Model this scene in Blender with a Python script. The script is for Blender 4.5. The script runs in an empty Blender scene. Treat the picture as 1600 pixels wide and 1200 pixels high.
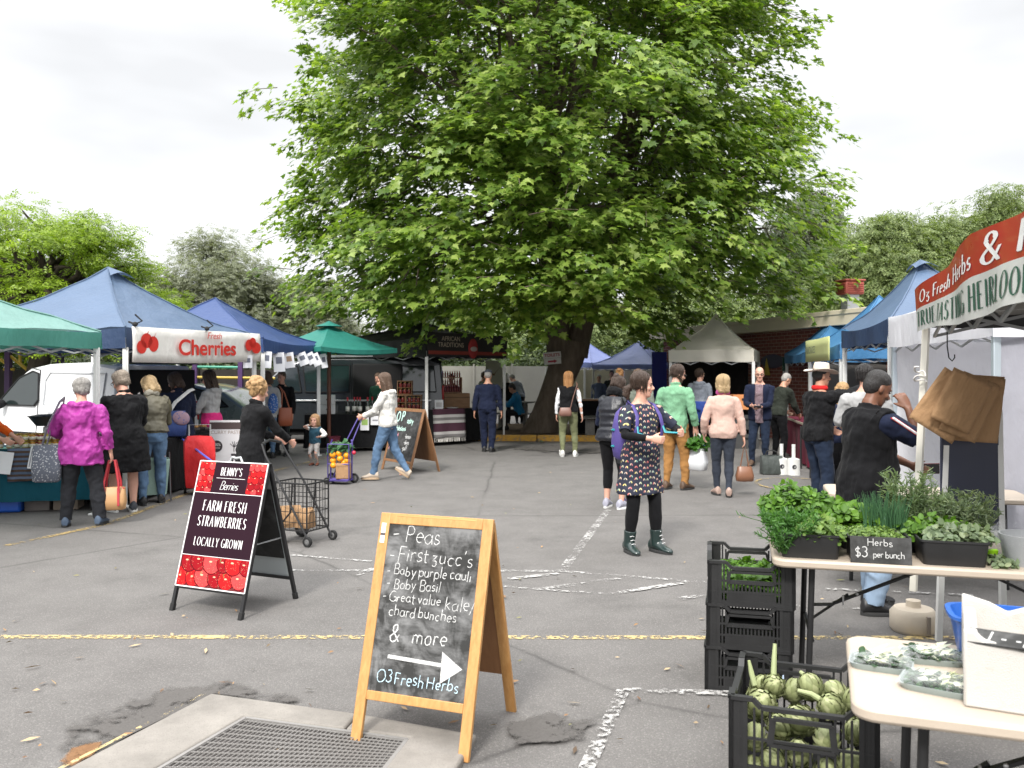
import bpy,bmesh,math,random
import numpy as np
from mathutils import Vector,Matrix,Euler,noise
R=math.radians
S=bpy.context.scene
COL=S.collection
random.seed(7)
# ------------------------------------------------------------------ camera
CAMH,FPX=1.7,1340.0
cd=bpy.data.cameras.new('camera');cam=bpy.data.objects.new('camera',cd);COL.objects.link(cam)
cam.location=(0,0,CAMH);cam.rotation_euler=(R(90),0,0)
cd.sensor_width=36;cd.lens=36*FPX/1600;cd.shift_y=-20/1600
cd.clip_start=0.05;cd.clip_end=2000
cd.dof.use_dof=True;cd.dof.focus_distance=6.5;cd.dof.aperture_fstop=4.5
S.camera=cam
# ------------------------------------------------------------------ sky, sun, exposure
SUN_EL,SUN_AZ=43,200
w=bpy.data.worlds.new('World');S.world=w;w.use_nodes=True
nt=w.node_tree;nt.nodes.clear()
def N(t,**k):
 n=nt.nodes.new(t)
 for a,b in k.items():setattr(n,a,b)
 return n
L=lambda a,b:nt.links.new(a,b)
out=N('ShaderNodeOutputWorld');bg=N('ShaderNodeBackground');bg.inputs[1].default_value=0.1
sky=N('ShaderNodeTexSky',sky_type='NISHITA',sun_disc=False,sun_elevation=R(SUN_EL),sun_rotation=R(SUN_AZ))
tc=N('ShaderNodeTexCoord');sep=N('ShaderNodeSeparateXYZ');L(tc.outputs['Generated'],sep.inputs[0])
el=N('ShaderNodeMapRange');L(sep.outputs['Z'],el.inputs[0]);el.inputs[1].default_value=0.40;el.inputs[2].default_value=1.0
el.inputs[3].default_value=6.8;el.inputs[4].default_value=30.0
mp=N('ShaderNodeMapping');mp.inputs['Scale'].default_value=(1.3,1.3,4.2);L(tc.outputs['Generated'],mp.inputs[0])
nz=N('ShaderNodeTexNoise');nz.inputs['Scale'].default_value=1.5;nz.inputs['Detail'].default_value=4;nz.inputs['Roughness'].default_value=.5
L(mp.outputs[0],nz.inputs['Vector'])
cr=N('ShaderNodeMapRange');L(nz.outputs['Fac'],cr.inputs[0]);cr.inputs[1].default_value=.38;cr.inputs[2].default_value=.56
cr.inputs[3].default_value=.82;cr.inputs[4].default_value=1.05
mul=N('ShaderNodeMath',operation='MULTIPLY');L(el.outputs[0],mul.inputs[0]);L(cr.outputs[0],mul.inputs[1])
tint=N('ShaderNodeMix',data_type='RGBA',blend_type='MULTIPLY');tint.inputs[0].default_value=1
L(mul.outputs[0],tint.inputs[6]);tint.inputs[7].default_value=(.985,.99,1.0,1)
mx=N('ShaderNodeMix',data_type='RGBA');mx.inputs[0].default_value=.93
L(sky.outputs[0],mx.inputs[6]);L(tint.outputs[2],mx.inputs[7])
L(mx.outputs[2],bg.inputs[0]);L(bg.outputs[0],out.inputs[0])
sd=bpy.data.lights.new('sun','SUN');sd.energy=2.6;sd.angle=R(11);sd.color=(1,.965,.91)
sun=bpy.data.objects.new('sun',sd);COL.objects.link(sun)
sun.rotation_euler=(R(90-SUN_EL),0,R(180-SUN_AZ));sun.location=(0,0,30)
S.view_settings.view_transform='Standard';S.view_settings.look='None';S.view_settings.gamma=1
S.view_settings.exposure=0.80;S.view_settings.use_curve_mapping=False
# ------------------------------------------------------------------ measuring helpers
def G(px,py):
 Y=FPX*CAMH/(py-580.0);return Vector(((px-800)/FPX*Y,Y,0))
def P(px,py,Y):
 return Vector(((px-800)/FPX*Y,Y,CAMH-(py-580)/FPX*Y))
# ------------------------------------------------------------------ scene-graph helpers
def tag(o,label,cat,group=None,kind=None):
 if label:o['label']=label
 if cat:o['category']=cat
 if group:o['group']=group
 if kind:o['kind']=kind
 return o
def thing(name,label,cat,loc=(0,0,0),rz=0,group=None):
 o=bpy.data.objects.new(name,None);COL.objects.link(o);o.empty_display_size=.1
 o.location=loc;o.rotation_euler=(0,0,rz)
 return tag(o,label,cat,group)
def copy_tree(o,label=None,loc=None,rz=None,parent=None):
 c=o.copy();COL.objects.link(c)
 if parent is not None:c.parent=parent
 if label:c['label']=label
 if loc is not None:c.location=loc
 if rz is not None:c.rotation_euler=(0,0,rz)
 for ch in o.children:copy_tree(ch,parent=c)
 return c
# ------------------------------------------------------------------ materials
MATS={}
class NB:
 def __init__(s,name):
  s.m=bpy.data.materials.new(name);s.m.use_nodes=True;s.t=s.m.node_tree
  s.b=s.t.nodes['Principled BSDF'];s.out=s.t.nodes['Material Output']
 def n(s,t,ins=None,**k):
  n=s.t.nodes.new(t)
  for a,b in k.items():setattr(n,a,b)
  for a,b in (ins or{}).items():
   if hasattr(b,'is_linked')or isinstance(b,bpy.types.NodeSocket):s.t.links.new(b,n.inputs[a])
   else:n.inputs[a].default_value=b
  return n
 def l(s,a,b):s.t.links.new(a,b)
 def coord(s,which='Object',scale=(1,1,1),rot=(0,0,0)):
  tc=s.n('ShaderNodeTexCoord');mp=s.n('ShaderNodeMapping',{0:tc.outputs[which],'Scale':scale,'Rotation':rot});return mp.outputs[0]
 def noise(s,vec,scale,detail=4,rough=.55):return s.n('ShaderNodeTexNoise',{'Vector':vec,'Scale':scale,'Detail':detail,'Roughness':rough})
 def ramp(s,fac,stops):
  r=s.n('ShaderNodeValToRGB',{0:fac});e=r.color_ramp.elements
  while len(e)<len(stops):e.new(.5)
  for i,(p,c)in enumerate(stops):e[i].position=p;e[i].color=(*c[:3],1)if len(c)>=3 else (c[0],)*3+(1,)
  return r.outputs[0]
 def mix(s,f,a,b,bt='MIX'):
  m=s.n('ShaderNodeMix',data_type='RGBA',blend_type=bt)
  for i,v in ((0,f),(6,a),(7,b)):
   if isinstance(v,bpy.types.NodeSocket):s.l(v,m.inputs[i])
   elif i==0:m.inputs[0].default_value=v
   else:m.inputs[i].default_value=(*v[:3],1)
  return m.outputs[2]
 def math(s,op,a,b=0.,c=0.):
  m=s.n('ShaderNodeMath',operation=op)
  for i,v in enumerate((a,b,c)):
   if isinstance(v,bpy.types.NodeSocket):s.l(v,m.inputs[i])
   else:m.inputs[i].default_value=v
  return m.outputs[0]
 def bump(s,h,strength=.3,dist=.01):b=s.n('ShaderNodeBump',{'Height':h,'Strength':strength,'Distance':dist});s.l(b.outputs[0],s.b.inputs['Normal'])
 def col(s,v):
  if isinstance(v,bpy.types.NodeSocket):s.l(v,s.b.inputs['Base Color'])
  else:s.b.inputs['Base Color'].default_value=(*v[:3],1)
 def set(s,**k):
  for a,v in k.items():s.b.inputs[a.replace('_',' ')].default_value=v
  return s
def hexc(h):
 v=[int(h[i:i+2],16)/255 for i in (0,2,4)]
 return tuple(x/12.92 if x<=.04045 else ((x+.055)/1.055)**2.4 for x in v)
def dim(c,k):return tuple(x*k for x in c[:3])
def plain(name,c,rough=.5,metal=0,var=.12,scale=6,bump=0,bscale=60,spec=.5,coat=0,trans=0):
 """smooth material with soft unevenness"""
 key=('plain',name)
 if key in MATS:return MATS[key]
 b=NB(name);v=b.coord()
 n=b.noise(v,scale,5,.6)
 b.col(b.mix(n.outputs['Fac'],dim(c,1-var),dim(c,1+var)))
 r=b.n('ShaderNodeMapRange',{0:n.outputs['Fac'],3:max(.02,rough-.1),4:min(1,rough+.12)});b.l(r.outputs[0],b.b.inputs['Roughness'])
 b.set(Metallic=metal,Specular_IOR_Level=spec,Coat_Weight=coat)
 if bump:b.bump(b.noise(v,bscale,3).outputs['Fac'],bump,.004)
 if trans:b.set(Transmission_Weight=trans)
 MATS[key]=b.m;return b.m
def cloth(name,c,rough=.85,fold=.5,weave=500,sheen=.15,var=.15,c2=None):
 """woven fabric: folds that run mostly down, fine weave"""
 key=('cloth',name)
 if key in MATS:return MATS[key]
 b=NB(name);v=b.coord(scale=(1,1,.45));v2=b.coord()
 n1=b.noise(v,9,3,.5);n2=b.noise(v2,3.5,4,.6);n3=b.noise(v2,weave,1)
 b.col(b.mix(n2.outputs['Fac'],dim(c,1-var),dim(c2 or c,1+var)))
 h=b.math('ADD',b.math('MULTIPLY',n1.outputs['Fac'],1.0),b.math('MULTIPLY',n3.outputs['Fac'],.04))
 b.bump(h,fold,.05);b.set(Roughness=rough,Sheen_Weight=.03,Specular_IOR_Level=.15 if rough>.6 else .35)
 MATS[key]=b.m;return b.m
def wood(name,c1,c2,scale=1.,rough=.5,axis=2):
 key=('wood',name)
 if key in MATS:return MATS[key]
 b=NB(name);sc=[14*scale]*3;sc[axis]=1.2*scale
 v=b.coord(scale=tuple(sc));n=b.noise(v,3.0,6,.65);n2=b.noise(b.coord(),3,3)
 c=b.ramp(n.outputs['Fac'],[(.3,c1),(.7,c2)])
 b.col(b.mix(b.math('MULTIPLY',n2.outputs['Fac'],.5),c,dim(c1,.55)));b.bump(n.outputs['Fac'],.12,.004);b.set(Roughness=rough)
 MATS[key]=b.m;return b.m
def glass(name,c=(.02,.025,.03),rough=.04):
 return plain(name,c,rough,0,.1,2,0,1,.9)
# ------------------------------------------------------------------ mesh writer
class MB:
 def __init__(s):s.v=[];s.f=[];s.mi=[]
 def add(s,vs,fs,mi=0,M=None):
  o=len(s.v)
  s.v+=[tuple(M@Vector(p))for p in vs]if M is not None else[tuple(p)for p in vs]
  s.f+=[tuple(i+o for i in f)for f in fs];s.mi+=[mi]*len(fs);return s
 def box(s,c,d,M=None,mi=0,rot=None):
  x,y,z=(k/2 for k in d)
  vs=[Vector((a*x,b*y,e*z))for a in (-1,1)for b in (-1,1)for e in (-1,1)]
  if rot is not None:
   Rm=Euler(rot).to_matrix();vs=[Rm@p for p in vs]
  c=Vector(c);vs=[p+c for p in vs]
  return s.add(vs,[(0,1,3,2),(4,6,7,5),(0,4,5,1),(2,3,7,6),(0,2,6,4),(1,5,7,3)],mi,M)
 def bar(s,p,q,w,h,up=(0,0,1),mi=0):
  p,q=Vector(p),Vector(q);d=(q-p).normalized();up=Vector(up)
  if abs(d.dot(up))>.98:up=Vector((0,1,0))
  x=d.cross(up).normalized();y=x.cross(d)
  vs=[e+x*a*w/2+y*b*h/2 for e in (p,q)for a,b in ((-1,-1),(1,-1),(1,1),(-1,1))]
  return s.add(vs,[(0,1,2,3),(7,6,5,4),(0,4,5,1),(1,5,6,2),(2,6,7,3),(3,7,4,0)],mi)
 def loft(s,rings,mi=0,cap=True,closed=True):
  n=len(rings[0]);vs=[p for r in rings for p in r];fs=[]
  for i in range(len(rings)-1):
   for j in range(n if closed else n-1):
    a,b=i*n+j,i*n+(j+1)%n
    fs.append((a,b,b+n,a+n))
  if cap and closed:
   fs.append(tuple(range(n-1,-1,-1)));k=(len(rings)-1)*n;fs.append(tuple(range(k,k+n)))
  return s.add(vs,fs,mi)
 def tube(s,pts,r,n=8,mi=0,cap=True,ref=None,r2=None):
  """round or oval tube along pts; r (and r2, along ref) may be lists"""
  pts=[Vector(p)for p in pts];m=len(pts);rings=[]
  rr=list(r)if hasattr(r,'__len__')else[r]*m
  r2=rr if r2 is None else (list(r2)if hasattr(r2,'__len__')else[r2]*m)
  prev=None
  for i,p in enumerate(pts):
   d=pts[min(i+1,m-1)]-pts[max(i-1,0)]
   d=d.normalized()if d.length>1e-9 else Vector((0,0,1))
   if ref is not None:a=Vector(ref)
   elif prev is not None:a=prev
   else:a=Vector((0,0,1))if abs(d.z)<.9 else Vector((0,1,0))
   y=a-d*a.dot(d)
   y=y.normalized()if y.length>1e-6 else d.orthogonal().normalized()
   prev=y;x=y.cross(d)
   rings.append([p+x*math.cos(t)*rr[i]+y*math.sin(t)*r2[i]for t in (2*math.pi*k/n for k in range(n))])
  return s.loft(rings,mi,cap)
 def lathe(s,prof,n=16,M=None,mi=0,cap=True):
  o=MB();o.loft([[Vector((r*math.cos(t),r*math.sin(t),z))for t in (2*math.pi*k/n for k in range(n))]for r,z in prof],cap=cap)
  return s.add(o.v,o.f,mi,M)
 def ell(s,c,r,n=14,m=9,M=None,mi=0,rot=None):
  c=Vector(c);Rm=Euler(rot).to_matrix()if rot is not None else Matrix.Identity(3);rings=[]
  for i in range(m+1):
   f=math.pi*i/m;f=min(max(f,.06),math.pi-.06)
   rings.append([c+Rm@Vector((r[0]*math.sin(f)*math.cos(t),r[1]*math.sin(f)*math.sin(t),-r[2]*math.cos(f)))for t in (2*math.pi*k/n for k in range(n))])
  o=MB();o.loft(rings);return s.add(o.v,o.f,mi,M)
 def prism(s,poly,t,M=None,mi=0):
  """2-D outline in XZ, thickness t along Y"""
  n=len(poly);vs=[(x,-t/2,z)for x,z in poly]+[(x,t/2,z)for x,z in poly]
  fs=[tuple(range(n)),tuple(range(2*n-1,n-1,-1))]+[(i,i+n,(i+1)%n+n,(i+1)%n)for i in range(n)]
  return s.add(vs,fs,mi,M)
 def grid(s,fn,nu,nv,mi=0):
  vs=[fn(i/nu,j/nv)for j in range(nv+1)for i in range(nu+1)]
  fs=[(j*(nu+1)+i,j*(nu+1)+i+1,(j+1)*(nu+1)+i+1,(j+1)*(nu+1)+i)for j in range(nv)for i in range(nu)]
  return s.add(vs,fs,mi)
 def build(s,name,mats,parent=None,smooth=40,bevel=0,thick=0,remesh=0,soften=0,fold=0,foldsize=.12,sub=0):
  me=bpy.data.meshes.new(name);me.from_pydata([tuple(p)for p in s.v],[],s.f);me.update()
  for m in (mats if isinstance(mats,(list,tuple))else[mats]):me.materials.append(m)
  if len(me.materials)>1:me.polygons.foreach_set('material_index',s.mi)
  if not remesh or True:
   bm=bmesh.new();bm.from_mesh(me);bmesh.ops.recalc_face_normals(bm,faces=bm.faces);bm.to_mesh(me);bm.free()
  if smooth:
   me.polygons.foreach_set('use_smooth',[True]*len(me.polygons))
   if smooth<180:me.set_sharp_from_angle(angle=R(smooth))
  o=bpy.data.objects.new(name,me);COL.objects.link(o)
  if parent is not None:o.parent=parent
  if thick:d=o.modifiers.new('t','SOLIDIFY');d.thickness=thick;d.offset=0
  if bevel:d=o.modifiers.new('b','BEVEL');d.width=bevel;d.segments=2;d.limit_method='ANGLE';d.angle_limit=R(38)
  if remesh:
   d=o.modifiers.new('r','REMESH');d.mode='VOXEL';d.voxel_size=remesh;d.use_smooth_shade=True
   if soften:d=o.modifiers.new('s','SMOOTH');d.iterations=soften;d.factor=.5
  if sub:d=o.modifiers.new('u','SUBSURF');d.levels=sub;d.render_levels=sub
  if fold:
   k=('tex',foldsize)
   if k not in MATS:
    t=bpy.data.textures.new('folds','CLOUDS');t.noise_scale=foldsize;t.noise_depth=2;MATS[k]=t
   if foldsize>.07:
    if 'drape' not in MATS:t=bpy.data.textures.new('drape','MARBLE');t.noise_scale=.16;t.turbulence=9;t.noise_depth=2;t.marble_type='SOFT';MATS['drape']=t
    d=o.modifiers.new('g','DISPLACE');d.texture=MATS['drape'];d.strength=fold*.9;d.mid_level=.6;d.texture_coords='LOCAL'
   d=o.modifiers.new('f','DISPLACE');d.texture=MATS[k];d.strength=fold*(.55 if foldsize>.07 else 1);d.mid_level=.5;d.texture_coords='LOCAL'
  return o
def lerp(a,b,t):return a+(b-a)*t
def raw_mesh(name,V,nper,F,mat,parent=None,smooth=False):
 """fast mesh from numpy arrays: V (n,3), F list of index arrays (k, m)"""
 me=bpy.data.meshes.new(name);me.vertices.add(len(V));me.vertices.foreach_set('co',np.asarray(V,np.float32).ravel())
 loops=np.concatenate([f.ravel()for f in F]);tot=np.concatenate([np.full(len(f),f.shape[1])for f in F])
 start=np.concatenate([[0],np.cumsum(tot)[:-1]])
 me.loops.add(len(loops));me.loops.foreach_set('vertex_index',loops.astype(np.int32))
 me.polygons.add(len(tot));me.polygons.foreach_set('loop_start',start.astype(np.int32));me.polygons.foreach_set('loop_total',tot.astype(np.int32))
 me.update(calc_edges=True);me.materials.append(mat)
 if smooth:me.polygons.foreach_set('use_smooth',[True]*len(tot))
 o=bpy.data.objects.new(name,me);COL.objects.link(o)
 if parent is not None:o.parent=parent
 return o
# ================================================================== GROUND
def asphalt():
 b=NB('asphalt');v=b.coord('Object')
 agg=b.n('ShaderNodeTexVoronoi',{'Vector':v,'Scale':60.0});agg2=b.noise(v,150,3,.75);big=b.noise(v,.35,6,.6);mid=b.noise(v,2.2,6,.65)
 c=b.ramp(mid.outputs['Fac'],[(.3,(.100,.095,.091)),(.72,(.148,.141,.135))])
 c=b.mix(b.math('MULTIPLY',big.outputs['Fac'],.55),c,(.155,.147,.140))
 c=b.mix(b.ramp(agg.outputs['Distance'],[(.0,(.6,.6,.6)),(.4,(0,0,0))]),c,(.26,.245,.23))
 sp=b.ramp(agg2.outputs['Fac'],[(.58,(0,0,0)),(.70,(.65,.65,.65))]);c=b.mix(sp,c,(.30,.28,.26))
 sd=b.ramp(agg2.outputs['Fac'],[(.33,(.9,.9,.9)),(.44,(0,0,0))]);c=b.mix(sd,c,(.045,.044,.043))
# long cracks: edges of large, warped cells
 wv=b.mix(.10,v,b.noise(v,1.4,5,.7).outputs['Color'],'ADD')
 ck=b.n('ShaderNodeTexVoronoi',{'Vector':wv,'Scale':.17},feature='DISTANCE_TO_EDGE')
 crk=b.ramp(ck.outputs['Distance'],[(.0,(1,1,1)),(.0022,(.7,.7,.7)),(.0045,(0,0,0))])
 gate=b.ramp(b.noise(v,.5,3).outputs['Fac'],[(.36,(0,0,0)),(.52,(1,1,1))])
 c=b.mix(b.math('MULTIPLY',crk,b.math('MULTIPLY',gate,.5)),c,(.03,.029,.028))
# worn darker stains
 st=b.ramp(b.noise(v,.9,5,.75).outputs['Fac'],[(.56,(0,0,0)),(.74,(.5,.5,.5))]);c=b.mix(st,c,(.062,.060,.058))
 b.col(c);b.bump(b.math('ADD',b.math('MULTIPLY',agg.outputs['Distance'],.6),agg2.outputs['Fac']),.55,.006);b.set(Roughness=.93,Specular_IOR_Level=.2)
 return b.m
m=MB();m.grid(lambda u,v:(lerp(-420,420,u),lerp(-60,760,v),0),6,6);tag(m.build('ground',asphalt(),smooth=0),None,None,kind='structure')
def paint(name,c,wear=.5):
 b=NB(name);v=b.coord('Object');n=b.noise(v,26,6,.75);n2=b.noise(v,2.2,3)
 f=b.ramp(b.math('ADD',n.outputs['Fac'],b.math('MULTIPLY',n2.outputs['Fac'],.45)),[(wear,(0,0,0)),(wear+.09,(1,1,1))])
 b.col(b.mix(n.outputs['Fac'],dim(c,.8),c));b.set(Roughness=.8)
 tr=b.n('ShaderNodeBsdfTransparent');ms=b.n('ShaderNodeMixShader',{0:f,1:tr.outputs[0],2:b.b.outputs[0]});b.l(ms.outputs[0],b.out.inputs[0])
 return b.m
WHITE_P,YELL_P=paint('worn_white_paint',(.42,.41,.395),.715),paint('worn_yellow_paint',(.52,.40,.18),.69)
FAINT_P=paint('faded_yellow_paint',(.40,.29,.12),.70)
LZ=[.004]
def line(pts,wd,mt,name='road_marking'):
 m=MB();LZ[0]+=.0006
 for a,b_ in zip(pts[:-1],pts[1:]):
  a,b_=Vector(a),Vector(b_);d=(b_-a).normalized();n=Vector((-d.y,d.x,0))*wd/2;z=Vector((0,0,LZ[0]));e=d*wd*.5
  m.add([a-n+z,a+n+z,b_+n+z,b_-n+z],[(0,3,2,1)])
 return tag(m.build(name,mt,smooth=0),None,None,kind='structure')
def gl(*p):return[G(*q)for q in p]
line([(-9,5.50,0),(2.4,5.46,0),(6,5.45,0)],.075,YELL_P)
line(gl((10,853),(165,820),(310,765),(520,713)),.09,FAINT_P)
line(gl((878,893),(950,797)),.085,WHITE_P);line(gl((450,892),(875,893),(1110,911)),.06,WHITE_P)
line(gl((455,868),(580,878)),.05,WHITE_P);line(gl((780,917),(960,930)),.05,WHITE_P)
for a,b_ in (((556,900),(585,889)),((795,906),(872,897)),((850,921),(968,905)),((950,930),(1073,911)),((1063,937),(1115,929))):
 line(gl(a,b_),.07,WHITE_P)
line(gl((918,1200),(974,1081),(1145,1086)),.07,WHITE_P);line([G(918,1200),G(918,1200)+Vector((-.35,-1.2,0))],.07,WHITE_P)
line(gl((1240,948),(1420,956)),.05,WHITE_P);line(gl((1290,922),(1520,932)),.05,WHITE_P)
# faded painted ring further back
c=G(1250,758);line([c+Vector((.62*math.cos(t),.62*math.sin(t)*1.3,0))for t in (k*math.pi/16 for k in range(33))],.05,FAINT_P)
# drain: concrete apron with a steel mesh grate
def concrete(name,c=(.27,.25,.225),s=1.):
 key=('conc',name)
 if key in MATS:return MATS[key]
 b=NB(name);v=b.coord();n=b.noise(v,3*s,7,.7);n2=b.noise(v,120*s,3)
 cc=b.ramp(n.outputs['Fac'],[(.3,dim(c,.62)),(.7,c)]);cc=b.mix(b.ramp(n2.outputs['Fac'],[(.55,(0,0,0)),(.7,(.5,.5,.5))]),cc,dim(c,.5))
 b.col(cc);b.bump(n2.outputs['Fac'],.4,.004);b.set(Roughness=.9,Specular_IOR_Level=.2);MATS[key]=b.m;return b.m
def slab(poly,z0,z1,name,mt,bevel=.012):
 n=len(poly);m=MB();m.add([(p[0],p[1],z0)for p in poly]+[(p[0],p[1],z1)for p in poly],[tuple(range(n)),tuple(range(n,2*n))]+[(i,(i+1)%n,(i+1)%n+n,i+n)for i in range(n)])
 return tag(m.build(name,mt,smooth=30,bevel=bevel),None,None,kind='structure')
oA,oB,oC=G(330,1093),G(560,1125),G(745,1158)
dl=(G(100,1215)-oA).normalized();dr=(G(690,1250)-oC).normalized()
iA,iC=G(380,1128),G(640,1162)
slab([oA,oB,iA.lerp(iC,.62),iA,iA+dl*2.2,oA+dl*2.2],-.05,.035,'drain_kerb',concrete('drain_concrete'))
slab([oB+Vector((.008,0,0)),oC,oC+dr*1.2,iC+dr*1.2,iC,iA.lerp(iC,.62)+Vector((.008,0,0))],-.05,.033,'drain_kerb',concrete('drain_concrete'))
yl=oA.lerp(oA+dl*2.2,.02)
line([yl+Vector((-.006,.006,0)),oA+dl*2.2+Vector((-.006,.006,0))],.02,YELL_P).location.z=.03
gm=NB('grate_steel');gv=gm.coord('Object')
def grate():
 b=gm;n=b.noise(gv,3.5,5,.7)
 b.col(b.mix(n.outputs['Fac'],(.16,.15,.14),(.30,.29,.28)));b.set(Roughness=.55,Metallic=.2);return b.m
m=MB();uu,vv=(iC-iA).normalized(),dl
gp=[iA+Vector((.015,-.015,.016)),iC+Vector((-.01,-.015,.016)),iC+dr*1.1+Vector((0,0,.016)),iA+dl*2.1+Vector((.02,0,.016))]
m.add(gp,[(0,3,2,1)]);g0=m.build('drain_pit',concrete('pit_dark',(.11,.10,.094)),smooth=0);tag(g0,None,None,kind='structure');g0.location.z=0
m=MB()
for k in range(40):
 t=(k+.5)/40;m.bar(gp[0].lerp(gp[1],t)+Vector((0,0,.006)),gp[3].lerp(gp[2],t)+Vector((0,0,.006)),.0032,.006)
for k in range(40):
 t=(k+.5)/40;m.bar(gp[0].lerp(gp[3],t)+Vector((0,0,.008)),gp[1].lerp(gp[2],t)+Vector((0,0,.008)),.0032,.006)
for a,b_ in ((0,1),(1,2),(3,0)):m.bar(gp[a]+Vector((0,0,.008)),gp[b_]+Vector((0,0,.008)),.018,.012)
gr=thing('drain_grate','rusty square steel mesh grate set in the concrete drain surround','drain grate',(0,0,0));m.build('grate_mesh',grate(),gr,smooth=0)
# dark washed-out grit round the drain
def grit(name,c1,c2,thr):
 b=NB(name);v=b.coord();n=b.noise(v,5,6,.7);n2=b.noise(v,90,3,.7)
 b.col(b.mix(n2.outputs['Fac'],c1,c2));b.set(Roughness=1,Specular_IOR_Level=.1);b.bump(n2.outputs['Fac'],.6,.006)
 at=b.n('ShaderNodeAttribute',attribute_name='fade');f=b.ramp(b.math('ADD',n.outputs['Fac'],b.math('SUBTRACT',b.math('MULTIPLY',at.outputs['Fac'],.5),.42)),[(thr-.02,(0,0,0)),(thr+.10,(1,1,1))]);tr=b.n('ShaderNodeBsdfTransparent')
 ms=b.n('ShaderNodeMixShader',{0:f,1:tr.outputs[0],2:b.b.outputs[0]});b.l(ms.outputs[0],b.out.inputs[0]);return b.m
def patch(pts,mt,name='grit_stain'):
 LZ[0]+=.0006;m=MB();c=sum(pts,Vector())/len(pts);n=len(pts)
 z=Vector((0,0,LZ[0]));m.add([c+z]+[c.lerp(p,k)+z for k in (.55,1.12)for p in pts],[(0,i+1,(i+1)%n+1)for i in range(n)]+[(i+1,i+1+n,(i+1)%n+1+n,(i+1)%n+1)for i in range(n)])
 o=m.build(name,mt,smooth=0);at=o.data.attributes.new('fade','FLOAT','POINT');at.data.foreach_set('value',[1.]*(n+1)+[0.]*n)
 return tag(o,None,None,kind='structure')
GR1,GR2=grit('damp_grit',(.065,.061,.058),(.13,.122,.115),.44),grit('leaf_mulch',(.10,.05,.025),(.26,.15,.08),.42)
patch(gl((30,1200),(60,1150),(170,1090),(300,1062),(380,1058),(560,1098),(560,1118),(330,1090),(95,1205)),GR1)
patch(gl((70,1200),(110,1170),(180,1150),(150,1190),(105,1215)),GR2)
patch(gl((765,1185),(775,1130),(850,1105),(960,1130),(930,1165),(840,1175)),GR1)
patch(gl((760,702),(880,690),(1040,698),(1000,712),(860,712)),GR1)
# tree bed, yellow kerb, grass
bedpts=[Vector((-2.6,21.2,0)),Vector((4.6,20.7,0)),Vector((5.2,24),)if False else Vector((5.0,25.6,0)),Vector((-2.6,26.4,0))]
def soil():
 b=NB('bed_soil');v=b.coord();n=b.noise(v,2.5,6,.7);n2=b.noise(v,30,4)
 c=b.ramp(n.outputs['Fac'],[(.35,(.05,.035,.024)),(.55,(.10,.07,.045)),(.7,(.05,.075,.025))]);b.col(b.mix(b.math('MULTIPLY',n2.outputs['Fac'],.6),c,(.14,.10,.07)))
 b.bump(n2.outputs['Fac'],.8,.03);b.set(Roughness=1,Specular_IOR_Level=.1);return b.m
slab(bedpts,-.05,.10,'tree_bed',soil(),0)
def kerbpaint():
 b=NB('yellow_kerb_paint');v=b.coord();n=b.noise(v,9,6,.7)
 b.col(b.ramp(n.outputs['Fac'],[(.36,(.22,.18,.13)),(.5,(.56,.30,.045)),(.8,(.66,.38,.06))]));b.set(Roughness=.75);return b.m
m=MB()
for x0,x1 in ((-2.55,-1.0),(-.98,.6),(.62,2.4),(2.42,4.55)):
 y0,y1=lerp(21.12,20.62,(x0+2.6)/7.2),lerp(21.12,20.62,(x1+2.6)/7.2);m.bar((x0,y0,.06),(x1,y1,.06),.16,.17)
tag(m.build('kerb',kerbpaint(),bevel=.02),None,None,kind='structure')
# ground litter: leaves and twigs, scattered; small, uncountable
def litter():
 rng=np.random.default_rng(5);n=330
 px=rng.uniform(-60,1660,n);py=600+640*rng.power(1.1,n)
 Vs,Fs=[],[]
 for i in range(n):
  if py[i]<700:continue
  g=G(px[i],py[i]);a=rng.uniform(0,6.28);s=rng.uniform(.006,.017);e=rng.uniform(1.2,3.5)
  d=np.array([math.cos(a),math.sin(a),0]);q=np.array([-d[1],d[0],0]);c=np.array([g.x,g.y,.012]);h=np.array([0,0,rng.uniform(.002,.012)])
  k=len(Vs);Vs+=[c-d*s*e,c+q*s*.6+h,c+d*s*e+h*.5,c-q*s*.6];Fs.append((k,k+1,k+2,k+3))
 b=NB('litter_leaf');g=b.n('ShaderNodeNewGeometry');b.col(b.ramp(g.outputs['Random Per Island'],[(0,(.12,.06,.03)),(.35,(.32,.19,.09)),(.6,(.42,.33,.2)),(.8,(.08,.05,.03)),(1,(.30,.33,.12))]));b.set(Roughness=.8)
 tag(raw_mesh('fallen_leaves',np.array(Vs),0,[np.array(Fs)],b.m),'dry leaves and twigs scattered over the asphalt','leaf litter',kind='stuff')
litter()
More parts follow.
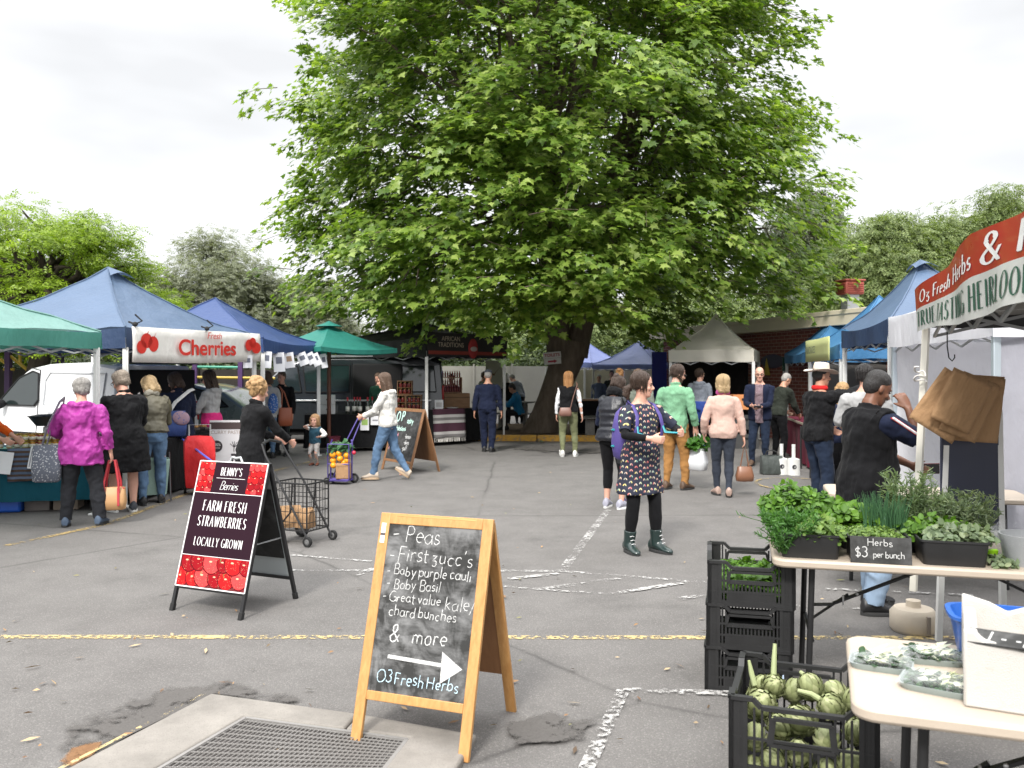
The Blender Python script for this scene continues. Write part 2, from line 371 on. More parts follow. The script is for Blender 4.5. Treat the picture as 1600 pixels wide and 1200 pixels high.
# ================================================================== TREES
def leaf_mat(name,stops,trans=.35,rough=.45):
 b=NB(name);g=b.n('ShaderNodeNewGeometry');c=b.ramp(g.outputs['Random Per Island'],stops);b.col(c);b.set(Roughness=rough,Specular_IOR_Level=.35)
 t=b.n('ShaderNodeBsdfTranslucent');b.l(b.mix(1,c,(1.25,1.35,.55),'MULTIPLY'),t.inputs[0])
 ms=b.n('ShaderNodeMixShader',{0:trans,1:b.b.outputs[0],2:t.outputs[0]});b.l(ms.outputs[0],b.out.inputs[0]);return b.m
def bark_mat(name,c1,c2):
 key=('bark',name)
 if key in MATS:return MATS[key]
 b=NB(name);v=b.coord(scale=(1,1,.3));n=b.noise(v,7,7,.7);n2=b.noise(b.coord(),1.6,4)
 c=b.ramp(n.outputs['Fac'],[(.35,c1),(.65,c2)]);b.col(b.mix(b.math('MULTIPLY',n2.outputs['Fac'],.6),c,dim(c2,1.3)));b.bump(n.outputs['Fac'],.9,.03);b.set(Roughness=.95,Specular_IOR_Level=.15)
 MATS[key]=b.m;return b.m
PLANE_LEAF=np.array([(0,-.28,0),(.17,-.12,.0),(.50,-.20,-.04),(.34,.03,-.01),(.56,.26,-.06),(.28,.22,-.01),(.20,.34,.0),(.0,.78,-.07),(-.20,.34,0),(-.28,.22,-.01),(-.56,.26,-.06),(-.34,.03,-.01),(-.50,-.20,-.04),(-.17,-.12,0),(0,.05,.05)],float)
PLANE_F=np.array([(14,i,(i+1)%14)for i in range(14)])
SPRIG=np.array([(0,0,0),(.16,.35,.03),(0,1,-.06),(-.16,.35,.03)],float);SPRIG_F=np.array([(0,1,2,3)])
SPRAY=np.array([(s*(.02+.30*k)*.9+dx,y0+dy,dz)for i,(s,y0)in enumerate([(0,.62),(-1,.42),(1,.45),(-1,.18),(1,.2),(-1,-.05),(1,-.02)])for k,dx,dy,dz in ((0,0,0,0),(.6,.07 if s==0 else 0,.13-.13*abs(s)*.5,.02),(1.15,0,.40 if s==0 else .16,-.05),(.6,-.07 if s==0 else 0,.13+.12*abs(s),.02))],float);SPRAY_F=np.array([(4*i,4*i+1,4*i+2,4*i+3)for i in range(7)])
def orient(rng,up,tip,jit):
 """per-leaf axes from normal and tip direction arrays"""
 n=up+rng.normal(0,jit,up.shape);n/=np.linalg.norm(n,axis=1)[:,None]
 t=tip+rng.normal(0,jit,tip.shape);t-=n*(t*n).sum(1)[:,None];t/=np.linalg.norm(t,axis=1)[:,None]+1e-9
 return np.cross(t,n),t,n
def leaves(name,C,up,tip,size,tmpl,F,mat,parent,rng,jit=.35):
 x,y,z=orient(rng,up,tip,jit);k=len(tmpl);n=len(C)
 V=C[:,None,:]+size[:,None,None]*(tmpl[None,:,0,None]*x[:,None,:]+tmpl[None,:,1,None]*y[:,None,:]+tmpl[None,:,2,None]*z[:,None,:])
 Fa=(F[None]+(np.arange(n)*k)[:,None,None]).reshape(-1,F.shape[1])
 return raw_mesh(name,V.reshape(-1,3),0,[Fa],mat,parent)
def limb(m,rng,p,q,r0,r1,wig,n=6):
 pts=[]
 for i in range(n+1):
  t=i/n;a=np.asarray(p)*(1-t)+np.asarray(q)*t;s=math.sin(math.pi*t)
  pts.append(a+rng.normal(0,wig,3)*s+np.array([0,0,wig*1.2*s]))
 m.tube([tuple(a)for a in pts],[lerp(r0,r1,i/n)for i in range(n+1)],7);return pts
def big_plane_tree():
 rng=np.random.default_rng(11);base=np.array([.80,22.6,0.]);t=thing('plane_tree','huge leafy plane tree with thick leaning trunk in the kerbed bed','tree',tuple(base))
 prof=[(2.3,2.4),(3.0,4.6),(4.0,5.7),(5.5,6.0),(7.5,6.0),(9.5,6.1),(11.5,6.0),(13.2,5.3),(14.8,3.6),(15.8,1.5)]
 def rad(z,a):
  zs,rs=zip(*prof);r=np.interp(z,zs,rs)*(1-.02*math.cos(a)-(.10 if math.cos(a)<-.75 and z<8 else 0))*(1-(.10 if z>9.5 and math.cos(a)<-.3 else 0))
# crown droops lower at the left and front, is cut up higher at the right
  return r*(1+.07*math.sin(3*a+z*.7)+.05*math.sin(5*a-z*1.3))
 m=MB()
 m.tube([(-.1,0,-.1),(-.06,0,.12),(.10,0,.5),(.26,0,.95),(.46,0,1.5),(.64,0,2.0),(.74,0,2.5)],[.56,.46,.40,.38,.39,.44,.50],16,r2=[.5,.44,.39,.37,.37,.40,.44])
 limb(m,rng,(.48,0,2.0),(.02,-.3,5.4),.36,.26,.05);limb(m,rng,(.86,0,2.1),(1.8,.2,5.2),.34,.22,.05);limb(m,rng,(.45,.1,2.3),(.5,1.6,5.5),.3,.2,.06)
 fork=[np.array(p)for p in ((.02,-.3,5.4),(1.8,.2,5.2),(.5,1.6,5.5))]
 C,U,T,Z=[],[],[],[]
 K=820
 cl=[]
 while len(cl)<K:
  z=rng.uniform(2.5,15.7);a=rng.uniform(-math.pi,math.pi);f=rng.uniform(0,1)**.33
  if rng.uniform()>rad(z,a)/6.2:continue
  r=rad(z,a)*(f if rng.uniform()<.8 else rng.uniform(.3,.8))
  x,y=r*math.cos(a),r*math.sin(a)
  low=3.05+.5*max(0,x)*.55+.25*max(0,y)*.2
  if z<low+(0.4 if abs(x)<2 and y<2 and r<3 else 0):continue
  if y>2.5 and rng.uniform()<.55:continue
  cl.append((np.array([x+.05,y,z]),a,r/rad(z,a)))
 extra=[((-7.0,-2.0,3.3),.95),((-6.2,-3.5,2.8),.95),((-4.4,-5.2,2.75),1),((-2.6,-6.0,2.7),1),((-1.0,-6.0,2.85),1),((.6,-5.9,3.5),1),((1.4,-4.6,3.4),.9),((2.2,-3.2,2.35),.8),((2.9,-2.5,2.2),.8),((-.2,-4.8,3.3),.9),((-3.6,-4.0,2.5),.9),((7.2,-1.6,4.1),1),((6.6,-3.2,4.0),1),((5.4,-4.0,3.7),1),((4.3,-4.6,3.8),1),((7.6,.2,4.4),1),((-7.6,-.6,3.9),1),((-7.3,-1.0,4.8),1),((-1.9,-5.0,2.35),.9),((3.0,-4.9,3.9),1),((1.9,-3.2,3.2),.8),((3.4,-1.8,2.5),.8),((7.4,-1,3.2),1),((7.0,.5,3.4),1),((6.4,-2,3.0),1),((7.8,-.5,4.6),1),((7.6,-1.2,5.2),1),((6.0,-3.0,2.9),1),((5.0,-3.6,2.8),1),((7.6,.8,5.8),1)]
 cl+=[(np.array([p[0]*(.77 if p[0]<0 else .86),p[1]*.82,p[2]+.55]),math.atan2(p[1],p[0]),f)for p,f in extra]
 for i,(c,a,f)in enumerate(cl):
  o=np.array([math.cos(a),math.sin(a),0.]);out=o*(.45+.55*f)+np.array([0,0,.30 if c[2]>9 else -.1])
  if i%6==0 or f>.95 and i%3==0:
   fk=fork[int(np.argmin([np.linalg.norm(c-q)for q in fork]))];q=fk+(c-fk)*.35+np.array([0,0,.5]);limb(m,rng,fk,q,.075,.05,.28,5);limb(m,rng,q,c,.05,.014,.22,6)
  ns=rng.integers(5,9);sz=rng.uniform(.75,1.25)
  for s in range(ns):
   d=out+rng.normal(0,.55,3)*np.array([1,1,.55]);d/=np.linalg.norm(d);ln=rng.uniform(.6,1.25)*sz
   side=np.cross(d,(0,0,1));side/=np.linalg.norm(side)+1e-9;upv=np.cross(side,d);n=rng.integers(24,38)if f>.55 else rng.integers(10,15)
   st=c+rng.normal(0,.38,3)*sz*np.array([1,1,.7]);tt=rng.uniform(.05,1,n)**.8;sd=rng.normal(0,.24,n)*(1.1-.5*tt)
   pos=st+d*(tt*ln)[:,None]+side*sd[:,None]+upv*rng.normal(0,.07,n)[:,None]+np.array([0,0,-1.0])*((tt**2)*.28*ln)[:,None]
   C.append(pos);U.append(np.tile(upv*.75+o*.55+np.array([0,-.12,.35]),(n,1)));T.append(d+side*np.sign(sd)[:,None]*.8+np.array([0,0,-.35]));Z.append(rng.uniform(.11,.225,n))
   if f>.7 and s%3==0:m.tube([tuple(st),tuple(st+d*ln*.5+np.array([0,0,-.05])),tuple(st+d*ln*.9+np.array([0,0,-.2]))],[.012,.008,.004],4)
 m.build('trunk',bark_mat('plane_bark',(.06,.047,.037),(.17,.135,.105)),t,smooth=60)
 C,U,T,Z=(np.concatenate(q)for q in (C,U,T,Z))
 mt=leaf_mat('plane_leaf',[(0,(.075,.14,.024)),(.3,(.135,.22,.038)),(.6,(.195,.29,.052)),(.85,(.28,.375,.08)),(1,(.38,.46,.15))],.48,.34)
 leaves('crown',C,U,T,Z,PLANE_LEAF,PLANE_F,mt,t,rng,.34);print('plane leaves',len(C))
big_plane_tree()
def small_tree(name,label,base,H,rx,ry,z0,nclump,nleaf,lsize,mt,bark,group,seed,spread=.55,flat=.6,hang=0.,tmpl=SPRIG,F=SPRIG_F,trunk_r=.18,per=.33):
 tmpl,F,nleaf,lsize=SPRAY,SPRAY_F,nleaf*.5,lsize*1.75
 rng=np.random.default_rng(seed);t=thing(name,label,'tree',base,0,group);m=MB()
 top=np.array([rng.normal(0,.2),rng.normal(0,.2),z0+(H-z0)*.35]);limb(m,rng,(0,0,-.1),top,trunk_r,trunk_r*.7,.06)
 C,U,T,Z=[],[],[],[]
 for i in range(nclump):
  u=rng.normal(0,1,3);u/=np.linalg.norm(u);u[2]=abs(u[2])*1.25-.28;f=rng.uniform(.35,1)**per
  c=np.array([u[0]*rx*f,u[1]*ry*f,z0+(H-z0)*(.22+.72*u[2]*f)])
  if c[2]>H:c[2]=H-rng.uniform(0,.4)
  if i%2==0:q=top+(c-top)*.5+rng.normal(0,.2,3);limb(m,rng,top,q,trunk_r*.45,trunk_r*.22,.12,4);limb(m,rng,q,c,trunk_r*.22,.012,.1,4)
  n=int(nleaf*rng.uniform(.6,1.3));s=spread*rng.uniform(.7,1.3);g=np.clip(rng.normal(0,1,(n,3)),-1.35,1.35)*np.array([s,s,s*flat])
  pos=c+g;o=g+np.array([u[0],u[1],.2])*.5;o/=np.linalg.norm(o,axis=1)[:,None]
  C.append(pos);U.append(o*.5+np.array([0,0,1-hang]));T.append(o*(1-hang)+np.array([0,0,-hang*1.6]));Z.append(rng.uniform(.6,1.3,n)*lsize)
 m.build('trunk',bark,t,smooth=60);C,U,T,Z=(np.concatenate(q)for q in (C,U,T,Z));leaves('crown',C,U,T,Z,tmpl,F,mt,t,rng,.4);return t
BK1,BK2=bark_mat('dark_bark',(.03,.024,.02),(.08,.065,.05)),bark_mat('grey_bark',(.08,.07,.06),(.18,.16,.14))
LIME=leaf_mat('lime_leaf',[(0,(.13,.20,.015)),(.5,(.21,.31,.02)),(1,(.30,.40,.05))],.4)
OLIVE=leaf_mat('olive_leaf',[(0,(.14,.16,.10)),(.5,(.20,.22,.145)),(1,(.27,.29,.20))],.25,.55)
PEPPER=leaf_mat('pepper_leaf',[(0,(.09,.13,.045)),(.5,(.15,.20,.065)),(1,(.23,.28,.11))],.3,.55)
GUM=leaf_mat('gum_leaf',[(0,(.06,.075,.05)),(.6,(.11,.125,.08)),(1,(.17,.18,.12))],.25,.5)
HEDGE=leaf_mat('hedge_leaf',[(0,(.02,.035,.012)),(.6,(.045,.07,.02)),(1,(.09,.12,.04))],.2,.5)
small_tree('robinia_tree','bright lime green spreading tree with dark branches behind the green awning',(-10.2,18.2,0),5.5,2.9,2.6,2.0,150,240,.12,LIME,BK1,None,21,.33,.42,0,trunk_r=.26,per=.25)
small_tree('robinia_tree','lime green tree cut off by the left edge of the photo',(-14.3,21.0,0),6.2,3.0,2.6,2.0,90,130,.2,LIME,BK1,None,22,.45,.5,0,trunk_r=.24)
for i,(x,y,h,r,lb)in enumerate([(-15.2,33,6.5,3.2,'grey green olive tree showing between the lime tree and blue canopy'),(-11.2,32,7.1,3.2,'tallest grey green olive tree behind the two blue canopies'),(-8.4,34,5.6,2.7,'low grey green olive tree next to the big plane tree crown')]):
 small_tree('olive_tree',lb,(x,y,0),h,r,r*.9,.8,150,420,.13,OLIVE,BK2,'olive trees behind the left stalls',31+i,.42,.8)
for i,(x,y,h,r,lb)in enumerate([(14.6,33,7.9,3.4,'grey green weeping tree just right of the plane tree crown'),(19.3,34,9.4,4.4,'large grey green weeping tree above the blue stall peaks'),(24.5,36,9.5,4.2,'grey green weeping tree at the right edge above the red banner')]):
 small_tree('pepper_tree',lb,(x,y,0),h,r,r*.8,1.2,170,480,.19,PEPPER,BK2,'weeping trees behind the right stalls',41+i,.50,1.0,.55)
small_tree('gum_tree','tall thin dark gum tree peeping out right of the plane crown',(17.1,50,0),13.2,2.6,2.2,4,90,160,.34,GUM,BK2,None,51,.6,.6,.4)
for i,(x,y,h,r,lb)in enumerate([(2.5,42,6.4,3.2,'dull green tree behind the small lavender canopy'),(8.6,41,6.6,3.6,'dull green tree behind the cream canopy'),(-2.5,44,5.5,3.2,'dark green tree far behind the plane tree trunk')]):
 small_tree('background_tree',lb,(x,y,0),h,r,r*.8,.7,120,200,.32,PEPPER if i<2 else HEDGE,BK2,'trees far behind the market',61+i,.7,.8,.3)
def hedge(name,label,a,b_,h,d,n,seed,mt=None):
 rng=np.random.default_rng(seed);a,b_=np.array(a,float),np.array(b_,float);u=b_-a;ln=np.linalg.norm(u);u/=ln;v=np.array([-u[1],u[0],0])
 th=rng.uniform(0,math.pi,n);k=1+.12*np.sin(th*3);s=rng.uniform(0,ln,n);bumpy=1+.16*np.sin(s*1.3+seed)+.1*np.sin(s*3.1)
 C=a+u*s[:,None]+v*(np.cos(th)*d*.5*k)[:,None]+np.array([0,0,1])*((.04+np.sin(th)**.6)*h*bumpy*rng.uniform(.55,1.02,n))[:,None]
 o=v*np.cos(th)[:,None]+np.array([0,0,1])*np.sin(th)[:,None]
 ob=leaves(name,C,o+rng.normal(0,.3,(n,3)),o+rng.normal(0,.8,(n,3)),rng.uniform(.12,.3,n),SPRIG,SPRIG_F,mt or HEDGE,None,rng,.5)
 tag(ob,label,'hedge');return ob
hedge('hedge','dark clipped hedge behind the vans and the playground',(-19,24.5,0),(-3,27.5,0),2.5,1.4,26000,3)
hedge('hedge','dark hedge far behind the plane tree and the picnic tables',(-6,36,0),(16,39,0),2.9,1.6,22000,4)
hedge('distant_trees','low band of far trees closing the view behind the market',(-70,75,0),(80,80,0),6.5,5,30000,8,GUM)['kind']='stuff'
# ================================================================== BUILDING, FENCES, TENTS
def brick_mat():
 b=NB('red_brick');v=b.coord('UV');
 br=b.n('ShaderNodeTexBrick',{'Vector':v,'Scale':1.0,'Color1':(.22,.055,.035,1),'Color2':(.15,.035,.025,1),'Mortar':(.38,.30,.25,1),'Mortar Size':.007,'Bias':0.,'Brick Width':.24,'Row Height':.086});br.offset=.5
 n=b.noise(v,2.5,5,.6);b.col(b.mix(b.math('MULTIPLY',n.outputs['Fac'],.5),br.outputs['Color'],(.11,.035,.03)));b.bump(br.outputs['Fac'],-.5,.01);b.set(Roughness=.9);return b.m
def uv_box(o,s=1.):
 me=o.data;uv=me.uv_layers.new(name='UVMap')
 for p in me.polygons:
  n=p.normal
  for li in p.loop_indices:
   c=me.vertices[me.loops[li].vertex_index].co
   uv.data[li].uv=((c.y if abs(n.x)>abs(n.y)else c.x)*s,c.z*s)if abs(n.z)<.7 else (c.x*s,c.y*s)
CREAM=plain('cream_paint',(.60,.53,.40),.6,var=.1,scale=3);ROOFM=plain('grey_roof_iron',(.20,.19,.18),.5,.3,.15,2)
TERRA=plain('terracotta_plastic',(.33,.075,.055),.55,var=.12)
bA,bB=Vector((7.9,16.8,0)),Vector((4.95,28.0,0));bu=(bB-bA);bl=bu.length;brz=math.atan2(bu.y,bu.x)
bd=thing('brick_building','red brick building with cream fascia and grey roof behind the right stalls','building',tuple(bA),brz)
m=MB();m.box((bl/2,-3.5,1.35),(bl,7,2.7));wl=m.build('wall',brick_mat(),bd,smooth=0);uv_box(wl)
m=MB();m.box((bl/2,.16,2.83),(bl+.9,.30,.26));m.box((bl/2,.30,2.98),(bl+.9,.06,.10));m.build('fascia',CREAM,bd,bevel=.01)
m=MB();m.add([(-.4,.28,2.98),(bl+.4,.28,2.98),(bl+.4,-3.5,3.25),(-.4,-3.5,3.25),(bl+.4,-7.3,2.98),(-.4,-7.3,2.98)],[(0,1,2,3),(3,2,4,5)]);m.build('roof',ROOFM,bd,thick=.06,smooth=0)
m=MB();m.box((bl*.83,.03,1.25),(.95,.06,2.1));dr_=m.build('door',plain('grey_door',(.32,.29,.24),.6),bd,bevel=.01)
m=MB();m.ell((bl*.83-.38,.09,1.15),(.03,.03,.03));m.build('handle',plain('steel',(.45,.45,.45),.3,1),dr_)
# painted mural creature on the bricks -> a plain dark shape with two yellow marks
m=MB();m.ell((5.1,.01,1.95),(.55,.02,.18));m.build('wall_painting',plain('mural_blue',(.05,.05,.08),.8),bd)
m=MB();m.prism([(-.12,0),(.14,0),(.02,.42)],.03,Matrix.Translation((5.3,.03,1.6)));m.build('wall_painting',plain('mural_yellow',(.5,.38,.04),.8),bd,smooth=0)
# evaporative cooler on the roof
cp=P(1328,460,21.0);ec=thing('roof_cooler','terracotta louvred air cooler box on the brick building roof','air cooler',(cp.x,cp.y,cp.z-.02),R(12));ec.scale=(.64,)*3
m=MB();m.box((0,0,.26),(.78,.7,.50));m.build('housing',TERRA,ec,bevel=.05)
m=MB();m.box((0,0,.55),(.86,.78,.07));m.build('lid',TERRA,ec,bevel=.025)
m=MB()
for k in range(5):m.box((0,-.36,.10+k*.075),(.66,.03,.03),rot=(.5,0,0));m.box((-.40,0,.10+k*.075),(.03,.58,.03))
m.build('louvres',TERRA,ec,smooth=0)
m=MB();m.box((.0,0,-.35),(.5,.45,.74));m.build('duct',plain('galv',(.42,.43,.44),.45,.6),ec,bevel=.01)
# galvanised bent pipe frame in front of the building
PIPE=plain('galvanised_pipe',(.48,.50,.50),.4,.7,.12,8)
gp_=P(1184,545,23.5);pf=thing('pipe_frame','bent galvanised pipe goal frame behind the cream canopy','goal frame',(0,0,0))
for i,dx in enumerate((0,-.45)):
 Y=23.5+i*1.1;m=MB();q=[P(1187+dx*30,640,Y),P(1187+dx*30,546,Y),P(1182+dx*30,536,Y),P(1150+dx*30,508,Y)]
 q[0].z=0;m.tube(q,.06,10);m.build('pipe',PIPE,pf)
m=MB();m.bar(P(1150,510,23.5),P(1140,540,24.4),.07,.07);m.bar(P(1152,536,24.4),P(1175,560,24.),.07,.07);m.build('cross_bar',PIPE,pf)
# ---------------------------------------------------------------- tents
ALU=plain('white_tent_pole',(.72,.72,.70),.4,.1,.08,3);ALUB=plain('steel_tent_pole',(.46,.52,.56),.35,.5,.08,3)
SCIS=plain('grey_truss',(.34,.35,.36),.4,.4)
def canvas(name,c,trans=.25,c2=None,rough=.55):
 key=('canvas',name)
 if key in MATS:return MATS[key]
 b=NB(name);v=b.coord();n=b.noise(v,1.3,4,.55);n2=b.noise(b.coord(scale=(1,1,.5)),4.5,4,.6);n3=b.noise(v,400,1)
 cc=b.mix(n.outputs['Fac'],dim(c,.86),dim(c2 or c,1.14));b.col(cc);b.bump(b.math('ADD',b.math('MULTIPLY',n2.outputs['Fac'],1.),b.math('MULTIPLY',n3.outputs['Fac'],.02)),.6,.05);b.set(Roughness=rough,Specular_IOR_Level=.45)
 t=b.n('ShaderNodeBsdfTranslucent');b.l(cc,t.inputs[0]);ms=b.n('ShaderNodeMixShader',{0:trans,1:b.b.outputs[0],2:t.outputs[0]});b.l(ms.outputs[0],b.out.inputs[0])
 MATS[key]=b.m;return b.m
def tent(label,f0,f1,depth,eave,peak,cm,side=1,val=.28,poles=ALU,group=None,walls=(),vent=False,apex=None,valm=None,posts=(0,1,2,3),lean=0,sag=.06):
 """pop-up stall roof: f0->f1 is the front edge on the ground, depth to the left (side 1) or right (-1) of it"""
 f0,f1=Vector(f0).to_3d(),Vector(f1).to_3d();f0.z=f1.z=0;u=(f1-f0);L_=u.length;u.normalize();nrm=Vector((-u.y,u.x,0))*side
 c=(f0+f1)/2+nrm*depth/2;t=thing('market_tent',label,'canopy',tuple(c),0,group)
 cs=[f0-c,f1-c,f1+nrm*depth-c,f0+nrm*depth-c];ap=Vector((0,0,peak))if apex is None else Vector((apex[0],apex[1],0))-c+Vector((0,0,peak))
 m=MB();top=eave+val;hip=[]
 for i in range(4):
  a,b_=cs[i]+Vector((0,0,top)),cs[(i+1)%4]+Vector((0,0,top));n=14
  def f(uu,vv):
   e=a.lerp(b_,uu);e.z-=sag*4*uu*(1-uu);p=e.lerp(ap,vv);p.z-=(.16+.05*math.cos(uu*6.28))*4*vv*(1-vv)*.55*(peak-top)
   q=p+c;p.z+=noise.noise(q*1.1)*.06*(1-vv)+noise.noise(q*3.1)*.02;return p
  m.grid(f,n,n);hip.append([f(0,k/8)+Vector((0,0,.008))for k in range(9)])
 sm=MB();[sm.tube(h_,.012,5)for h_ in hip]
 o=m.build('roof',cm,t,smooth=28);sm.build('hip_seam',cm,o)
 m=MB()
 for i in range(4):
  a,b_=cs[i],cs[(i+1)%4];out_=((a+b_)/2).normalized()
  def f(uu,vv):
   e=a.lerp(b_,uu);z=top-sag*4*uu*(1-uu)*(1-vv)-val*vv-.02*abs(math.sin(uu*9+i))*vv;return Vector((e.x,e.y,z))+out_*(.012+.018*vv*math.sin(uu*17+i*2))+Vector((0,0,0))
  m.grid(f,22,4)
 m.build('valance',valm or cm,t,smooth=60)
 if vent:
  m=MB()
  for i in range(2):
   a,b_=cs[i],cs[(i+1)%4];q=[ap.lerp(a+Vector((0,0,top)),.17),ap.lerp(b_+Vector((0,0,top)),.17)]
   m.grid(lambda uu,vv:(q[0].lerp(q[1],uu)).lerp(ap,vv)+Vector((0,0,.03+.07*math.sin(uu*math.pi)*(1-vv))),8,6)
  m.build('vent_cap',cm,t,smooth=40)
 for k in posts:
  p=cs[k]*.975;m=MB();m.bar((p.x,p.y,0),(p.x,p.y,eave+.12),.045,.045);m.bar((p.x+.03,p.y+.0,.35),(p.x+.03,p.y,eave),.028,.028);m.box((p.x,p.y,.01),(.13,.13,.02));m.build('post',poles,t,bevel=.004)
 m=MB()
 for i in range(4):
  a,b_=cs[i]*.975,cs[(i+1)%4]*.975
  for j in range(4):
   p,q=a.lerp(b_,j/4),a.lerp(b_,(j+1)/4);z0,z1=(eave+.0,eave-.17)if j%2==0 else (eave-.17,eave+.0)
   p,q=Vector((p.x,p.y,z0+.1)),Vector((q.x,q.y,z1+.1));m.bar(p,q,.014,.02);p.z,q.z=z1+.1+.0,z0+.1;m.bar(p+Vector((.022,.022,0)),q+Vector((.018,.018,0)),.014,.02)
 m.build('scissor_frame',SCIS,t,smooth=0)
 for wi,wm,z0 in walls:
  a,b_=cs[wi]*.97,cs[(wi+1)%4]*.97;m=MB()
  m.grid(lambda uu,vv:Vector((*a.lerp(b_,uu).xy,lerp(z0,eave+.05,vv)))+Vector((noise.noise((uu*5,vv*3,wi))*.04,noise.noise((uu*4+9,vv*2,wi))*.05,0)),24,14);m.build('side_wall',wm,t,smooth=80)
 return t
TEAL=canvas('teal_canvas',(.165,.32,.285),.25);TEAL_SHADE=canvas('teal_shaded',(.07,.26,.21),.2);NAVYB=canvas('slate_blue_canvas',(.08,.13,.215),.2,(.10,.15,.24));NAVY2=canvas('navy_canvas',(.04,.075,.20),.2);MIDB=canvas('mid_blue_canvas',(.055,.19,.38),.25)  # roof tones carry sky glare; the valance teal is a shaded copy
SLATE_SHADE=canvas('slate_blue_shaded',(.03,.055,.12),.15);LAV=canvas('lavender_canvas',(.28,.34,.66),.3);CRM=canvas('cream_canvas',(.78,.74,.64),.4,(.82,.79,.72));WHT=canvas('white_canvas',(.74,.74,.77),.35);FOREST=canvas('forest_canvas',(.02,.09,.06),.2);BLK=canvas('black_canvas',(.012,.012,.014),.05)  # first tone: slate blue darkened, valance shade put into the colour
GREYW=canvas('clear_grey_sheet',(.42,.42,.47),.45,None,.3)
GL='stall canopies down the left row';GRr='stall canopies down the right row'
tent('pale teal green canopy cut by the left edge of the photo',(-5.45,7.2),(-4.89,10.2),3.0,1.98,3.05,TEAL,1,.18,group=GL,sag=.02,valm=TEAL_SHADE)
tent('large slate blue canopy with a vented peak holding the cherry banner',(-4.80,10.65),(-4.09,13.75),3.0,2.0,3.2,NAVYB,1,.24,group=GL,vent=True,valm=SLATE_SHADE)
tent('navy blue canopy hung with small white flyers beside the green parasol',(-4.1,14.15),(-3.85,17.25),3.0,2.02,3.05,NAVY2,1,.22,group=GL)
tb=tent('black canopy stall half hidden under the plane tree leaves',(-1.9,19.0),(-.15,21.2),3.0,2.03,2.9,BLK,1,.42,group=GL)
tent('small cream canopy with a sharp peak in the middle distance',P(545 and 1045,580,19.6),P(1178,580,19.0),2.6,1.92,3.06,CRM,1,.26,group=None,sag=.0)
tent('small lavender blue canopy behind the plane tree',P(925,580,27.5),P(1032,580,26.5),2.5,1.78,2.68,LAV,1,.14,sag=.0)
tent('pale blue canopy mostly hidden by plane leaves',P(862,580,31),P(925,580,30),2.5,1.85,2.7,LAV,1,.14,sag=0)
tent('navy and white canopy roofed white stall with white side walls',(4.62,10.5),(3.97,7.1),3.3,2.0,3.0,WHT,1,.36,ALUB,GRr,walls=((3,WHT,.25),(1,GREYW,.08)),sag=.02)['label']='white canopy with white side walls between the blue and red-bannered stalls'
tent('slate blue canopy with vented peak next to the white walled stall',(5.35,13.9),(4.72,10.75),1.9,2.08,3.3,NAVYB,1,.28,ALU,GRr,vent=True,valm=SLATE_SHADE,apex=(5.95,12.5))
tent('bright blue canopy with a pale yellow sign on its edge',(6.05,17.5),(5.5,14.4),2.2,1.92,3.1,MIDB,1,.24,ALU,GRr,apex=(6.85,16.0))
tent('bright blue canopy further back beside the brick wall',(6.65,20.9),(6.15,17.8),2.4,1.90,3.0,MIDB,1,.22,ALU,GRr,walls=((1,canvas('grey_mesh',(.12,.11,.10),.4),.3),),apex=(7.3,19.3))
tent('dark green canopy at the far end of the right row',(7.1,24.3),(6.7,21.2),2.4,1.72,2.75,FOREST,1,.3,ALU,GRr)
# near stall with the red and white banner: underside shade put into the canvas colour
nr=tent('shade-toned canopy at the right edge carrying the red and white banner',(2.74,5.68),(2.0,3.30),2.9,2.0,2.95,canvas('shade_dark_canvas',(.03,.03,.032),.05),1,.10,ALU,GRr,posts=(2,3),sag=0)
m=MB();c=nr.location;m.tube([Vector((2.63,5.62,.26))-c,Vector((2.74,5.66,2.12))-c],.027,4);m.build('post',plain('cream_pole',(.62,.60,.53),.45,.1),nr,smooth=0)
m=MB()
for k in range(5):a=Vector((2.74,5.68,2.07)).lerp(Vector((2.0,3.3,2.07)),k/4);m.bar(a-c+Vector((.1,0,0)),a-c+Vector((2.6,-.85,.12)),.03,.05)
m.build('roof_bar',plain('grey_bar',(.30,.29,.27),.5),nr,smooth=0)
# parasol
pp=P(514,580,18.0);pr=thing('market_parasol','square green market parasol with brown timber pole','parasol',(pp.x,pp.y,0),R(8))
m=MB();rr=1.42;cs=[Vector((rr*math.cos(a),rr*math.sin(a),2.18))for a in (R(-92),R(-2),R(88),R(178))]
for i in range(4):a,b_=cs[i],cs[(i+1)%4];m.grid(lambda u,v:a.lerp(b_,u).lerp(Vector((0,0,2.68)),v)-Vector((0,0,.10*4*v*(1-v)*.5+.05*math.sin(u*math.pi)*(1-v))),8,8)
for i in range(4):a,b_=cs[i],cs[(i+1)%4];m.grid(lambda u,v:a.lerp(b_,u)-Vector((0,0,.05*math.sin(u*math.pi)+.09*v)),8,1)
pc=m.build('canopy',canvas('parasol_green',(.03,.22,.18),.25),pr,smooth=30)
m=MB();m.lathe([(.0,2.76),(.12,2.70),(.26,2.655),(.28,2.64)],12);m.build('vent_cap',canvas('parasol_green',(.02,.15,.12)),pc)
m=MB();m.tube([(0,0,0),(0,0,2.72)],.042,10);m.build('pole',wood('parasol_pole',(.10,.035,.02),(.17,.06,.035)),pr)
for i in range(4):m=MB();m.bar((0,0,2.6),cs[i]*.98-Vector((0,0,.03)),.018,.024);m.build('rib',wood('parasol_pole',(0,0,0),(0,0,0)),pr,smooth=0)
m=MB();m.lathe([(.0,.0),(.24,.0),(.24,.05),(.06,.08),(.06,.3),(0,.3)],16);m.build('base',plain('parasol_base',(.05,.05,.05),.6),pr)
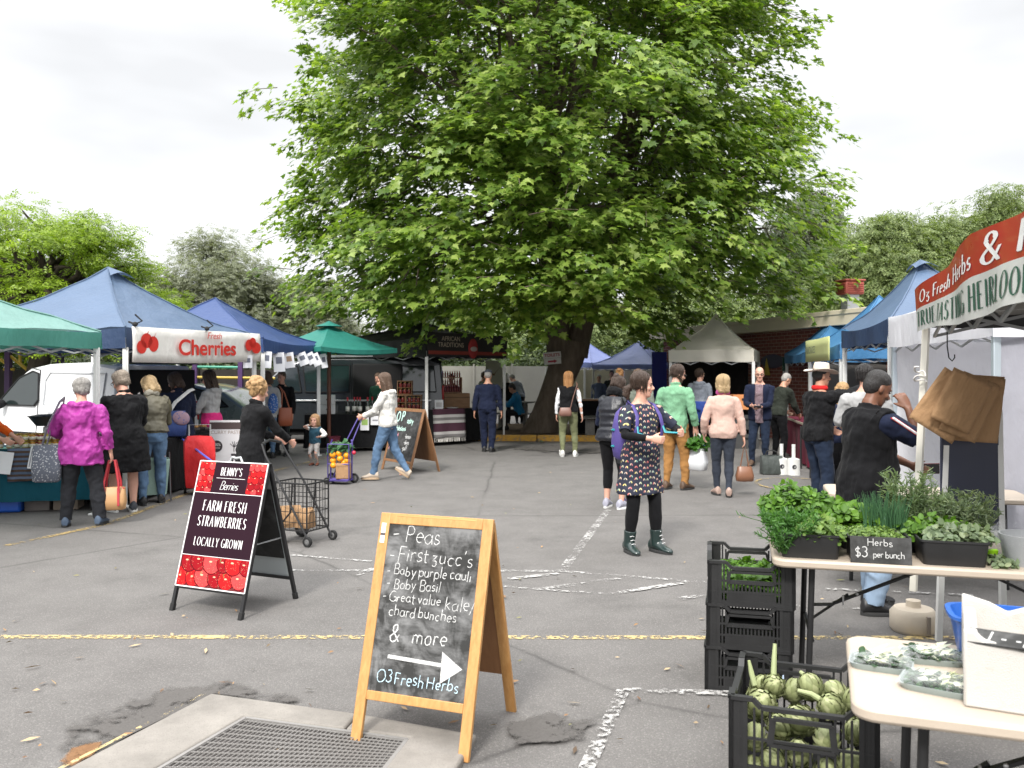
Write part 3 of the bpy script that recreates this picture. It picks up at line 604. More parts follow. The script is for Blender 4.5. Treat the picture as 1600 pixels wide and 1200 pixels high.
# ---------------------------------------------------------------- playground, fences
PURP,YEL,GRNP=plain('purple_post',(.07,.03,.11),.5),plain('yellow_rail',(.55,.38,.05),.5),plain('green_rail',(.05,.30,.20),.5)
pg=thing('climbing_frame','purple and yellow playground climbing frame behind the white van','playground',(0,0,0));Y=19.0
for px in (13,63,94):q=P(px,580,Y);m=MB();m.bar((q.x,Y,0),(q.x,Y,2.9),.12,.12);m.build('post',PURP,pg,bevel=.01)
m=MB()
for a,b_ in (((14,546),(50,544)),((16,556),(60,592)),((6,577),(22,577)),((30,545),(32,570)),((45,545),(47,560)),((0,561),(12,570))):m.tube([P(*a,Y),P(*b_,Y)],.035,6)
m.build('rail',YEL,pg)
pg2=thing('climbing_frame','green and yellow rails on a purple post behind the grey green car','playground',(0,0,0));Y=18.5
for px in (305,376):q=P(px,580,Y);m=MB();m.bar((q.x,Y,0),(q.x,Y,2.15),.10,.10);m.build('post',PURP,pg2,bevel=.01)
m=MB();m.tube([P(307,573,Y),P(374,574,Y)],.03,6);m.build('rail',GRNP,pg2);m=MB();m.tube([P(285,589,Y),P(430,591,Y)],.03,6);m.build('rail',YEL,pg2)
def fence(label,a,b_,h,mt,n,pm=None):
 a,b_=Vector(a),Vector(b_);t=thing('fence',label,'fence',tuple(a));d=b_-a;m=MB();m.bar(Vector((0,0,h/2)),d+Vector((0,0,h/2)),.03,h);m.build('panel',mt,t,smooth=0)
 for k in range(n+1):m=MB();p=d*k/n;m.bar(p+Vector((0,-.04,0)),p+Vector((0,-.04,h+.08)),.07,.07);m.build('post',pm or mt,t,smooth=0)
 return t
fence('long dark timber fence behind the left hand vans',(-18,23,0),(-3.2,26.2,0),1.75,wood('dark_fence',(.018,.014,.012),(.045,.035,.028),1),10)
fence('pale grey tin fence behind the picnic tables',(-3,33.5,0),(9,35,0),1.9,plain('pale_tin',(.30,.29,.26),.6,.1,.15,2),8)
fence('cream tarpaulin screen behind the far blue stalls',(1.2,30.2,0),(5.2,29.6,0),1.75,canvas('tarp',(.50,.46,.34),.2),3,ALU)
fence('dark timber screen at the back of the black stall',(-6.3,23.8,0),(-2.4,24.6,0),1.7,wood('dark_fence',(.018,.014,.012),(.045,.035,.028),1),4)
# ================================================================== VEHICLES
TYRE,RIM=plain('tyre_rubber',(.018,.018,.018),.85),plain('wheel_silver',(.42,.43,.44),.35,.8);CARGLASS=glass('car_glass',(.015,.022,.022));DARKIN=plain('dark_interior',(.008,.008,.009),.9)
def car(name,label,loc,rz,paintm,prof,wdt,wins,wheels,doors=(),extra=None,lights=True,cat='car'):
 """prof: side outline (x, z) closed; wins: list of side-glass outlines; x forward"""
 t=thing(name,label,cat,loc,rz);hw=wdt/2;m=MB();n=len(prof)
 zs=[p[1]for p in prof];zt=max(zs)
 def ins(z):return hw-(.0 if z<.95 else (z-.95)/max(.01,zt-.95)*.16*min(1,hw))
 xs0,xs1=min(p[0]for p in prof),max(p[0]for p in prof)
 rings=[]
 for k,s in enumerate((-1,-.93,-.6,0,.6,.93,1)):
  sh={1:.93,.93:.985,.6:1,0:1.003}[abs(s)]
  rings.append([Vector(((x-(xs0+xs1)/2)*(1 if abs(s)<.99 else .985)+(xs0+xs1)/2,s*ins(z),.62+(z-.62)*(1 if abs(s)<.9 else (.985 if abs(s)<.99 else .95))))for x,z in prof])
 m.loft(rings);m.build('body',paintm,t,smooth=35,bevel=.012)
 for s in (-1,1):
  for k,wn in enumerate(wins):
   m=MB();pts=[Vector((x,s*(ins(z)+.006),z))for x,z in wn];pi=[Vector((p.x,p.y-s*.02,p.z))for p in pts];nn=len(pts)
   m.add(pts+pi,[tuple(range(nn)),tuple(range(2*nn-1,nn-1,-1))]+[(i,(i+1)%nn,(i+1)%nn+nn,i+nn)for i in range(nn)]);wo=m.build('side_window',CARGLASS,t,smooth=0)
   m=MB()
   for i in range(nn):m.bar(pts[i],pts[(i+1)%nn],.022,.022)
   m.build('window_seal',DARKIN,wo,smooth=0)
  for d in doors:
   m=MB();pts=[Vector((x,s*(ins(z)+.003),z))for x,z in d]
   for a,b_ in zip(pts[:-1],pts[1:]):m.bar(a,b_,.01,.012)
   m.build('door_seam',DARKIN,t,smooth=0)
  for wx,wr in wheels:
   Mx=Matrix.Translation((wx,s*(hw-.10),wr))@Matrix.Rotation(R(90)*-s,4,'X');m=MB();m.lathe([(wr*.62,-.09),(wr*.95,-.10),(wr,-.06),(wr,.06),(wr*.95,.10),(wr*.62,.105)],24,Mx,cap=False);wh=m.build('wheel',TYRE,t)
   m=MB();m.lathe([(.0,.085),(wr*.2,.09),(wr*.3,.06),(wr*.55,.085),(wr*.64,.10),(wr*.64,.0)],20,Mx);m.build('rim',RIM,wh)
   m=MB();m.lathe([(wr*1.22,.0),(wr*1.22,.105)],24,Matrix.Translation((wx,s*(hw-.105),wr))@Matrix.Rotation(R(90)*-s,4,'X'));m.build('wheel_arch',DARKIN,t)
 if extra:extra(t,hw,ins)
 return t
def mirror_and_lights(x_m,z_m,xf,zf,xr,zr,col):
 def f(t,hw,ins):
  for s in (-1,1):
   m=MB();m.ell((x_m,s*(hw+.10),z_m),(.07,.12,.09));m.build('wing_mirror',col,t)
   m=MB();m.ell((xf,s*(hw-.22),zf),(.10,.20,.10));m.build('headlight',plain('lamp_glass',(.55,.56,.57),.15,.2),t)
   m=MB();m.box((xr,s*(hw-.08),zr),(.05,.14,.34));m.build('tail_light',plain('red_lamp',(.30,.012,.012),.2),t,bevel=.02)
  m=MB();m.box(((xf+xr)/2,0,.3),(abs(xf-xr)*.9,hw*1.8,.16));m.build('underbody',DARKIN,t,smooth=0)
 return f
WHITEP=plain('white_car_paint',(.72,.73,.74),.25,0,.03,2,spec=.6,coat=.6);GREENG=plain('grey_green_car_paint',(.20,.25,.235),.28,.3,.05,2,coat=.7);BLACKP=plain('dark_grey_van_paint',(.025,.028,.032),.22,.2,.1,2,coat=.8)
# small white panel van (nose to the left)
VS=1.05
vp=[(2.05,.32),(2.10,.55),(2.05,.86),(1.86,1.0),(1.30,1.12),(.72,1.62),(.45,1.76),(-.1,1.84),(-1.2,1.86),(-1.98,1.80),(-2.08,1.2),(-2.1,.6),(-2.06,.32)]
q=P(130,580,15.6)
def van_extra(t,hw,ins):
 mirror_and_lights(.98,1.12,1.98,.84,-2.06,1.0,DARKIN)(t,hw,ins)
 for s in (-1,1):
  m=MB();pts=[(-1.75,1.66),(-.22,1.68),(-.12,1.55),(-.15,1.10),(-.3,1.0),(-1.75,1.0)]
  for a,b_ in zip(pts,pts[1:]+pts[:1]):m.bar((a[0],s*(ins(a[1])+.004),a[1]),(b_[0],s*(ins(b_[1])+.004),b_[1]),.014,.02)
  m.build('panel_crease',plain('white_crease',(.45,.46,.47),.3),t,smooth=0)
  m=MB();m.box((-.05,s*(hw+.004),.55),(3.2,.03,.18));m.build('side_moulding',DARKIN,t,bevel=.01)
 m=MB();m.add([(1.30,-.66,1.135),(1.30,.66,1.135),(.74,.58,1.60),(.74,-.58,1.60)],[(0,1,2,3)]);m.build('windscreen',CARGLASS,t,smooth=0,thick=.02)
car('panel_van','white panel van with open rear behind the cherry stall',(q.x,15.6,0),R(180-30),WHITEP,vp,1.72,[[(1.22,1.10),(1.12,1.22),(.68,1.58),(.30,1.70),(.12,1.66),(.02,1.20),(.12,1.10)]],[(1.35,.31),(-1.42,.31)],[[(.05,.4),(.0,1.05),(.08,1.72),(.35,1.76)],[(1.25,.4),(1.28,1.08)]],van_extra,cat='van')
# raised tailgate and a dark panel painting in the shade of the white van's open rear
lo=bpy.data.objects['panel_van']
m=MB();m.box((-2.10,0,1.15),(.05,1.42,1.15));m.build('load_bay_shade',DARKIN,lo,smooth=0)
m=MB();m.grid(lambda u,v:Vector((-2.1-1.05*v,(u-.5)*1.5,1.84+.22*v+.10*math.sin(v*3.1))),6,8);m.build('tailgate',plain('tailgate_dark',(.03,.03,.032),.4),lo,thick=.05)
# grey green hatchback
hp=[(2.05,.30),(2.1,.52),(2.0,.74),(1.6,.88),(1.05,.95),(.45,1.34),(.1,1.44),(-.7,1.45),(-1.35,1.30),(-1.85,.98),(-2.02,.92),(-2.08,.6),(-2.02,.30)]
q=P(270,580,17.4)
car('hatchback','grey green hatchback parked behind the cherry and curry stalls',(q.x+.1,17.4,0),R(180-8),GREENG,hp,1.72,[[(.98,.97),(.45,1.30),(.05,1.39),(.0,.97)],[(-.06,.97),(-.05,1.39),(-.6,1.395),(-.75,.98)],[(-.82,.99),(-.68,1.39),(-1.2,1.26),(-1.5,1.02)]],[(1.28,.30),(-1.30,.30)],[[(.02,.35),(-.02,1.40)],[(-.8,.5),(-.64,1.40)],[(1.02,.4),(1.04,.95)]],mirror_and_lights(.88,.98,1.95,.72,-2.0,.86,GREENG))
# dark van, side door open
dp=[(2.45,.35),(2.52,.7),(2.42,1.0),(1.85,1.18),(1.15,1.86),(.8,1.99),(.2,2.05),(-2.2,2.05),(-2.48,1.95),(-2.55,1.0),(-2.5,.35)]
q=P(530,580,20.8)
def dv_extra(t,hw,ins):
 mirror_and_lights(1.45,1.3,2.40,.86,-2.52,1.2,BLACKP)(t,hw,ins)
 for s in (-1,1):
  m=MB();m.box((-.15,s*(hw+.01),1.02),(4.2,.025,.04));m.build('side_trim',plain('trim_silver',(.5,.51,.52),.3,.8),t,bevel=.006)
  m=MB();m.bar((1.0,s*(hw-.16),2.03),(-2.2,s*(hw-.16),2.09),.05,.05);m.build('roof_rail',plain('trim_silver',(.5,.51,.52),.3,.8),t)
 m=MB();m.box((-1.0,hw*.95,1.15),(1.15,.12,1.45));m.build('doorway_shade',DARKIN,t,bevel=.04)  # dark slab paints in the shade inside the open side door
car('dark_van','dark grey people van behind the flyer hung stall and parasol',(q.x,20.8,0),R(180+4),BLACKP,dp,1.9,[[(1.72,1.22),(1.15,1.76),(.85,1.82),(.75,1.22)],[(.65,1.22),(.72,1.84),(-.35,1.84),(-.35,1.22)],[(-.45,1.22),(-.45,1.84),(-2.3,1.82),(-2.36,1.22)]],[(1.62,.34),(-1.58,.34)],[[(.70,.45),(.68,1.9)],[(-.4,.45),(-.4,1.9)]],dv_extra,cat='van')
# ================================================================== PEOPLE
def skin_mat(name,c):
 key=('skin',name)
 if key in MATS:return MATS[key]
 b=NB(name);v=b.coord();n=b.noise(v,14,4,.6);b.col(b.mix(n.outputs['Fac'],dim(c,.86),(min(1,c[0]*1.16),c[1]*1.04,c[2]*1.0)));b.set(Roughness=.5,Subsurface_Weight=.12,Subsurface_Scale=.01,Specular_IOR_Level=.4)
 b.bump(b.noise(v,120,2).outputs['Fac'],.1,.002);MATS[key]=b.m;return b.m
def hair_mat(name,c1,c2):
 key=('hair',name)
 if key in MATS:return MATS[key]
 b=NB(name);v=b.coord(scale=(1,1,.12));n=b.noise(v,120,5,.7);n2=b.noise(b.coord(),16,3)
 b.col(b.mix(b.math('ADD',b.math('MULTIPLY',n.outputs['Fac'],.75),b.math('MULTIPLY',n2.outputs['Fac'],.25)),dim(c1,.55),dim(c2,1.35)));b.bump(n.outputs['Fac'],.9,.012);b.set(Roughness=.48,Specular_IOR_Level=.4);MATS[key]=b.m;return b.m
PALE,TAN,BROWN=skin_mat('fair_skin',(.56,.33,.25)),skin_mat('tanned_skin',(.45,.25,.17)),skin_mat('brown_skin',(.16,.075,.045))
LIPS={0:plain('lips',(.36,.12,.10),.45),1:plain('dark_lips',(.10,.035,.03),.45)}
EYEM,BROWM=plain('eye_dark',(.02,.015,.012),.15),plain('brow_hair',(.045,.03,.02),.8)
def ik(a,t,l1,l2,pole):
 a,t,pole=Vector(a),Vector(t),Vector(pole);d=t-a;L_=d.length
 if L_>(l1+l2)*.995:t=a+d.normalized()*(l1+l2)*.995;d=t-a;L_=d.length
 x=(l1*l1-l2*l2+L_*L_)/(2*L_);h=math.sqrt(max(0,l1*l1-x*x));u=d/L_;p=pole-u*pole.dot(u);p.normalize()
 return a+u*x+p*h,t
def hand_mesh(m,w,d,thumb,side,s,curl=.45,k=1.):
 """palm and five bent fingers at wrist w; d points to the fingers, thumb is the thumb-side direction"""
 d=d.normalized();t=(thumb-d*thumb.dot(d)).normalized();n=d.cross(t)*(-side);s*=k
 rings=[]
 for z,a,b_ in ((-.03,.024,.018),(.0,.028,.019),(.03,.038,.017),(.065,.042,.015),(.09,.041,.013),(.098,.034,.009)):
  c=w+d*z*s;rings.append([c+t*a*s*math.cos(q)+n*b_*s*math.sin(q)for q in (2*math.pi*i/12 for i in range(12))])
 m.loft(rings)
 for i,(off,ln)in enumerate(((.031,.070),(.0105,.080),(-.0105,.074),(-.031,.058))):
  p=w+(d*.086+t*off)*s;pts=[p];a=curl*.7+i*.05;fan=t*off*1.1
  for f in (.45,.32,.27):dd=d*math.cos(a)+n*math.sin(a)+fan;p=p+dd.normalized()*ln*f*s;pts.append(p);a+=curl
  m.tube(pts,[.0098*s,.0092*s,.0082*s,.0062*s],8)
 p=w+(d*.025+t*.030)*s;dd=(d*.75+t*.62+n*.25).normalized();p2=p+dd*.034*s;p3=p2+(dd*.8+d*.3+n*.2).normalized()*.030*s
 m.tube([p-dd*.012*s,p,p2,p3],[.013*s,.0125*s,.0105*s,.0075*s],8)
class Fig:pass
def person(label,px,py,h,yaw,skin=PALE,hair=('short',None),top=None,over=None,bottom=None,shoes=None,pose=None,det=1,build=1.,face=False,group=None,glasses=False,beard=None,at=None,hat=None,collar=None,female=False,cuff=None):
 """stands at the ground point of a photo pixel; local +Y is the way the body faces, yaw 0 = away from the camera, 90 = to the left"""
 pose=pose or{};g=Vector(at)if at is not None else G(px,py)
 t=thing('person',label,'person',tuple(g),R(yaw),group);s=h/1.75;F=Fig();F.t=t;F.s=s;F.g=g;F.yaw=yaw
 vx=.0072 if det>=2 else (.0085 if det==1 else .011);sit=pose.get('sit');wd=build
 pel=Vector(pose.get('pelvis',(0,0,.93)))*s if not sit else Vector((0,0,sit))
 lean,sl,tw=pose.get('lean',2),pose.get('side',0),pose.get('twist',0);T=Euler((R(-lean),R(sl),R(tw))).to_matrix()
 tor=lambda x,y,z:pel+T@(Vector((x,y,z))*s)
 shw=(.172 if female else .192)*(.5+.5*wd);hy,hp_,hr=pose.get('head',(0,0,0));HM=T@Euler((R(-hp_),R(hr),R(hy))).to_matrix();neck=tor(0,-.005,.56);hs=s*pose.get('headscale',1.0)
 hd=lambda x,y,z:neck+T@Vector((0,.012,.022))*s+HM@(Vector((x,y,z))*hs)
 F.hd,F.tor,F.HM,F.T,F.hs=hd,tor,HM,T,hs
# --- limbs
 arms={}
 for sd,kk in ((-1,'lh'),(1,'rh')):
  sh=tor(sd*(shw-.008),-.01,.448);tg=Vector(pose[kk])*s if kk in pose else pel+Vector((sd*(.245+.05*(wd-1)),.06,-.13))*s
  el,wr=ik(sh,tg,.295*s,.255*s,pose.get(kk+'p',(sd*.55,-.75,-.35)));arms[sd]=(sh,el,wr)
 legs={}
 for sd,kk in ((-1,'lf'),(1,'rf')):
  hp2=pel+Matrix.Rotation(R(tw*.4),3,'Z')@Vector((sd*.088*(.6+.4*wd),0,-.03))*s;ft=Vector(pose.get(kk,(sd*.10,0,0)))*s;an=ft+Vector((0,0,.085*s));tl=pose.get(kk+'t',0);an+=Vector((0,.0,0))
  kn,an=ik(hp2,an,.415*s,.408*s,pose.get(kk+'p',(sd*.12,1,0)));legs[sd]=(hp2,kn,an,tl)
 F.arms,F.legs,F.pel=arms,legs,pel
# --- body (one continuous surface)
 def torso(m,e,z0,z1,waist=1.,flare=0,chest=0,puff=0,belly=0,cut=None):
  prof=[(-.10,.160,.112,0),(-.02,.166,.118,-.006),(.06,.160,.114,0),(.14,.140*waist,.104,.004),(.22,.143*waist,.106,.008),(.31,.158,.114+chest,.008),(.38,.166,.112+chest*.8,.002),(.43,.168,.100,-.006),(.465,.158,.088,-.010),(.495,.126,.076,-.012),(.52,.092,.066,-.012),(.545,.068,.060,-.010),(.60,.056,.058,.0)]
  zs=[p[0]for p in prof];rows=[];n=max(6,int((z1-z0)/.035));k2=wd if True else 1
  for i in range(n+1):
   z=lerp(z0,z1,i/n);a,b_,y=(np.interp(z,zs,[p[j]for p in prof])for j in (1,2,3))
   if female:a*=np.interp(z,[-.1,0,.15,.25,.5],[1.05,1.06,.96,.96,.93])
   f=np.interp(z,[-.9,-.10,.1,.2],[1,1,0,0])*flare if z<.1 else 0
   down=max(0,-.05-z);pf=puff*(abs(math.sin(z*3.14159/.062))-.4)if puff and z<.44 else 0
   kw=np.interp(z,[.0,.45,.55],[k2,(k2+1)/2,1]);by=belly*math.exp(-((z-.12)/.14)**2)
   tp_=np.interp(z,[-.10,-.04],[.86,1])if z0>-.12 else 1;a,b_=a*tp_,b_*tp_;a,b_=a*kw+e+down*flare+pf,b_*(kw if k2>1 else 1)+e+down*flare*.8+pf+by*.5
   rows.append([tor(0,0,0)+(T if z>-.12 else T.lerp(Matrix.Identity(3),min(1,(-.12-z)*3)))@(Vector((a*math.cos(q),y+by*.5+b_*math.sin(q)*(1 if abs(math.sin(q))<.9 else .97),z))*s)for q in (2*math.pi*i2/22 for i2 in range(22))])
  m.loft(rows)
 def arm(m,sd,e,upto,puff=0,sq=1.):
  sh,el,wr=arms[sd];full=[(sh+T@Vector((-sd*.05,0,.005))*s,.045),(sh+(el-sh)*.10,.050),(sh+(el-sh)*.35,.048*(.5+.5*wd)),(sh+(el-sh)*.7,.042*(.5+.5*wd)),(el,.038),(el+(wr-el)*.25,.039),(el+(wr-el)*.6,.032),(el+(wr-el)*.95,.026),(wr,.025)]
  ln=[0.];
  for a,b_ in zip(full[:-1],full[1:]):ln.append(ln[-1]+(b_[0]-a[0]).length)
  tot=ln[-1]*upto;pts,rr=[],[]
  for i,(p,r)in enumerate(full):
   if ln[i]<=tot+1e-6:pts.append(p);rr.append((r*(.93 if female else 1)+e*(1 if i<7 else .8))*s)
   else:
    f=(tot-ln[i-1])/(ln[i]-ln[i-1]);pts.append(full[i-1][0].lerp(p,f));rr.append((lerp(full[i-1][1],r,f)+e)*s);break
# round the elbow
  m.tube(pts,rr,14);m.ell(sh-Vector((0,0,.006))*s,((.048+e*.75)*s,)*3,12,8)
 def leg(m,sd,e,upto,flare=0,slim=1.):
  hp2,kn,an,tl=legs[sd];full=[(hp2+Vector((0,0,.05))*s,.085),(hp2.lerp(kn,.12),.089),(hp2.lerp(kn,.45),.076),(hp2.lerp(kn,.85),.058),(kn,.054),(kn.lerp(an,.2),.053),(kn.lerp(an,.38),.054),(kn.lerp(an,.7),.040),(kn.lerp(an,.93),.033),(an+(an-kn)*.10,.034)]
  ln=[0.]
  for a,b_ in zip(full[:-1],full[1:]):ln.append(ln[-1]+(b_[0]-a[0]).length)
  tot=ln[-1]*upto;pts,rr=[],[]
  for i,(p,r)in enumerate(full):
   r=r*(.5+.5*wd)*(slim if i>2 else 1)+e+(flare*max(0,(ln[i]/ln[-1])-.4)if flare else 0)
   if ln[i]<=tot+1e-6:pts.append(p);rr.append(r*s)
   else:f=(tot-ln[i-1])/(ln[i]-ln[i-1]);pts.append(full[i-1][0].lerp(p,f));rr.append(lerp(rr[-1],r*s,f));break
  m.tube(pts,rr,16,ref=(0,1,0))
 m=MB();torso(m,-.004,-.10,.60)
 m.tube([tor(0,-.008,.50),tor(0,-.002,.57),hd(0,-.006,.05),hd(0,-.01,.10)],[.062*s,.055*s,.052*s,.055*s],14)
 head=[(-.012,.020,.022,.058),(.0,.036,.034,.052),(.02,.047,.050,.038),(.045,.056,.070,.020),(.075,.063,.084,.008),(.105,.069,.091,.0),(.14,.073,.096,-.004),(.175,.070,.093,-.008),(.205,.056,.074,-.010),(.222,.036,.047,-.010),(.230,.014,.02,-.010)]
 m.loft([[hd(a*math.cos(q),y+b_*math.sin(q),z)for q in (2*math.pi*i/20 for i in range(20))]for z,a,b_,y in head])
 m.tube([hd(0,.080,.122),hd(0,.096,.098),hd(0,.111,.075),hd(0,.102,.064),hd(0,.08,.062)],[.007*hs,.010*hs,.0145*hs,.012*hs,.006*hs],8)
 m.ell(hd(-.010,.092,.068),(.009*hs,)*3,8,6);m.ell(hd(.010,.092,.068),(.009*hs,)*3,8,6)
 m.ell(hd(0,.066,.008),(.026*hs,.022*hs,.018*hs),10,7)
 for q in (-1,1):
  m.ell(hd(q*.026,.084,.128),(.022*hs,.011*hs,.008*hs),8,6);m.ell(hd(q*.040,.062,.075),(.022*hs,.022*hs,.02*hs),8,6)
  m.ell(hd(q*.073,-.006,.095),(.011*hs,.019*hs,.031*hs),8,6,rot=HM.to_euler())
 for sd in (-1,1):
  arm(m,sd,0,1);sh,el,wr=arms[sd];kk='lh' if sd<0 else 'rh'
  dv=pose.get(kk+'d');dv=Vector(dv)if dv is not None else (wr-el);th=Vector(pose.get(kk+'t',(0,1,.6)))
  hand_mesh(m,wr,dv,th,sd,s,pose.get(kk+'c',.42));F.__dict__[kk]=wr+dv.normalized()*.085*s
  leg(m,sd,0,1);hp2,kn,an,tl=legs[sd];m.tube([an+Vector((0,-.03,-.045))*s,an+Vector((0,.06,-.055))*s,an+Vector((0,.13,-.062))*s],[.027*s,.026*s,.016*s],10)
 F.body=m.build('body',skin,t,smooth=180,remesh=vx*s**.5,soften=3)
# --- face details
 if face:
  for q in (-1,1):
   m=MB();m.ell(hd(q*.030,.0845,.108),(.0125*hs,.006*hs,.0062*hs),10,7,rot=HM.to_euler());m.build('eye',EYEM,F.body)
   m=MB();m.tube([hd(q*.014,.0945,.127),hd(q*.030,.093,.132),hd(q*.047,.080,.126)],[.0035*hs,.004*hs,.002*hs],6);m.build('eyebrow',BROWM,F.body)
  m=MB();m.tube([hd(-.024,.077,.037),hd(-.011,.0885,.040),hd(0,.090,.0385),hd(.011,.0885,.040),hd(.024,.077,.037)],[.0035*hs,.006*hs,.0065*hs,.006*hs,.0035*hs],6,r2=[.004*hs,.006*hs,.007*hs,.006*hs,.004*hs]);m.build('lips',LIPS[1 if skin is BROWN else 0],F.body)
 if glasses:
  m=MB()
  for q in (-1,1):
   m.tube([hd(q*.032+.023*math.cos(a),.104,.108+.017*math.sin(a))for a in (2*math.pi*i/14 for i in range(15))],.0032*hs,5,cap=False);m.tube([hd(q*.055,.102,.112),hd(q*.076,.06,.112),hd(q*.079,-.01,.108)],.003*hs,5)
   if glasses=='sun':m.ell(hd(q*.032,.103,.106),(.024*hs,.005*hs,.019*hs),10,6,rot=HM.to_euler())
  m.tube([hd(-.010,.105,.112),hd(.010,.105,.112)],.003*hs,5);m.build('glasses',plain('spectacle_black',(.012,.012,.012),.25),t)
 if beard:
  m=MB();m.loft([[hd(a*math.cos(q),y+b_*math.sin(q),z)for q in (2*math.pi*i/18 for i in range(18))]for z,a,b_,y in[(-.018,.022,.024,.058),(-.004,.041,.040,.050),(.02,.052,.055,.037),(.042,.0605,.070,.018),(.055,.061,.066,.010)]]);m.build('beard',beard,t,smooth=180,remesh=.008)
# --- hair
 st,hm=hair
 if st and hm is not None:
  m=MB();e0=HM.to_euler();E=lambda c,r:m.ell(hd(*c),tuple(q*hs for q in r),16,10,rot=e0)
  sc=1.0
  if st!='balding':E((0,-.016,.160),(.082,.096,.080))
  if st in ('short','cropped'):E((0,-.040,.118),(.077,.070,.082));E((0,-.012,.178 if st=='short' else .165),(.076,.090,.072))
  if st=='balding':E((0,-.048,.105),(.079,.062,.060))
  if st=='shortcurl':E((0,-.03,.13),(.092,.090,.100));E((0,-.06,.09),(.076,.055,.075));E((0,.02,.195),(.072,.066,.045))
  if st in ('bob','long','verylong'):
   E((0,-.040,.10),(.086,.074,.11));E((0,-.01,.172),(.083,.096,.073));dn={'bob':-.02,'long':-.14,'verylong':-.27}[st]
   for q in (-1,1):m.tube([hd(q*.058,.030,.175),hd(q*.078,.018,.11),hd(q*.082,-.004,.05),hd(q*.075,-.02,dn+.01)],[.026*hs,.026*hs,.027*hs,.014*hs],8,r2=[.045*hs,.042*hs,.04*hs,.02*hs])
   m.tube([hd(0,-.07,.12),hd(0,-.085,.04),hd(0,-.085,dn*.6),hd(0,-.080,dn-.02)],[.075*hs,.085*hs,.088*hs,.055*hs],12,r2=[.04*hs,.036*hs,.03*hs,.018*hs])
  if st in ('bun','curlybun','ponytail','lowtail'):
   E((0,-.030,.13),(.080,.080,.086))
   if st=='bun':E((0,-.095,.205),(.042,.042,.040))
   if st=='curlybun':
    rg=random.Random(3);E((0,-.05,.15),(.097,.09,.10));E((0,-.085,.215),(.075,.065,.055));E((0,-.06,.06),(.06,.05,.05))
    for i in range(46):a,b_=rg.uniform(0,6.28),rg.uniform(-.6,1.3);c=Vector((math.cos(a)*math.cos(b_)*.098,-.055+math.sin(a)*math.cos(b_)*.095,.155+math.sin(b_)*.105));(c.y<.035)and E(c,(rg.uniform(.015,.028),)*3)
   if st=='ponytail':m.tube([hd(0,-.10,.15),hd(0,-.135,.10),hd(0,-.125,.0),hd(.01,-.11,-.10)],[.028*hs,.035*hs,.033*hs,.010*hs],10)
   if st=='lowtail':E((.0,-.02,.168),(.089,.100,.080));m.ell(hd(-.0,-.105,.09),(.03*hs,)*3,8,6);m.tube([hd(0,-.10,.09),hd(-.0,-.145,.06),hd(.0,-.150,.0),hd(.0,-.13,-.05)],[.026*hs,.040*hs,.040*hs,.012*hs],10)
  ho=m.build('hair',hm,t,smooth=180,remesh=.009*max(s,.8),soften=2,fold=.016 if st not in ('cropped','balding')else .006,foldsize=.02)
 if st and hm is not None and det>=1 and st not in ('cropped','balding')and not hat:
  rg=random.Random(len(label));m=MB();dn={'bob':-.035,'long':-.16,'verylong':-.29}.get(st)
  for i in range(170 if det>=2 else 110):
   a=rg.uniform(-.75,math.pi+.75);ca,sa=math.cos(a),-math.sin(a);k=rg.uniform(1.0,1.07);q=[];tp0=rg.uniform(.1,1.3);end=(dn+rg.uniform(-.02,.05))if dn else rg.uniform(.03,.10)
   for j in range(7):
    f=j/6;th=tp0+(1.75-tp0)*min(1,f*1.7);z=.152+.092*math.cos(th);rr=math.sin(min(th,1.57));x,y=.090*k*rr*ca,-.018+.100*k*rr*sa
    if f>.55:z=lerp(.150,end,(f-.55)/.45);x*=1-.12*(f-.55)/.45;y*=1-.06*(f-.55)/.45
    if dn is None and f>.6:x*=.94;y=y*.95
    q.append(hd(x+rg.uniform(-.003,.003),y,z))
   m.tube(q,[.0025*hs]+[.0055*hs]*4+[.0045*hs,.001*hs],4)
  m.build('hair_strands',hm,ho,smooth=180)
 if hat=='cap':
  m=MB();m.ell(hd(0,-.012,.175),(.088*hs,.104*hs,.072*hs),16,9,rot=HM.to_euler());m.ell(hd(0,.095,.165),(.062*hs,.05*hs,.008*hs),12,6,rot=HM.to_euler());m.build('cap',cloth('cap_grey',(.05,.055,.07)),t,smooth=180,remesh=.009)
 if hat=='brim':
  m=MB();HH=Matrix.Translation(hd(0,-.008,.150))@HM.to_4x4()
  rows=[[HH@Vector((a*math.cos(q),a*1.10*math.sin(q),(z+(.030*math.cos(q)**2 if a>.12 else 0)-(.012*math.sin(q)**2 if a>.12 else 0))))*1 for q in (2*math.pi*i/28 for i in range(28))]for a,z in ((.001,.118),(.05,.118),(.075,.112),(.084,.075),(.090,.02),(.094,.004),(.14,.0),(.185,.004),(.186,.008),(.14,.006),(.098,.012))]
  m.loft(rows);hb=m.build('hat',plain('felt_hat',(.52,.45,.38),.85,var=.08,scale=10),t,smooth=70)
  m=MB();m.lathe([(.0925,.012),(.0915,.032)],28,HH@Matrix.Diagonal((1,1.1,1,1)),cap=False);m.build('hat_band',cloth('hat_band',(.25,.20,.16)),hb,thick=.004)
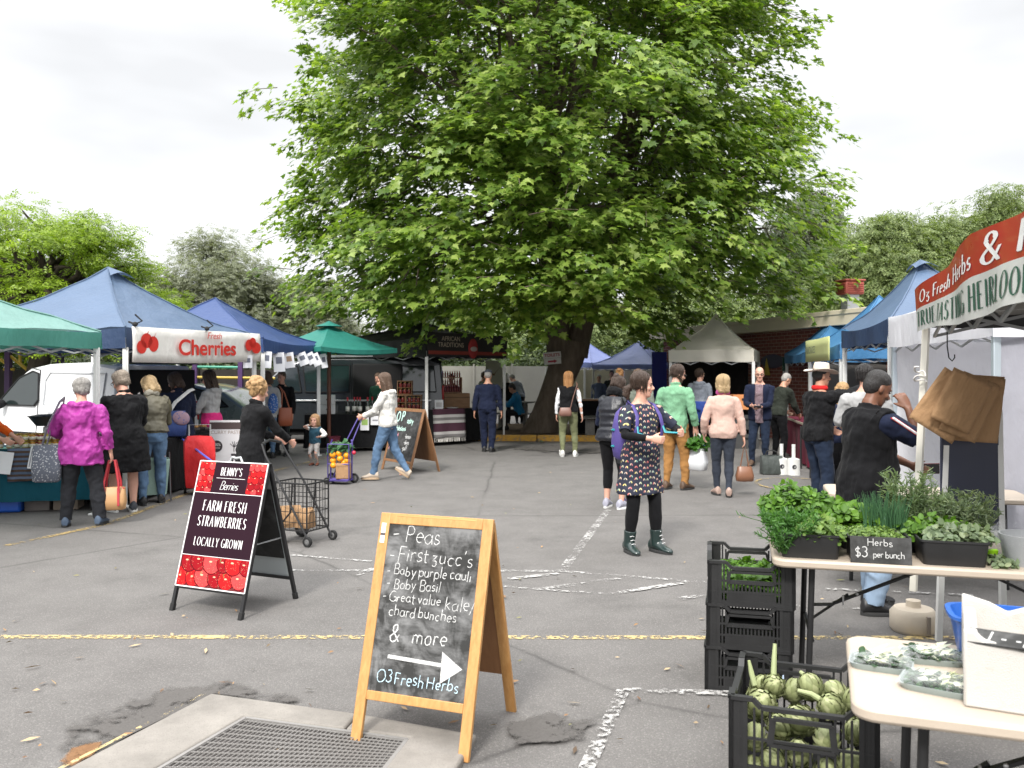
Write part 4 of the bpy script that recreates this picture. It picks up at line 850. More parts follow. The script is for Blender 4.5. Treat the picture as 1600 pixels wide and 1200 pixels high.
# --- clothes
 def garment(name,d,e0=0):
  m=MB();e=d.get('e',.014)+e0;torso(m,e,d.get('z0',-.06),d.get('z1',.515),d.get('waist',1.),d.get('flare',0),d.get('chest',.012 if female else 0),d.get('puff',0),d.get('belly',0))
  if d.get('sl',1)>0:
   for sd in (-1,1):arm(m,sd,d.get('se',e),d.get('sl',.93))
  elif d.get('vest'):
   for sd in (-1,1):sh,el,wr=arms[sd];m.tube([sh+T@Vector((-sd*.06,0,.01))*s,sh+(el-sh)*.07],[(.062+e)*s,(.066+e*.6)*s],14)
  if d.get('collar'):m.tube([tor(.062*math.cos(a)*1.12,-.008+.062*math.sin(a),.53+.012*(1-math.sin(a)))for a in (2*math.pi*i/16 for i in range(17))],.017*s,8,r2=.026*s,ref=(0,0,1))
  if d.get('hood'):m.tube([tor(.125,.02,.50),tor(.105,-.075,.505),tor(.05,-.115,.495),tor(0,-.125,.485),tor(-.05,-.115,.495),tor(-.105,-.075,.505),tor(-.125,.02,.50)],[.02*s,.038*s,.048*s,.054*s,.048*s,.038*s,.02*s],10);m.ell(tor(0,-.115,.43),(.10*s,.045*s,.085*s),12,8)
  o=m.build(name,d['m'],t,smooth=180,remesh=(.0095 if det>=1 else .013)*max(.8,s),soften=3,fold=d.get('fold',.018),foldsize=d.get('fs',.11));return o
 if bottom:
  d=bottom;m=MB();e=d.get('e',.012);torso(m,e*.9,-.10,d.get('top',.10));m.ell(pel+Vector((0,-.008,-.045))*s,((.148*wd+e)*s,(.105*wd+e)*s,.075*s),16,10)
  for sd in (-1,1):leg(m,sd,e,d.get('len',.97),d.get('flare',0),d.get('slim',1))
  F.bottom=m.build(d.get('name','trousers'),d['m'],t,smooth=180,remesh=(.0095 if det>=1 else .013)*max(.8,s),soften=2,fold=d.get('fold',.016),foldsize=.09)
 if top:F.top=garment(top.get('name','top'),top)
 if over:F.over=garment(over.get('name','jacket'),over,.012)
 if cuff:
  m=MB();[arm(m,sd,.010,.93)for sd in (-1,1)];m.build('undersleeve',cuff,t,smooth=180,remesh=.011,soften=2,fold=.008)
 if collar=='scarf':
  m=MB();m.tube([tor(.068*math.cos(a)*1.1,-.004+.070*math.sin(a),.550+.012*(1-math.sin(a))+.006*math.sin(3*a))for a in (2*math.pi*i/18 for i in range(19))],.028*s,8,r2=.045*s,ref=(0,0,1));m.build('scarf',pose['scarfm'],t,smooth=180,fold=.02,foldsize=.05,remesh=.01)
 if shoes:
  for sd in (-1,1):
   hp2,kn,an,tl=legs[sd];M_=Matrix.Translation(an)@Euler((R(-tl),0,R(-sd*10+pose.get('toe',0)))).to_matrix().to_4x4();hi=shoes.get('hi',.0)
   f=lambda x,y,z:M_@(Vector((x,y,z))*s);m=MB();rows=[]
   for y,a,z1 in ((-.085,.028,.0),(-.075,.040,.035),(-.03,.046,.050),(.03,.047,.040),(.07,.047,.012),(.11,.049,-.012),(.155,.047,-.026),(.185,.036,-.038),(.202,.016,-.055)):
    z0=-.075;rows.append([f(a*math.cos(q)*(1-.25*max(0,math.sin(q))),y,lerp(z0,z1,(math.sin(q)+1)/2))for q in (2*math.pi*i/14 for i in range(14))])
   m.loft(rows)
   if hi:ax=(kn-an).normalized();m.tube([an-ax*.03*s,an+ax*.05*s,an+ax*hi*s],[.054*s,.056*s,.062*s],14)
   sh=m.build('shoe' if not hi else 'boot',shoes['m'],t,smooth=180,remesh=.008*max(.8,s),soften=1)
   m=MB();m.loft([[f(a*math.cos(q),.055+.148*math.sin(q),z)for q in (2*math.pi*i/18 for i in range(18))]for a,z in ((.050,-.090),(.051,-.085),(.050,-.062),(.046,-.058))]);m.build('sole',shoes.get('sole',plain('black_sole',(.02,.02,.02),.7)),sh,smooth=60)
   if shoes.get('lace'):
    m=MB()
    for i in range(5):y,z=lerp(.105,.048,i/4)if not hi else lerp(.10,.035,i/4),lerp(-.004,.035+hi*.75,i/4);m.tube([f(-.022,y-.004,z+.012),f(.0,y+.006,z+.02),f(.022,y-.004,z+.012)],.0035,5)
    m.build('laces',shoes['lace'],sh)
 return F
# --- cloth materials
CM={k:cloth(k.replace(' ','_')+'_cloth',c,**kw)for k,c,kw in[('magenta',(.33,.03,.25),dict(rough=.5,fold=.8)),('charcoal',(.022,.023,.027),{}),('black',(.006,.006,.007),{}),('coat black',(.008,.008,.009),dict(fold=.7)),('khaki',(.10,.09,.06),{}),('denim',(.05,.095,.175),dict(var=.35,c2=(.11,.18,.28))),('pale denim',(.15,.22,.33),dict(var=.3,c2=(.26,.34,.44))),('navy',(.009,.013,.032),{}),('dark denim',(.014,.022,.042),dict(var=.3)),('grey marl',(.34,.34,.34),dict(var=.1)),('pink',(.60,.03,.18),{}),('off white',(.66,.65,.63),{}),('teal',(.02,.06,.09),{}),('grey trousers',(.40,.38,.36),{}),('olive',(.14,.15,.08),dict(var=.2)),('sage',(.16,.33,.20),dict(fold=.8)),('tan',(.30,.15,.05),{}),('mid grey',(.20,.22,.26),{}),('shorts blue',(.035,.07,.28),{}),('blush',(.50,.34,.285),dict(fold=.45)),('grey jeans',(.030,.036,.050),dict(var=.3)),('dark olive',(.022,.026,.02),{}),('blue',(.02,.16,.33),{}),('slate',(.12,.15,.25),{}),('grey green',(.15,.17,.14),{}),('orange',(.62,.10,.012),{}),('maroon',(.12,.012,.03),{}),('green',(.03,.09,.06),{}),('white',(.72,.72,.74),dict(fold=.6)),('red',(.55,.02,.02),{}),('scarf pink',(.35,.06,.20),{}),('puffer',(.014,.015,.020),dict(rough=.35,fold=.35)),('hoodie cream',(.55,.54,.51),{})]}
def plaid():
 b=NB('plaid_shirt');v=b.coord();w1=b.n('ShaderNodeTexWave',{'Vector':v,'Scale':28.},bands_direction='X');w2=b.n('ShaderNodeTexWave',{'Vector':v,'Scale':28.},bands_direction='Z');b.col(b.mix(b.math('MULTIPLY',w1.outputs['Fac'],w2.outputs['Fac']),(.07,.02,.035),(.45,.40,.42)));b.set(Roughness=.85);return b.m
def stripes():
 b=NB('striped_knit');v=b.coord();w1=b.n('ShaderNodeTexWave',{'Vector':v,'Scale':22.,'Distortion':1.5},bands_direction='Z');b.col(b.mix(w1.outputs['Fac'],(.10,.09,.06),(.5,.47,.40)));b.set(Roughness=.9);return b.m
def dress_mat():
 """dark navy with rows of little half-round motifs in mixed colours"""
 b=NB('motif_dress');tc=b.n('ShaderNodeTexCoord');sp=b.n('ShaderNodeSeparateXYZ',{0:tc.outputs['Object']})
 U=b.math('MULTIPLY',b.math('ARCTAN2',sp.outputs[0],b.math('ADD',sp.outputs[1],.0)),4.1380);V_=b.math('MULTIPLY',sp.outputs[2],18.5)
 wc=b.n('ShaderNodeTexWhiteNoise',{'Vector':b.n('ShaderNodeCombineXYZ',{0:b.math('FLOOR',U)}).outputs[0]});V_=b.math('ADD',V_,wc.outputs['Value']);row=b.math('FLOOR',V_);U2=U;cu,cv=b.math('SUBTRACT',b.math('FRACT',U2),.5),b.math('SUBTRACT',b.math('FRACT',V_),.25)
 rad=b.math('SQRT',b.math('ADD',b.math('MULTIPLY',cu,cu),b.math('MULTIPLY',b.math('MULTIPLY',cv,cv),.6)));ins=b.math('MULTIPLY',b.math('LESS_THAN',rad,.31),b.math('GREATER_THAN',cv,.02));notch=b.math('GREATER_THAN',b.math('ADD',b.math('ABSOLUTE',cu),b.math('MULTIPLY',cv,.55)),.17)
 cb=b.n('ShaderNodeCombineXYZ',{0:b.math('FLOOR',U2),1:row,2:b.math('MULTIPLY',b.math('GREATER_THAN',cu,0.),7.)});wn=b.n('ShaderNodeTexWhiteNoise',{'Vector':cb.outputs[0]})
 cc=b.ramp(wn.outputs['Value'],[(.0,(.55,.50,.38)),(.3,(.62,.30,.24)),(.5,(.60,.10,.12)),(.62,(.22,.42,.36)),(.8,(.62,.50,.16)),(1,(.55,.55,.5))])
 nz_=b.noise(tc.outputs['Object'],9,3);b.col(b.mix(b.math('MULTIPLY',ins,notch),(.010,.013,.030),cc));b.bump(nz_.outputs['Fac'],.5,.04);b.set(Roughness=.8);return b.m
def camo(name,c1,c2,sc=40):
 b=NB(name);v=b.coord();n=b.n('ShaderNodeTexVoronoi',{'Vector':v,'Scale':float(sc)});n2=b.noise(v,sc*.7,3);b.col(b.mix(b.ramp(b.math('ADD',n.outputs['Distance'],b.math('MULTIPLY',n2.outputs['Fac'],.5)),[(.52,(1,1,1)),(.58,(0,0,0))]),c2,c1));b.set(Roughness=.8);return b.m
HAIR={k:hair_mat(k+'_hair',a,b_)for k,a,b_ in[('grey',(.16,.15,.14),(.34,.32,.30)),('greybrown',(.13,.10,.075),(.30,.25,.20)),('blonde',(.20,.13,.06),(.46,.33,.18)),('darkbrown',(.022,.014,.010),(.06,.036,.025)),('brown',(.05,.03,.02),(.12,.075,.05)),('black',(.010,.009,.009),(.028,.025,.024)),('ginger',(.13,.06,.025),(.38,.19,.07)),('strawberry',(.20,.11,.05),(.48,.30,.14)),('white',(.45,.44,.42),(.7,.69,.66)),('toddler',(.22,.12,.06),(.40,.24,.12))]}
BLKSHOE=dict(m=plain('black_shoe',(.014,.014,.015),.4));BRSHOE=dict(m=plain('brown_shoe',(.09,.055,.035),.55));SNK=dict(m=plain('grey_sneaker',(.20,.21,.24),.6),sole=plain('white_sole',(.6,.6,.58),.6));WSNK=dict(m=plain('white_sneaker',(.66,.65,.62),.6),sole=plain('white_sole',(.6,.6,.58),.6))
J=lambda k,**d:dict(m=CM[k]if isinstance(k,str)else k,**d)
W={}
# ----- left stalls
W['magenta']=person('woman seen from behind in a bright magenta hooded jacket and charcoal trousers',127,822,1.63,12,hair=('shortcurl',HAIR['grey']),top=J('magenta',z0=-.20,e=.040,sl=.93,hood=1,belly=.03,se=.034,fold=.028),bottom=J('charcoal',e=.022,flare=.03),shoes=dict(m=plain('blue_grey_shoe',(.06,.09,.14),.6)),build=1.22,female=True,glasses=True,det=2,pose=dict(lf=(-.17,0,0),rf=(.20,.03,0),lh=(-.26,.30,1.04),rh=(.31,.05,.86),head=(35,12,0)))
W['blackcoat']=person('stout woman in a long black coat, bare calves and black sneakers',195,800,1.72,38,hair=('shortcurl',HAIR['greybrown']),top=J('coat black',name='coat',z0=-.42,e=.045,sl=.95,se=.034,collar=1,flare=.10,belly=.03,fold=.025),bottom=J('black',name='shorts',len=.52,e=.028),shoes=dict(m=plain('black_sneaker',(.03,.035,.045),.6),sole=plain('white_sole',(.6,.6,.58),.6),lace=plain('lace_white',(.6,.6,.6),.7)),build=1.3,female=True,glasses=True,det=2,face=True,pose=dict(lean=5,lh=(-.18,.34,1.02),rh=(.16,.36,1.0),head=(38,22,0),lf=(-.10,.10,0),rf=(.10,0,0)))
W['blonde']=person('blonde woman in a khaki puffer vest, striped hood and blue jeans',238,788,1.66,28,hair=('bob',HAIR['blonde']),top=J('khaki',z0=.02,e=.016,sl=.95,hood=0),over=dict(m=cloth('khaki_puffer',(.11,.10,.07),fold=.4,rough=.5),name='vest',z0=.04,z1=.53,sl=0,e=.028,puff=.012,vest=1),bottom=J('denim',e=.010,flare=.02),shoes=BLKSHOE,female=True,det=2,face=True,build=1.12,collar='scarf',pose=dict(lean=8,lh=(-.16,.32,1.0),rh=(.12,.36,1.02),head=(40,25,0),rf=(.12,.12,0),lf=(-.12,-.04,0),scarfm=stripes()))
W['navycoat']=person('dark haired woman in a navy coat with a cream shoulder strap',278,764,1.70,35,hair=('bob',HAIR['darkbrown']),top=J('navy',name='coat',z0=-.18,e=.036,sl=.95,se=.03,collar=1),bottom=J('dark denim',e=.014),shoes=dict(m=plain('maroon_shoe',(.10,.02,.05),.55),sole=plain('white_sole',(.6,.6,.58),.6)),female=True,build=1.2,det=1,pose=dict(lean=8,lh=(-.16,.32,1.0),rh=(.14,.34,1.0),head=(35,18,0)))
W['pinkhoodie']=person('woman in sunglasses wearing a pink and pale grey hooded top',331,752,1.72,78,hair=('long',HAIR['darkbrown']),top=J('grey marl',z0=.02,e=.022,sl=.93,hood=1),over=dict(m=CM['pink'],name='pink_hem',z0=-.10,z1=.15,sl=0,e=.016),bottom=J('black',e=.012),shoes=BLKSHOE,female=True,face=True,glasses='sun',det=1,pose=dict(lh=(-.14,.34,1.06),rh=(.14,.36,1.08),head=(5,14,0)))
W['seller']=person('seller in an orange jumper reaching over the jar table',-48,806,1.62,-78,hair=('shortcurl',HAIR['brown']),top=J('orange',e=.02,sl=.88),bottom=J('charcoal'),shoes=BLKSHOE,face=True,glasses=True,female=True,det=1,pose=dict(lean=14,rh=(.18,.44,.98),lh=(-.15,.48,.98),head=(0,22,0)))
W['backman']=person('man in a dark jumper standing by the playground, back turned',41,712,1.78,-25,hair=('short',HAIR['brown']),top=J('dark olive',e=.025,sl=.9),bottom=J('charcoal'),shoes=BLKSHOE,det=0,at=(-9.6,17.4,0))
W['curly']=person('woman with curly blonde bun and black coat pushing the wire cart',392,826,1.62,-38,hair=('curlybun',HAIR['strawberry']),top=J('coat black',name='coat',z0=-.34,e=.028,sl=.93,se=.024,collar=1,flare=.09,waist=.95),bottom=J('black',e=.010,fold=.006),shoes=BLKSHOE,female=True,det=2,pose=dict(lean=8,lh=(-.06,.42,1.02),rh=(.16,.44,1.0),head=(-10,8,0),lht=(0,.3,1),rht=(0,.3,1),lhc=.8,rhc=.8))
W['greycardi']=person('woman in a grey cardigan and blue patterned top with a rust bag',418,716,1.70,20,hair=('bob',HAIR['brown']),top=J('grey marl',z0=-.12,e=.024,sl=.93),bottom=J('denim'),shoes=BLKSHOE,female=True,det=0,pose=dict(head=(20,8,0)))
m=MB();Fg=W['greycardi'];m.ell(Fg.tor(.10,-.125,.17),(.10,.05,.20));m.build('printed_panel',camo('blue_print',(.5,.55,.6),(.04,.13,.40),34),Fg.t,remesh=.012)
W['darkface']=person('man with dark hair and black zip jacket looking towards the camera',441,712,1.70,172,hair=('short',HAIR['brown']),top=J('black',e=.026,sl=.93,collar=1),bottom=J('charcoal'),shoes=BLKSHOE,det=0,face=True,pose=dict(head=(-8,4,0)))
# ----- middle left
W['toddler']=person('toddler in a dark teal vest standing by the wine table with hand at mouth',492,727,.88,168,hair=('bob',HAIR['toddler']),top=J('off white',e=.016,sl=.9,z0=-.05),over=dict(m=CM['teal'],name='vest',z0=-.06,z1=.50,sl=0,e=.012,vest=1),bottom=J('grey trousers',e=.016),shoes=dict(m=plain('rust_shoe',(.22,.07,.04),.6)),det=1,face=True,build=1.25,pose=dict(headscale=1.75,pelvis=(0,0,.84),lean=0,lh=(-.30,.24,1.05),rh=(.06,.26,1.46),rhp=(.9,-.2,-.3),lhp=(-.8,-.4,-.3)))
W['greyhoodie']=person('woman in a pale grey hoodie and blue jeans pushing the purple trolley',606,750,1.68,84,hair=('long',HAIR['brown']),top=J('hoodie cream',z0=-.06,e=.022,sl=.94,hood=1),bottom=J('denim',e=.012,flare=.02),shoes=dict(m=plain('beige_slip_on',(.42,.35,.28),.6),sole=plain('tan_sole',(.35,.25,.16),.7)),female=True,build=1.12,face=True,det=2,pose=dict(lean=4,lh=(-.10,.40,1.04),rh=(.12,.38,1.03),lht=(0,.3,1),rht=(0,.3,1),lhc=.85,rhc=.85,lf=(-.09,.22,0),rf=(.09,-.30,.06),rft=-32,head=(2,6,0)))
W['stallman']=person('seller in a dark green jumper behind the wine table',590,700,1.66,150,hair=('short',HAIR['brown']),top=J('green',e=.028,sl=.93),bottom=J('charcoal'),shoes=BLKSHOE,det=0,face=True,at=(-3.05,19.7,0),pose=dict(head=(20,15,0)))
W['navyman']=person('man in a navy jumper and grey cap walking away',762,706,1.74,-6,hair=('cropped',HAIR['grey']),top=J('navy',z0=-.04,e=.026,sl=.94,se=.024),bottom=J('navy',e=.02,flare=.02),shoes=BLKSHOE,hat='cap',skin=TAN,det=1,build=1.1,pose=dict(head=(0,14,0),lean=4,lf=(-.08,.06,0),rf=(.09,-.06,0),lh=(-.29,.04,.82),rh=(.29,.08,.80)))
W['ginger']=person('woman with long ginger hair in a black vest and olive trousers',888,713,1.70,-4,hair=('verylong',HAIR['ginger']),top=J('white',e=.010,sl=.95),over=dict(m=CM['black'],name='vest',z0=-.02,z1=.525,sl=0,e=.018,vest=1),bottom=J('olive',e=.014),shoes=WSNK,female=True,det=1,build=1.08,pose=dict(lf=(-.12,-.10,.02),lft=-20,rf=(.14,.03,0),lh=(-.24,.10,.84),rh=(.28,.02,.84)))
# ----- far group under the tree
FARG='people far behind the plane tree'
for lb,px,h,yw,hr,tp,Y,ps in[('far woman in a maroon top seated behind the bottle rack',706,1.62,150,('short',HAIR['black']),'maroon',23.5,{}),('far man in a grey shirt leaning by the black stall',749,1.70,-80,('short',HAIR['brown']),'grey green',24.5,dict(lean=12)),('far woman with pale blonde hair in a black dress',790,1.66,0,('long',HAIR['white']),'black',26,{}),('far man in a grey hoodie bending forward near the picnic table',812,1.72,40,('short',HAIR['grey']),'mid grey',26.5,dict(lean=28,head=(0,20,0))),('far white haired woman in a slate blue jacket and white scarf',936,1.60,165,('shortcurl',HAIR['white']),'slate',27.5,{}),('far person in black beside the tree trunk',876,1.62,100,('short',HAIR['black']),'black',25.5,{}),('far man in a dark shirt under the lavender canopy',956,1.72,170,('short',HAIR['brown']),'dark olive',27.9,{})]:
 W[lb]=person(lb,0,0,h,yw,hair=hr,top=J(tp,e=.022,sl=.9),bottom=J('charcoal'),shoes=BLKSHOE,det=0,face=yw>90,pose=ps,group=FARG,at=((px-800)/FPX*Y,Y,0))
W['seated']=person('man in a bright blue jacket seated on the picnic bench',0,0,1.74,80,hair=('short',HAIR['black']),top=J('blue',e=.026,sl=.93,collar=1),bottom=J('charcoal'),shoes=BLKSHOE,det=0,face=True,skin=TAN,at=((805-800)/FPX*23.4+.12,23.4,.10),pose=dict(sit=.47,lean=14,lf=(-.10,.42,0),rf=(.10,.40,0),lh=(-.12,.48,.74),rh=(.14,.44,.74),head=(0,14,0)))
# ----- right half
W['puffer']=person('woman with a dark bun in a black puffer vest and striped leggings',958,794,1.66,-32,hair=('bun',HAIR['darkbrown']),top=J('navy',e=.014,sl=.95),over=dict(m=CM['puffer'],name='vest',z0=-.06,z1=.53,sl=0,e=.036,puff=.020,vest=1,fold=.006),bottom=J('black',name='leggings',e=.010,len=.78,fold=.004),shoes=dict(m=plain('silver_sneaker',(.30,.30,.36),.5),sole=plain('white_sole',(.6,.6,.58),.6),lace=plain('purple_lace',(.12,.04,.25),.6)),female=True,det=2,face=True,build=1.08,pose=dict(head=(-18,26,0),lean=6,lh=(-.16,.32,1.02),rh=(.16,.34,1.0),lf=(-.10,.02,0),rf=(.12,0,0)))
m=MB();Fp=W['puffer'];m.tube([Fp.tor(.085*math.cos(a),-.01+.08*math.sin(a),.545+.03*(1-math.sin(a)))for a in (2*math.pi*i/18 for i in range(19))],.030,8,r2=.055,ref=(0,0,1));m.build('snood',CM['coat black'],Fp.t,smooth=180,remesh=.01,fold=.02,foldsize=.05)
m=MB();hp2,kn,an,tl=Fp.legs[1];m.tube([hp2+Vector((.092,0,-.05)),kn+Vector((.062,0,0)),kn.lerp(an,.5)+Vector((.056,0,0))],.022,6,r2=.008);m.build('side_stripe',camo('white_black_stripe',(.6,.6,.6),(.02,.02,.03),60),Fp.t)
DRESS=dress_mat()
W['dress']=person('woman in a navy motif dress, black tights and lace-up boots with a purple backpack',1000,861,1.70,-152,hair=('lowtail',HAIR['darkbrown']),top=dict(m=DRESS,name='dress',z0=-.36,z1=.505,e=.022,sl=.50,se=.022,flare=.17,waist=.98,belly=.03,fold=.014),bottom=J('black',name='tights',e=.010,fold=.003),cuff=CM['black'],shoes=dict(m=plain('bottle_green_leather',(.012,.026,.024),.3,coat=.3),hi=.13,lace=plain('lace_white',(.6,.6,.6),.7)),female=True,det=2,face=True,build=1.07,pose=dict(head=(52,2,0),twist=0,lh=(-.26,.30,1.17),rh=(.12,.34,1.12),lhp=(-.9,-.3,-.6),rhp=(.9,-.4,-.5),lht=(0,0,1),rht=(0,0,1),lhc=.9,rhc=.9,lf=(-.12,.10,0),rf=(.13,.0,0)))
W['greenman']=person('man in glasses and a mint green jacket with tan trousers',1055,765,1.80,-38,hair=('short',HAIR['darkbrown']),top=J('sage',name='jacket',z0=-.14,e=.030,sl=.93,se=.026,collar=1),bottom=J('tan',e=.018),shoes=BRSHOE,beard=hair_mat('dark_beard',(.04,.025,.018),(.08,.05,.035)),glasses=True,face=True,det=2,pose=dict(head=(-40,14,0),lh=(-.24,.16,.90),rh=(.27,.10,.86),lf=(-.12,-.03,0),rf=(.12,.06,0)))
W['jacketman']=person('tanned man in an open grey green jacket facing the camera',996,730,1.74,160,hair=('short',HAIR['brown']),top=J('dark olive',e=.016,sl=.3),over=J('grey green',name='jacket',z0=-.12,e=.02,sl=.93,collar=1),bottom=J('charcoal'),shoes=BLKSHOE,skin=TAN,face=True,det=1,at=P(998,580,15.8).xy.to_3d(),pose=dict(head=(25,0,0)))
W['reddish']=person('person with an auburn bun mostly hidden behind the puffer vest woman',0,0,1.76,-20,hair=('bun',HAIR['ginger']),top=J('dark olive',e=.022),bottom=J('charcoal'),shoes=BLKSHOE,det=0,female=True,at=P(968,580,17.5).xy.to_3d())
W['shorts']=person('man in a grey hoodie and royal blue shorts, seen from behind',1093,700,1.76,-24,hair=('short',HAIR['darkbrown']),top=J('mid grey',name='hoodie',z0=-.04,e=.026,sl=.93,hood=1),bottom=J('shorts blue',name='shorts',e=.034,len=.42),shoes=dict(m=plain('blue_runner',(.03,.12,.35),.5),sole=plain('white_sole',(.6,.6,.58),.6)),glasses=True,det=1,pose=dict(head=(-45,0,0),lf=(-.12,.1,0),rf=(.12,-.16,.05),rft=-30))
W['blush']=person('blonde woman in a blush pink jumper and grey jeans walking away',1130,775,1.66,-4,hair=('bob',HAIR['blonde']),top=J('blush',name='jumper',z0=-.10,e=.030,sl=.95,se=.024,fold=.010),bottom=J('grey jeans',e=.011,fold=.010),shoes=dict(m=plain('taupe_shoe',(.34,.24,.20),.6)),female=True,det=2,collar='scarf',build=1.02,pose=dict(scarfm=CM['scarf pink'],lf=(-.07,.10,0),rf=(.06,-.12,.02),rft=-15,lh=(-.25,.12,.88),rh=(.29,.0,.84)))
W['bald']=person('bald man in glasses with a dark jacket over a plaid shirt',1187,728,1.78,158,hair=('balding',HAIR['greybrown']),top=dict(m=plaid(),name='shirt',e=.014,z0=-.16,sl=.3),over=None,bottom=J('dark denim',e=.014),shoes=BRSHOE,glasses=True,face=True,det=1,pose=dict(head=(10,4,0),lh=(-.04,.30,1.05),rh=(.10,.32,1.07),lf=(-.10,0,0),rf=(.13,.02,0)))
def open_jacket(Fg,mt,gap=.07,z0=-.12):
 """jacket left open at the front: wrapped panels and sleeves"""
 s=Fg.s;m=MB();rows=[]
 for i in range(15):
  z=lerp(z0,.515,i/14);a,b_=np.interp(z,[-.12,.0,.14,.31,.43,.505,.53],[.198,.198,.180,.196,.205,.145,.10]),np.interp(z,[-.12,0,.14,.31,.43,.505,.53],[.150,.150,.140,.150,.142,.110,.09]);g=gap/a
  rows.append([Fg.tor(a*math.sin(q),-.004-b_*math.cos(q),z)for q in (lerp(-math.pi+g,math.pi-g,k/26)for k in range(27))])
 m.loft(rows,cap=False,closed=False);o=m.build('jacket',mt,Fg.t,smooth=180,thick=.014,fold=.012)
 for sd in (-1,1):
  sh,el,wr=Fg.arms[sd];m=MB();m.tube([sh+Vector((-sd*.05,0,.01)),sh,sh.lerp(el,.4),sh.lerp(el,.85),el,el.lerp(wr,.3),el.lerp(wr,.9)],[q*s for q in (.072,.076,.068,.062,.060,.056,.045)],14);m.build('sleeve',mt,o,smooth=180,fold=.014,remesh=.011)
open_jacket(W['bald'],CM['navy'])
W['greyhair']=person('grey haired man in a dark olive jumper bent over a stall bench',1216,722,1.70,-62,hair=('cropped',HAIR['grey']),top=J('dark olive',z0=-.05,e=.028,sl=.94),bottom=J('black',e=.016),shoes=BLKSHOE,skin=TAN,det=1,pose=dict(lean=14,head=(-10,18,0),lh=(-.16,.36,.96),rh=(.14,.40,.92)))
W['hatman']=person('man in a pale felt hat and black rain jacket pointing with raised arm',1278,803,1.78,-76,hair=('short',HAIR['black']),top=J('coat black',name='jacket',z0=-.08,e=.036,sl=.95,se=.030,fold=.026),bottom=J('dark denim',e=.018),shoes=BLKSHOE,skin=TAN,hat='brim',face=True,det=2,build=1.12,pose=dict(lean=3,head=(-6,2,0),rh=(.10,.54,1.47),rhp=(.4,.1,-1),rhd=(.0,.5,.85),rhc=.2,lh=(-.18,.28,.98),lf=(-.11,.04,0),rf=(.11,0,0)))
m=MB();Fh=W['hatman'];m.tube([Fh.tor(.075*math.cos(a),-.006+.074*math.sin(a),.548)for a in (2*math.pi*i/16 for i in range(17))],.022,8,r2=.03,ref=(0,0,1));m.build('red_collar',CM['red'],Fh.t,smooth=180,remesh=.01)
W['whiteshirt']=person('dark haired man in a pale grey jumper turned away beside the hat man',1352,815,1.78,-18,hair=('short',HAIR['black']),top=J('grey marl',e=.024,sl=.6),bottom=J('navy',e=.016),shoes=BLKSHOE,det=1,pose=dict(head=(-30,0,0),lh=(-.2,.3,1.0),rh=(.2,.3,1.0)))
W['hiddenblonde']=person('blonde long haired woman half hidden between the hat man and the vest man',0,0,1.56,20,hair=('verylong',HAIR['strawberry']),top=J('navy',e=.022),bottom=J('black'),shoes=BLKSHOE,det=0,female=True,at=P(1318,580,11.0).xy.to_3d())
W['vestman']=person('man in a black vest over a navy polo, hand raised to his forehead',1352,955,1.72,-80,skin=BROWN,hair=('cropped',HAIR['black']),top=dict(m=CM['navy'],name='polo_shirt',z0=-.14,e=.018,sl=.50,se=.030),over=dict(m=CM['black'],name='vest',z0=-.16,z1=.535,sl=0,e=.028,vest=1,belly=.05,collar=1),bottom=J('pale denim',e=.026,flare=.02),shoes=dict(m=plain('black_work_shoe',(.012,.012,.013),.45),lace=plain('black_lace',(.02,.02,.02),.7)),face=True,det=2,build=1.25,pose=dict(lean=4,head=(-2,22,0),rh=(.15,.235,1.47),rhp=(.35,.55,-1.2),rhd=(-.35,-.28,.8),rht=(-.4,-1,.1),rhc=.7,lh=(-.05,.40,1.04),lht=(0,.2,1),lhc=.8,lf=(-.10,.12,0),rf=(.10,0,0)))
m=MB();Fv=W['vestman'];sh,el,wr=Fv.arms[1]
for off,mm in ((0,'white'),(.014,'red'),(-.014,'red')):
 m=MB();m.tube([sh.lerp(el,k)+Vector((.086-.022*k,off,.030-.01*k))for k in (.0,.3,.6,.9)],.009 if mm=='white' else .004,6);m.build('sleeve_piping',CM[mm],Fv.top)
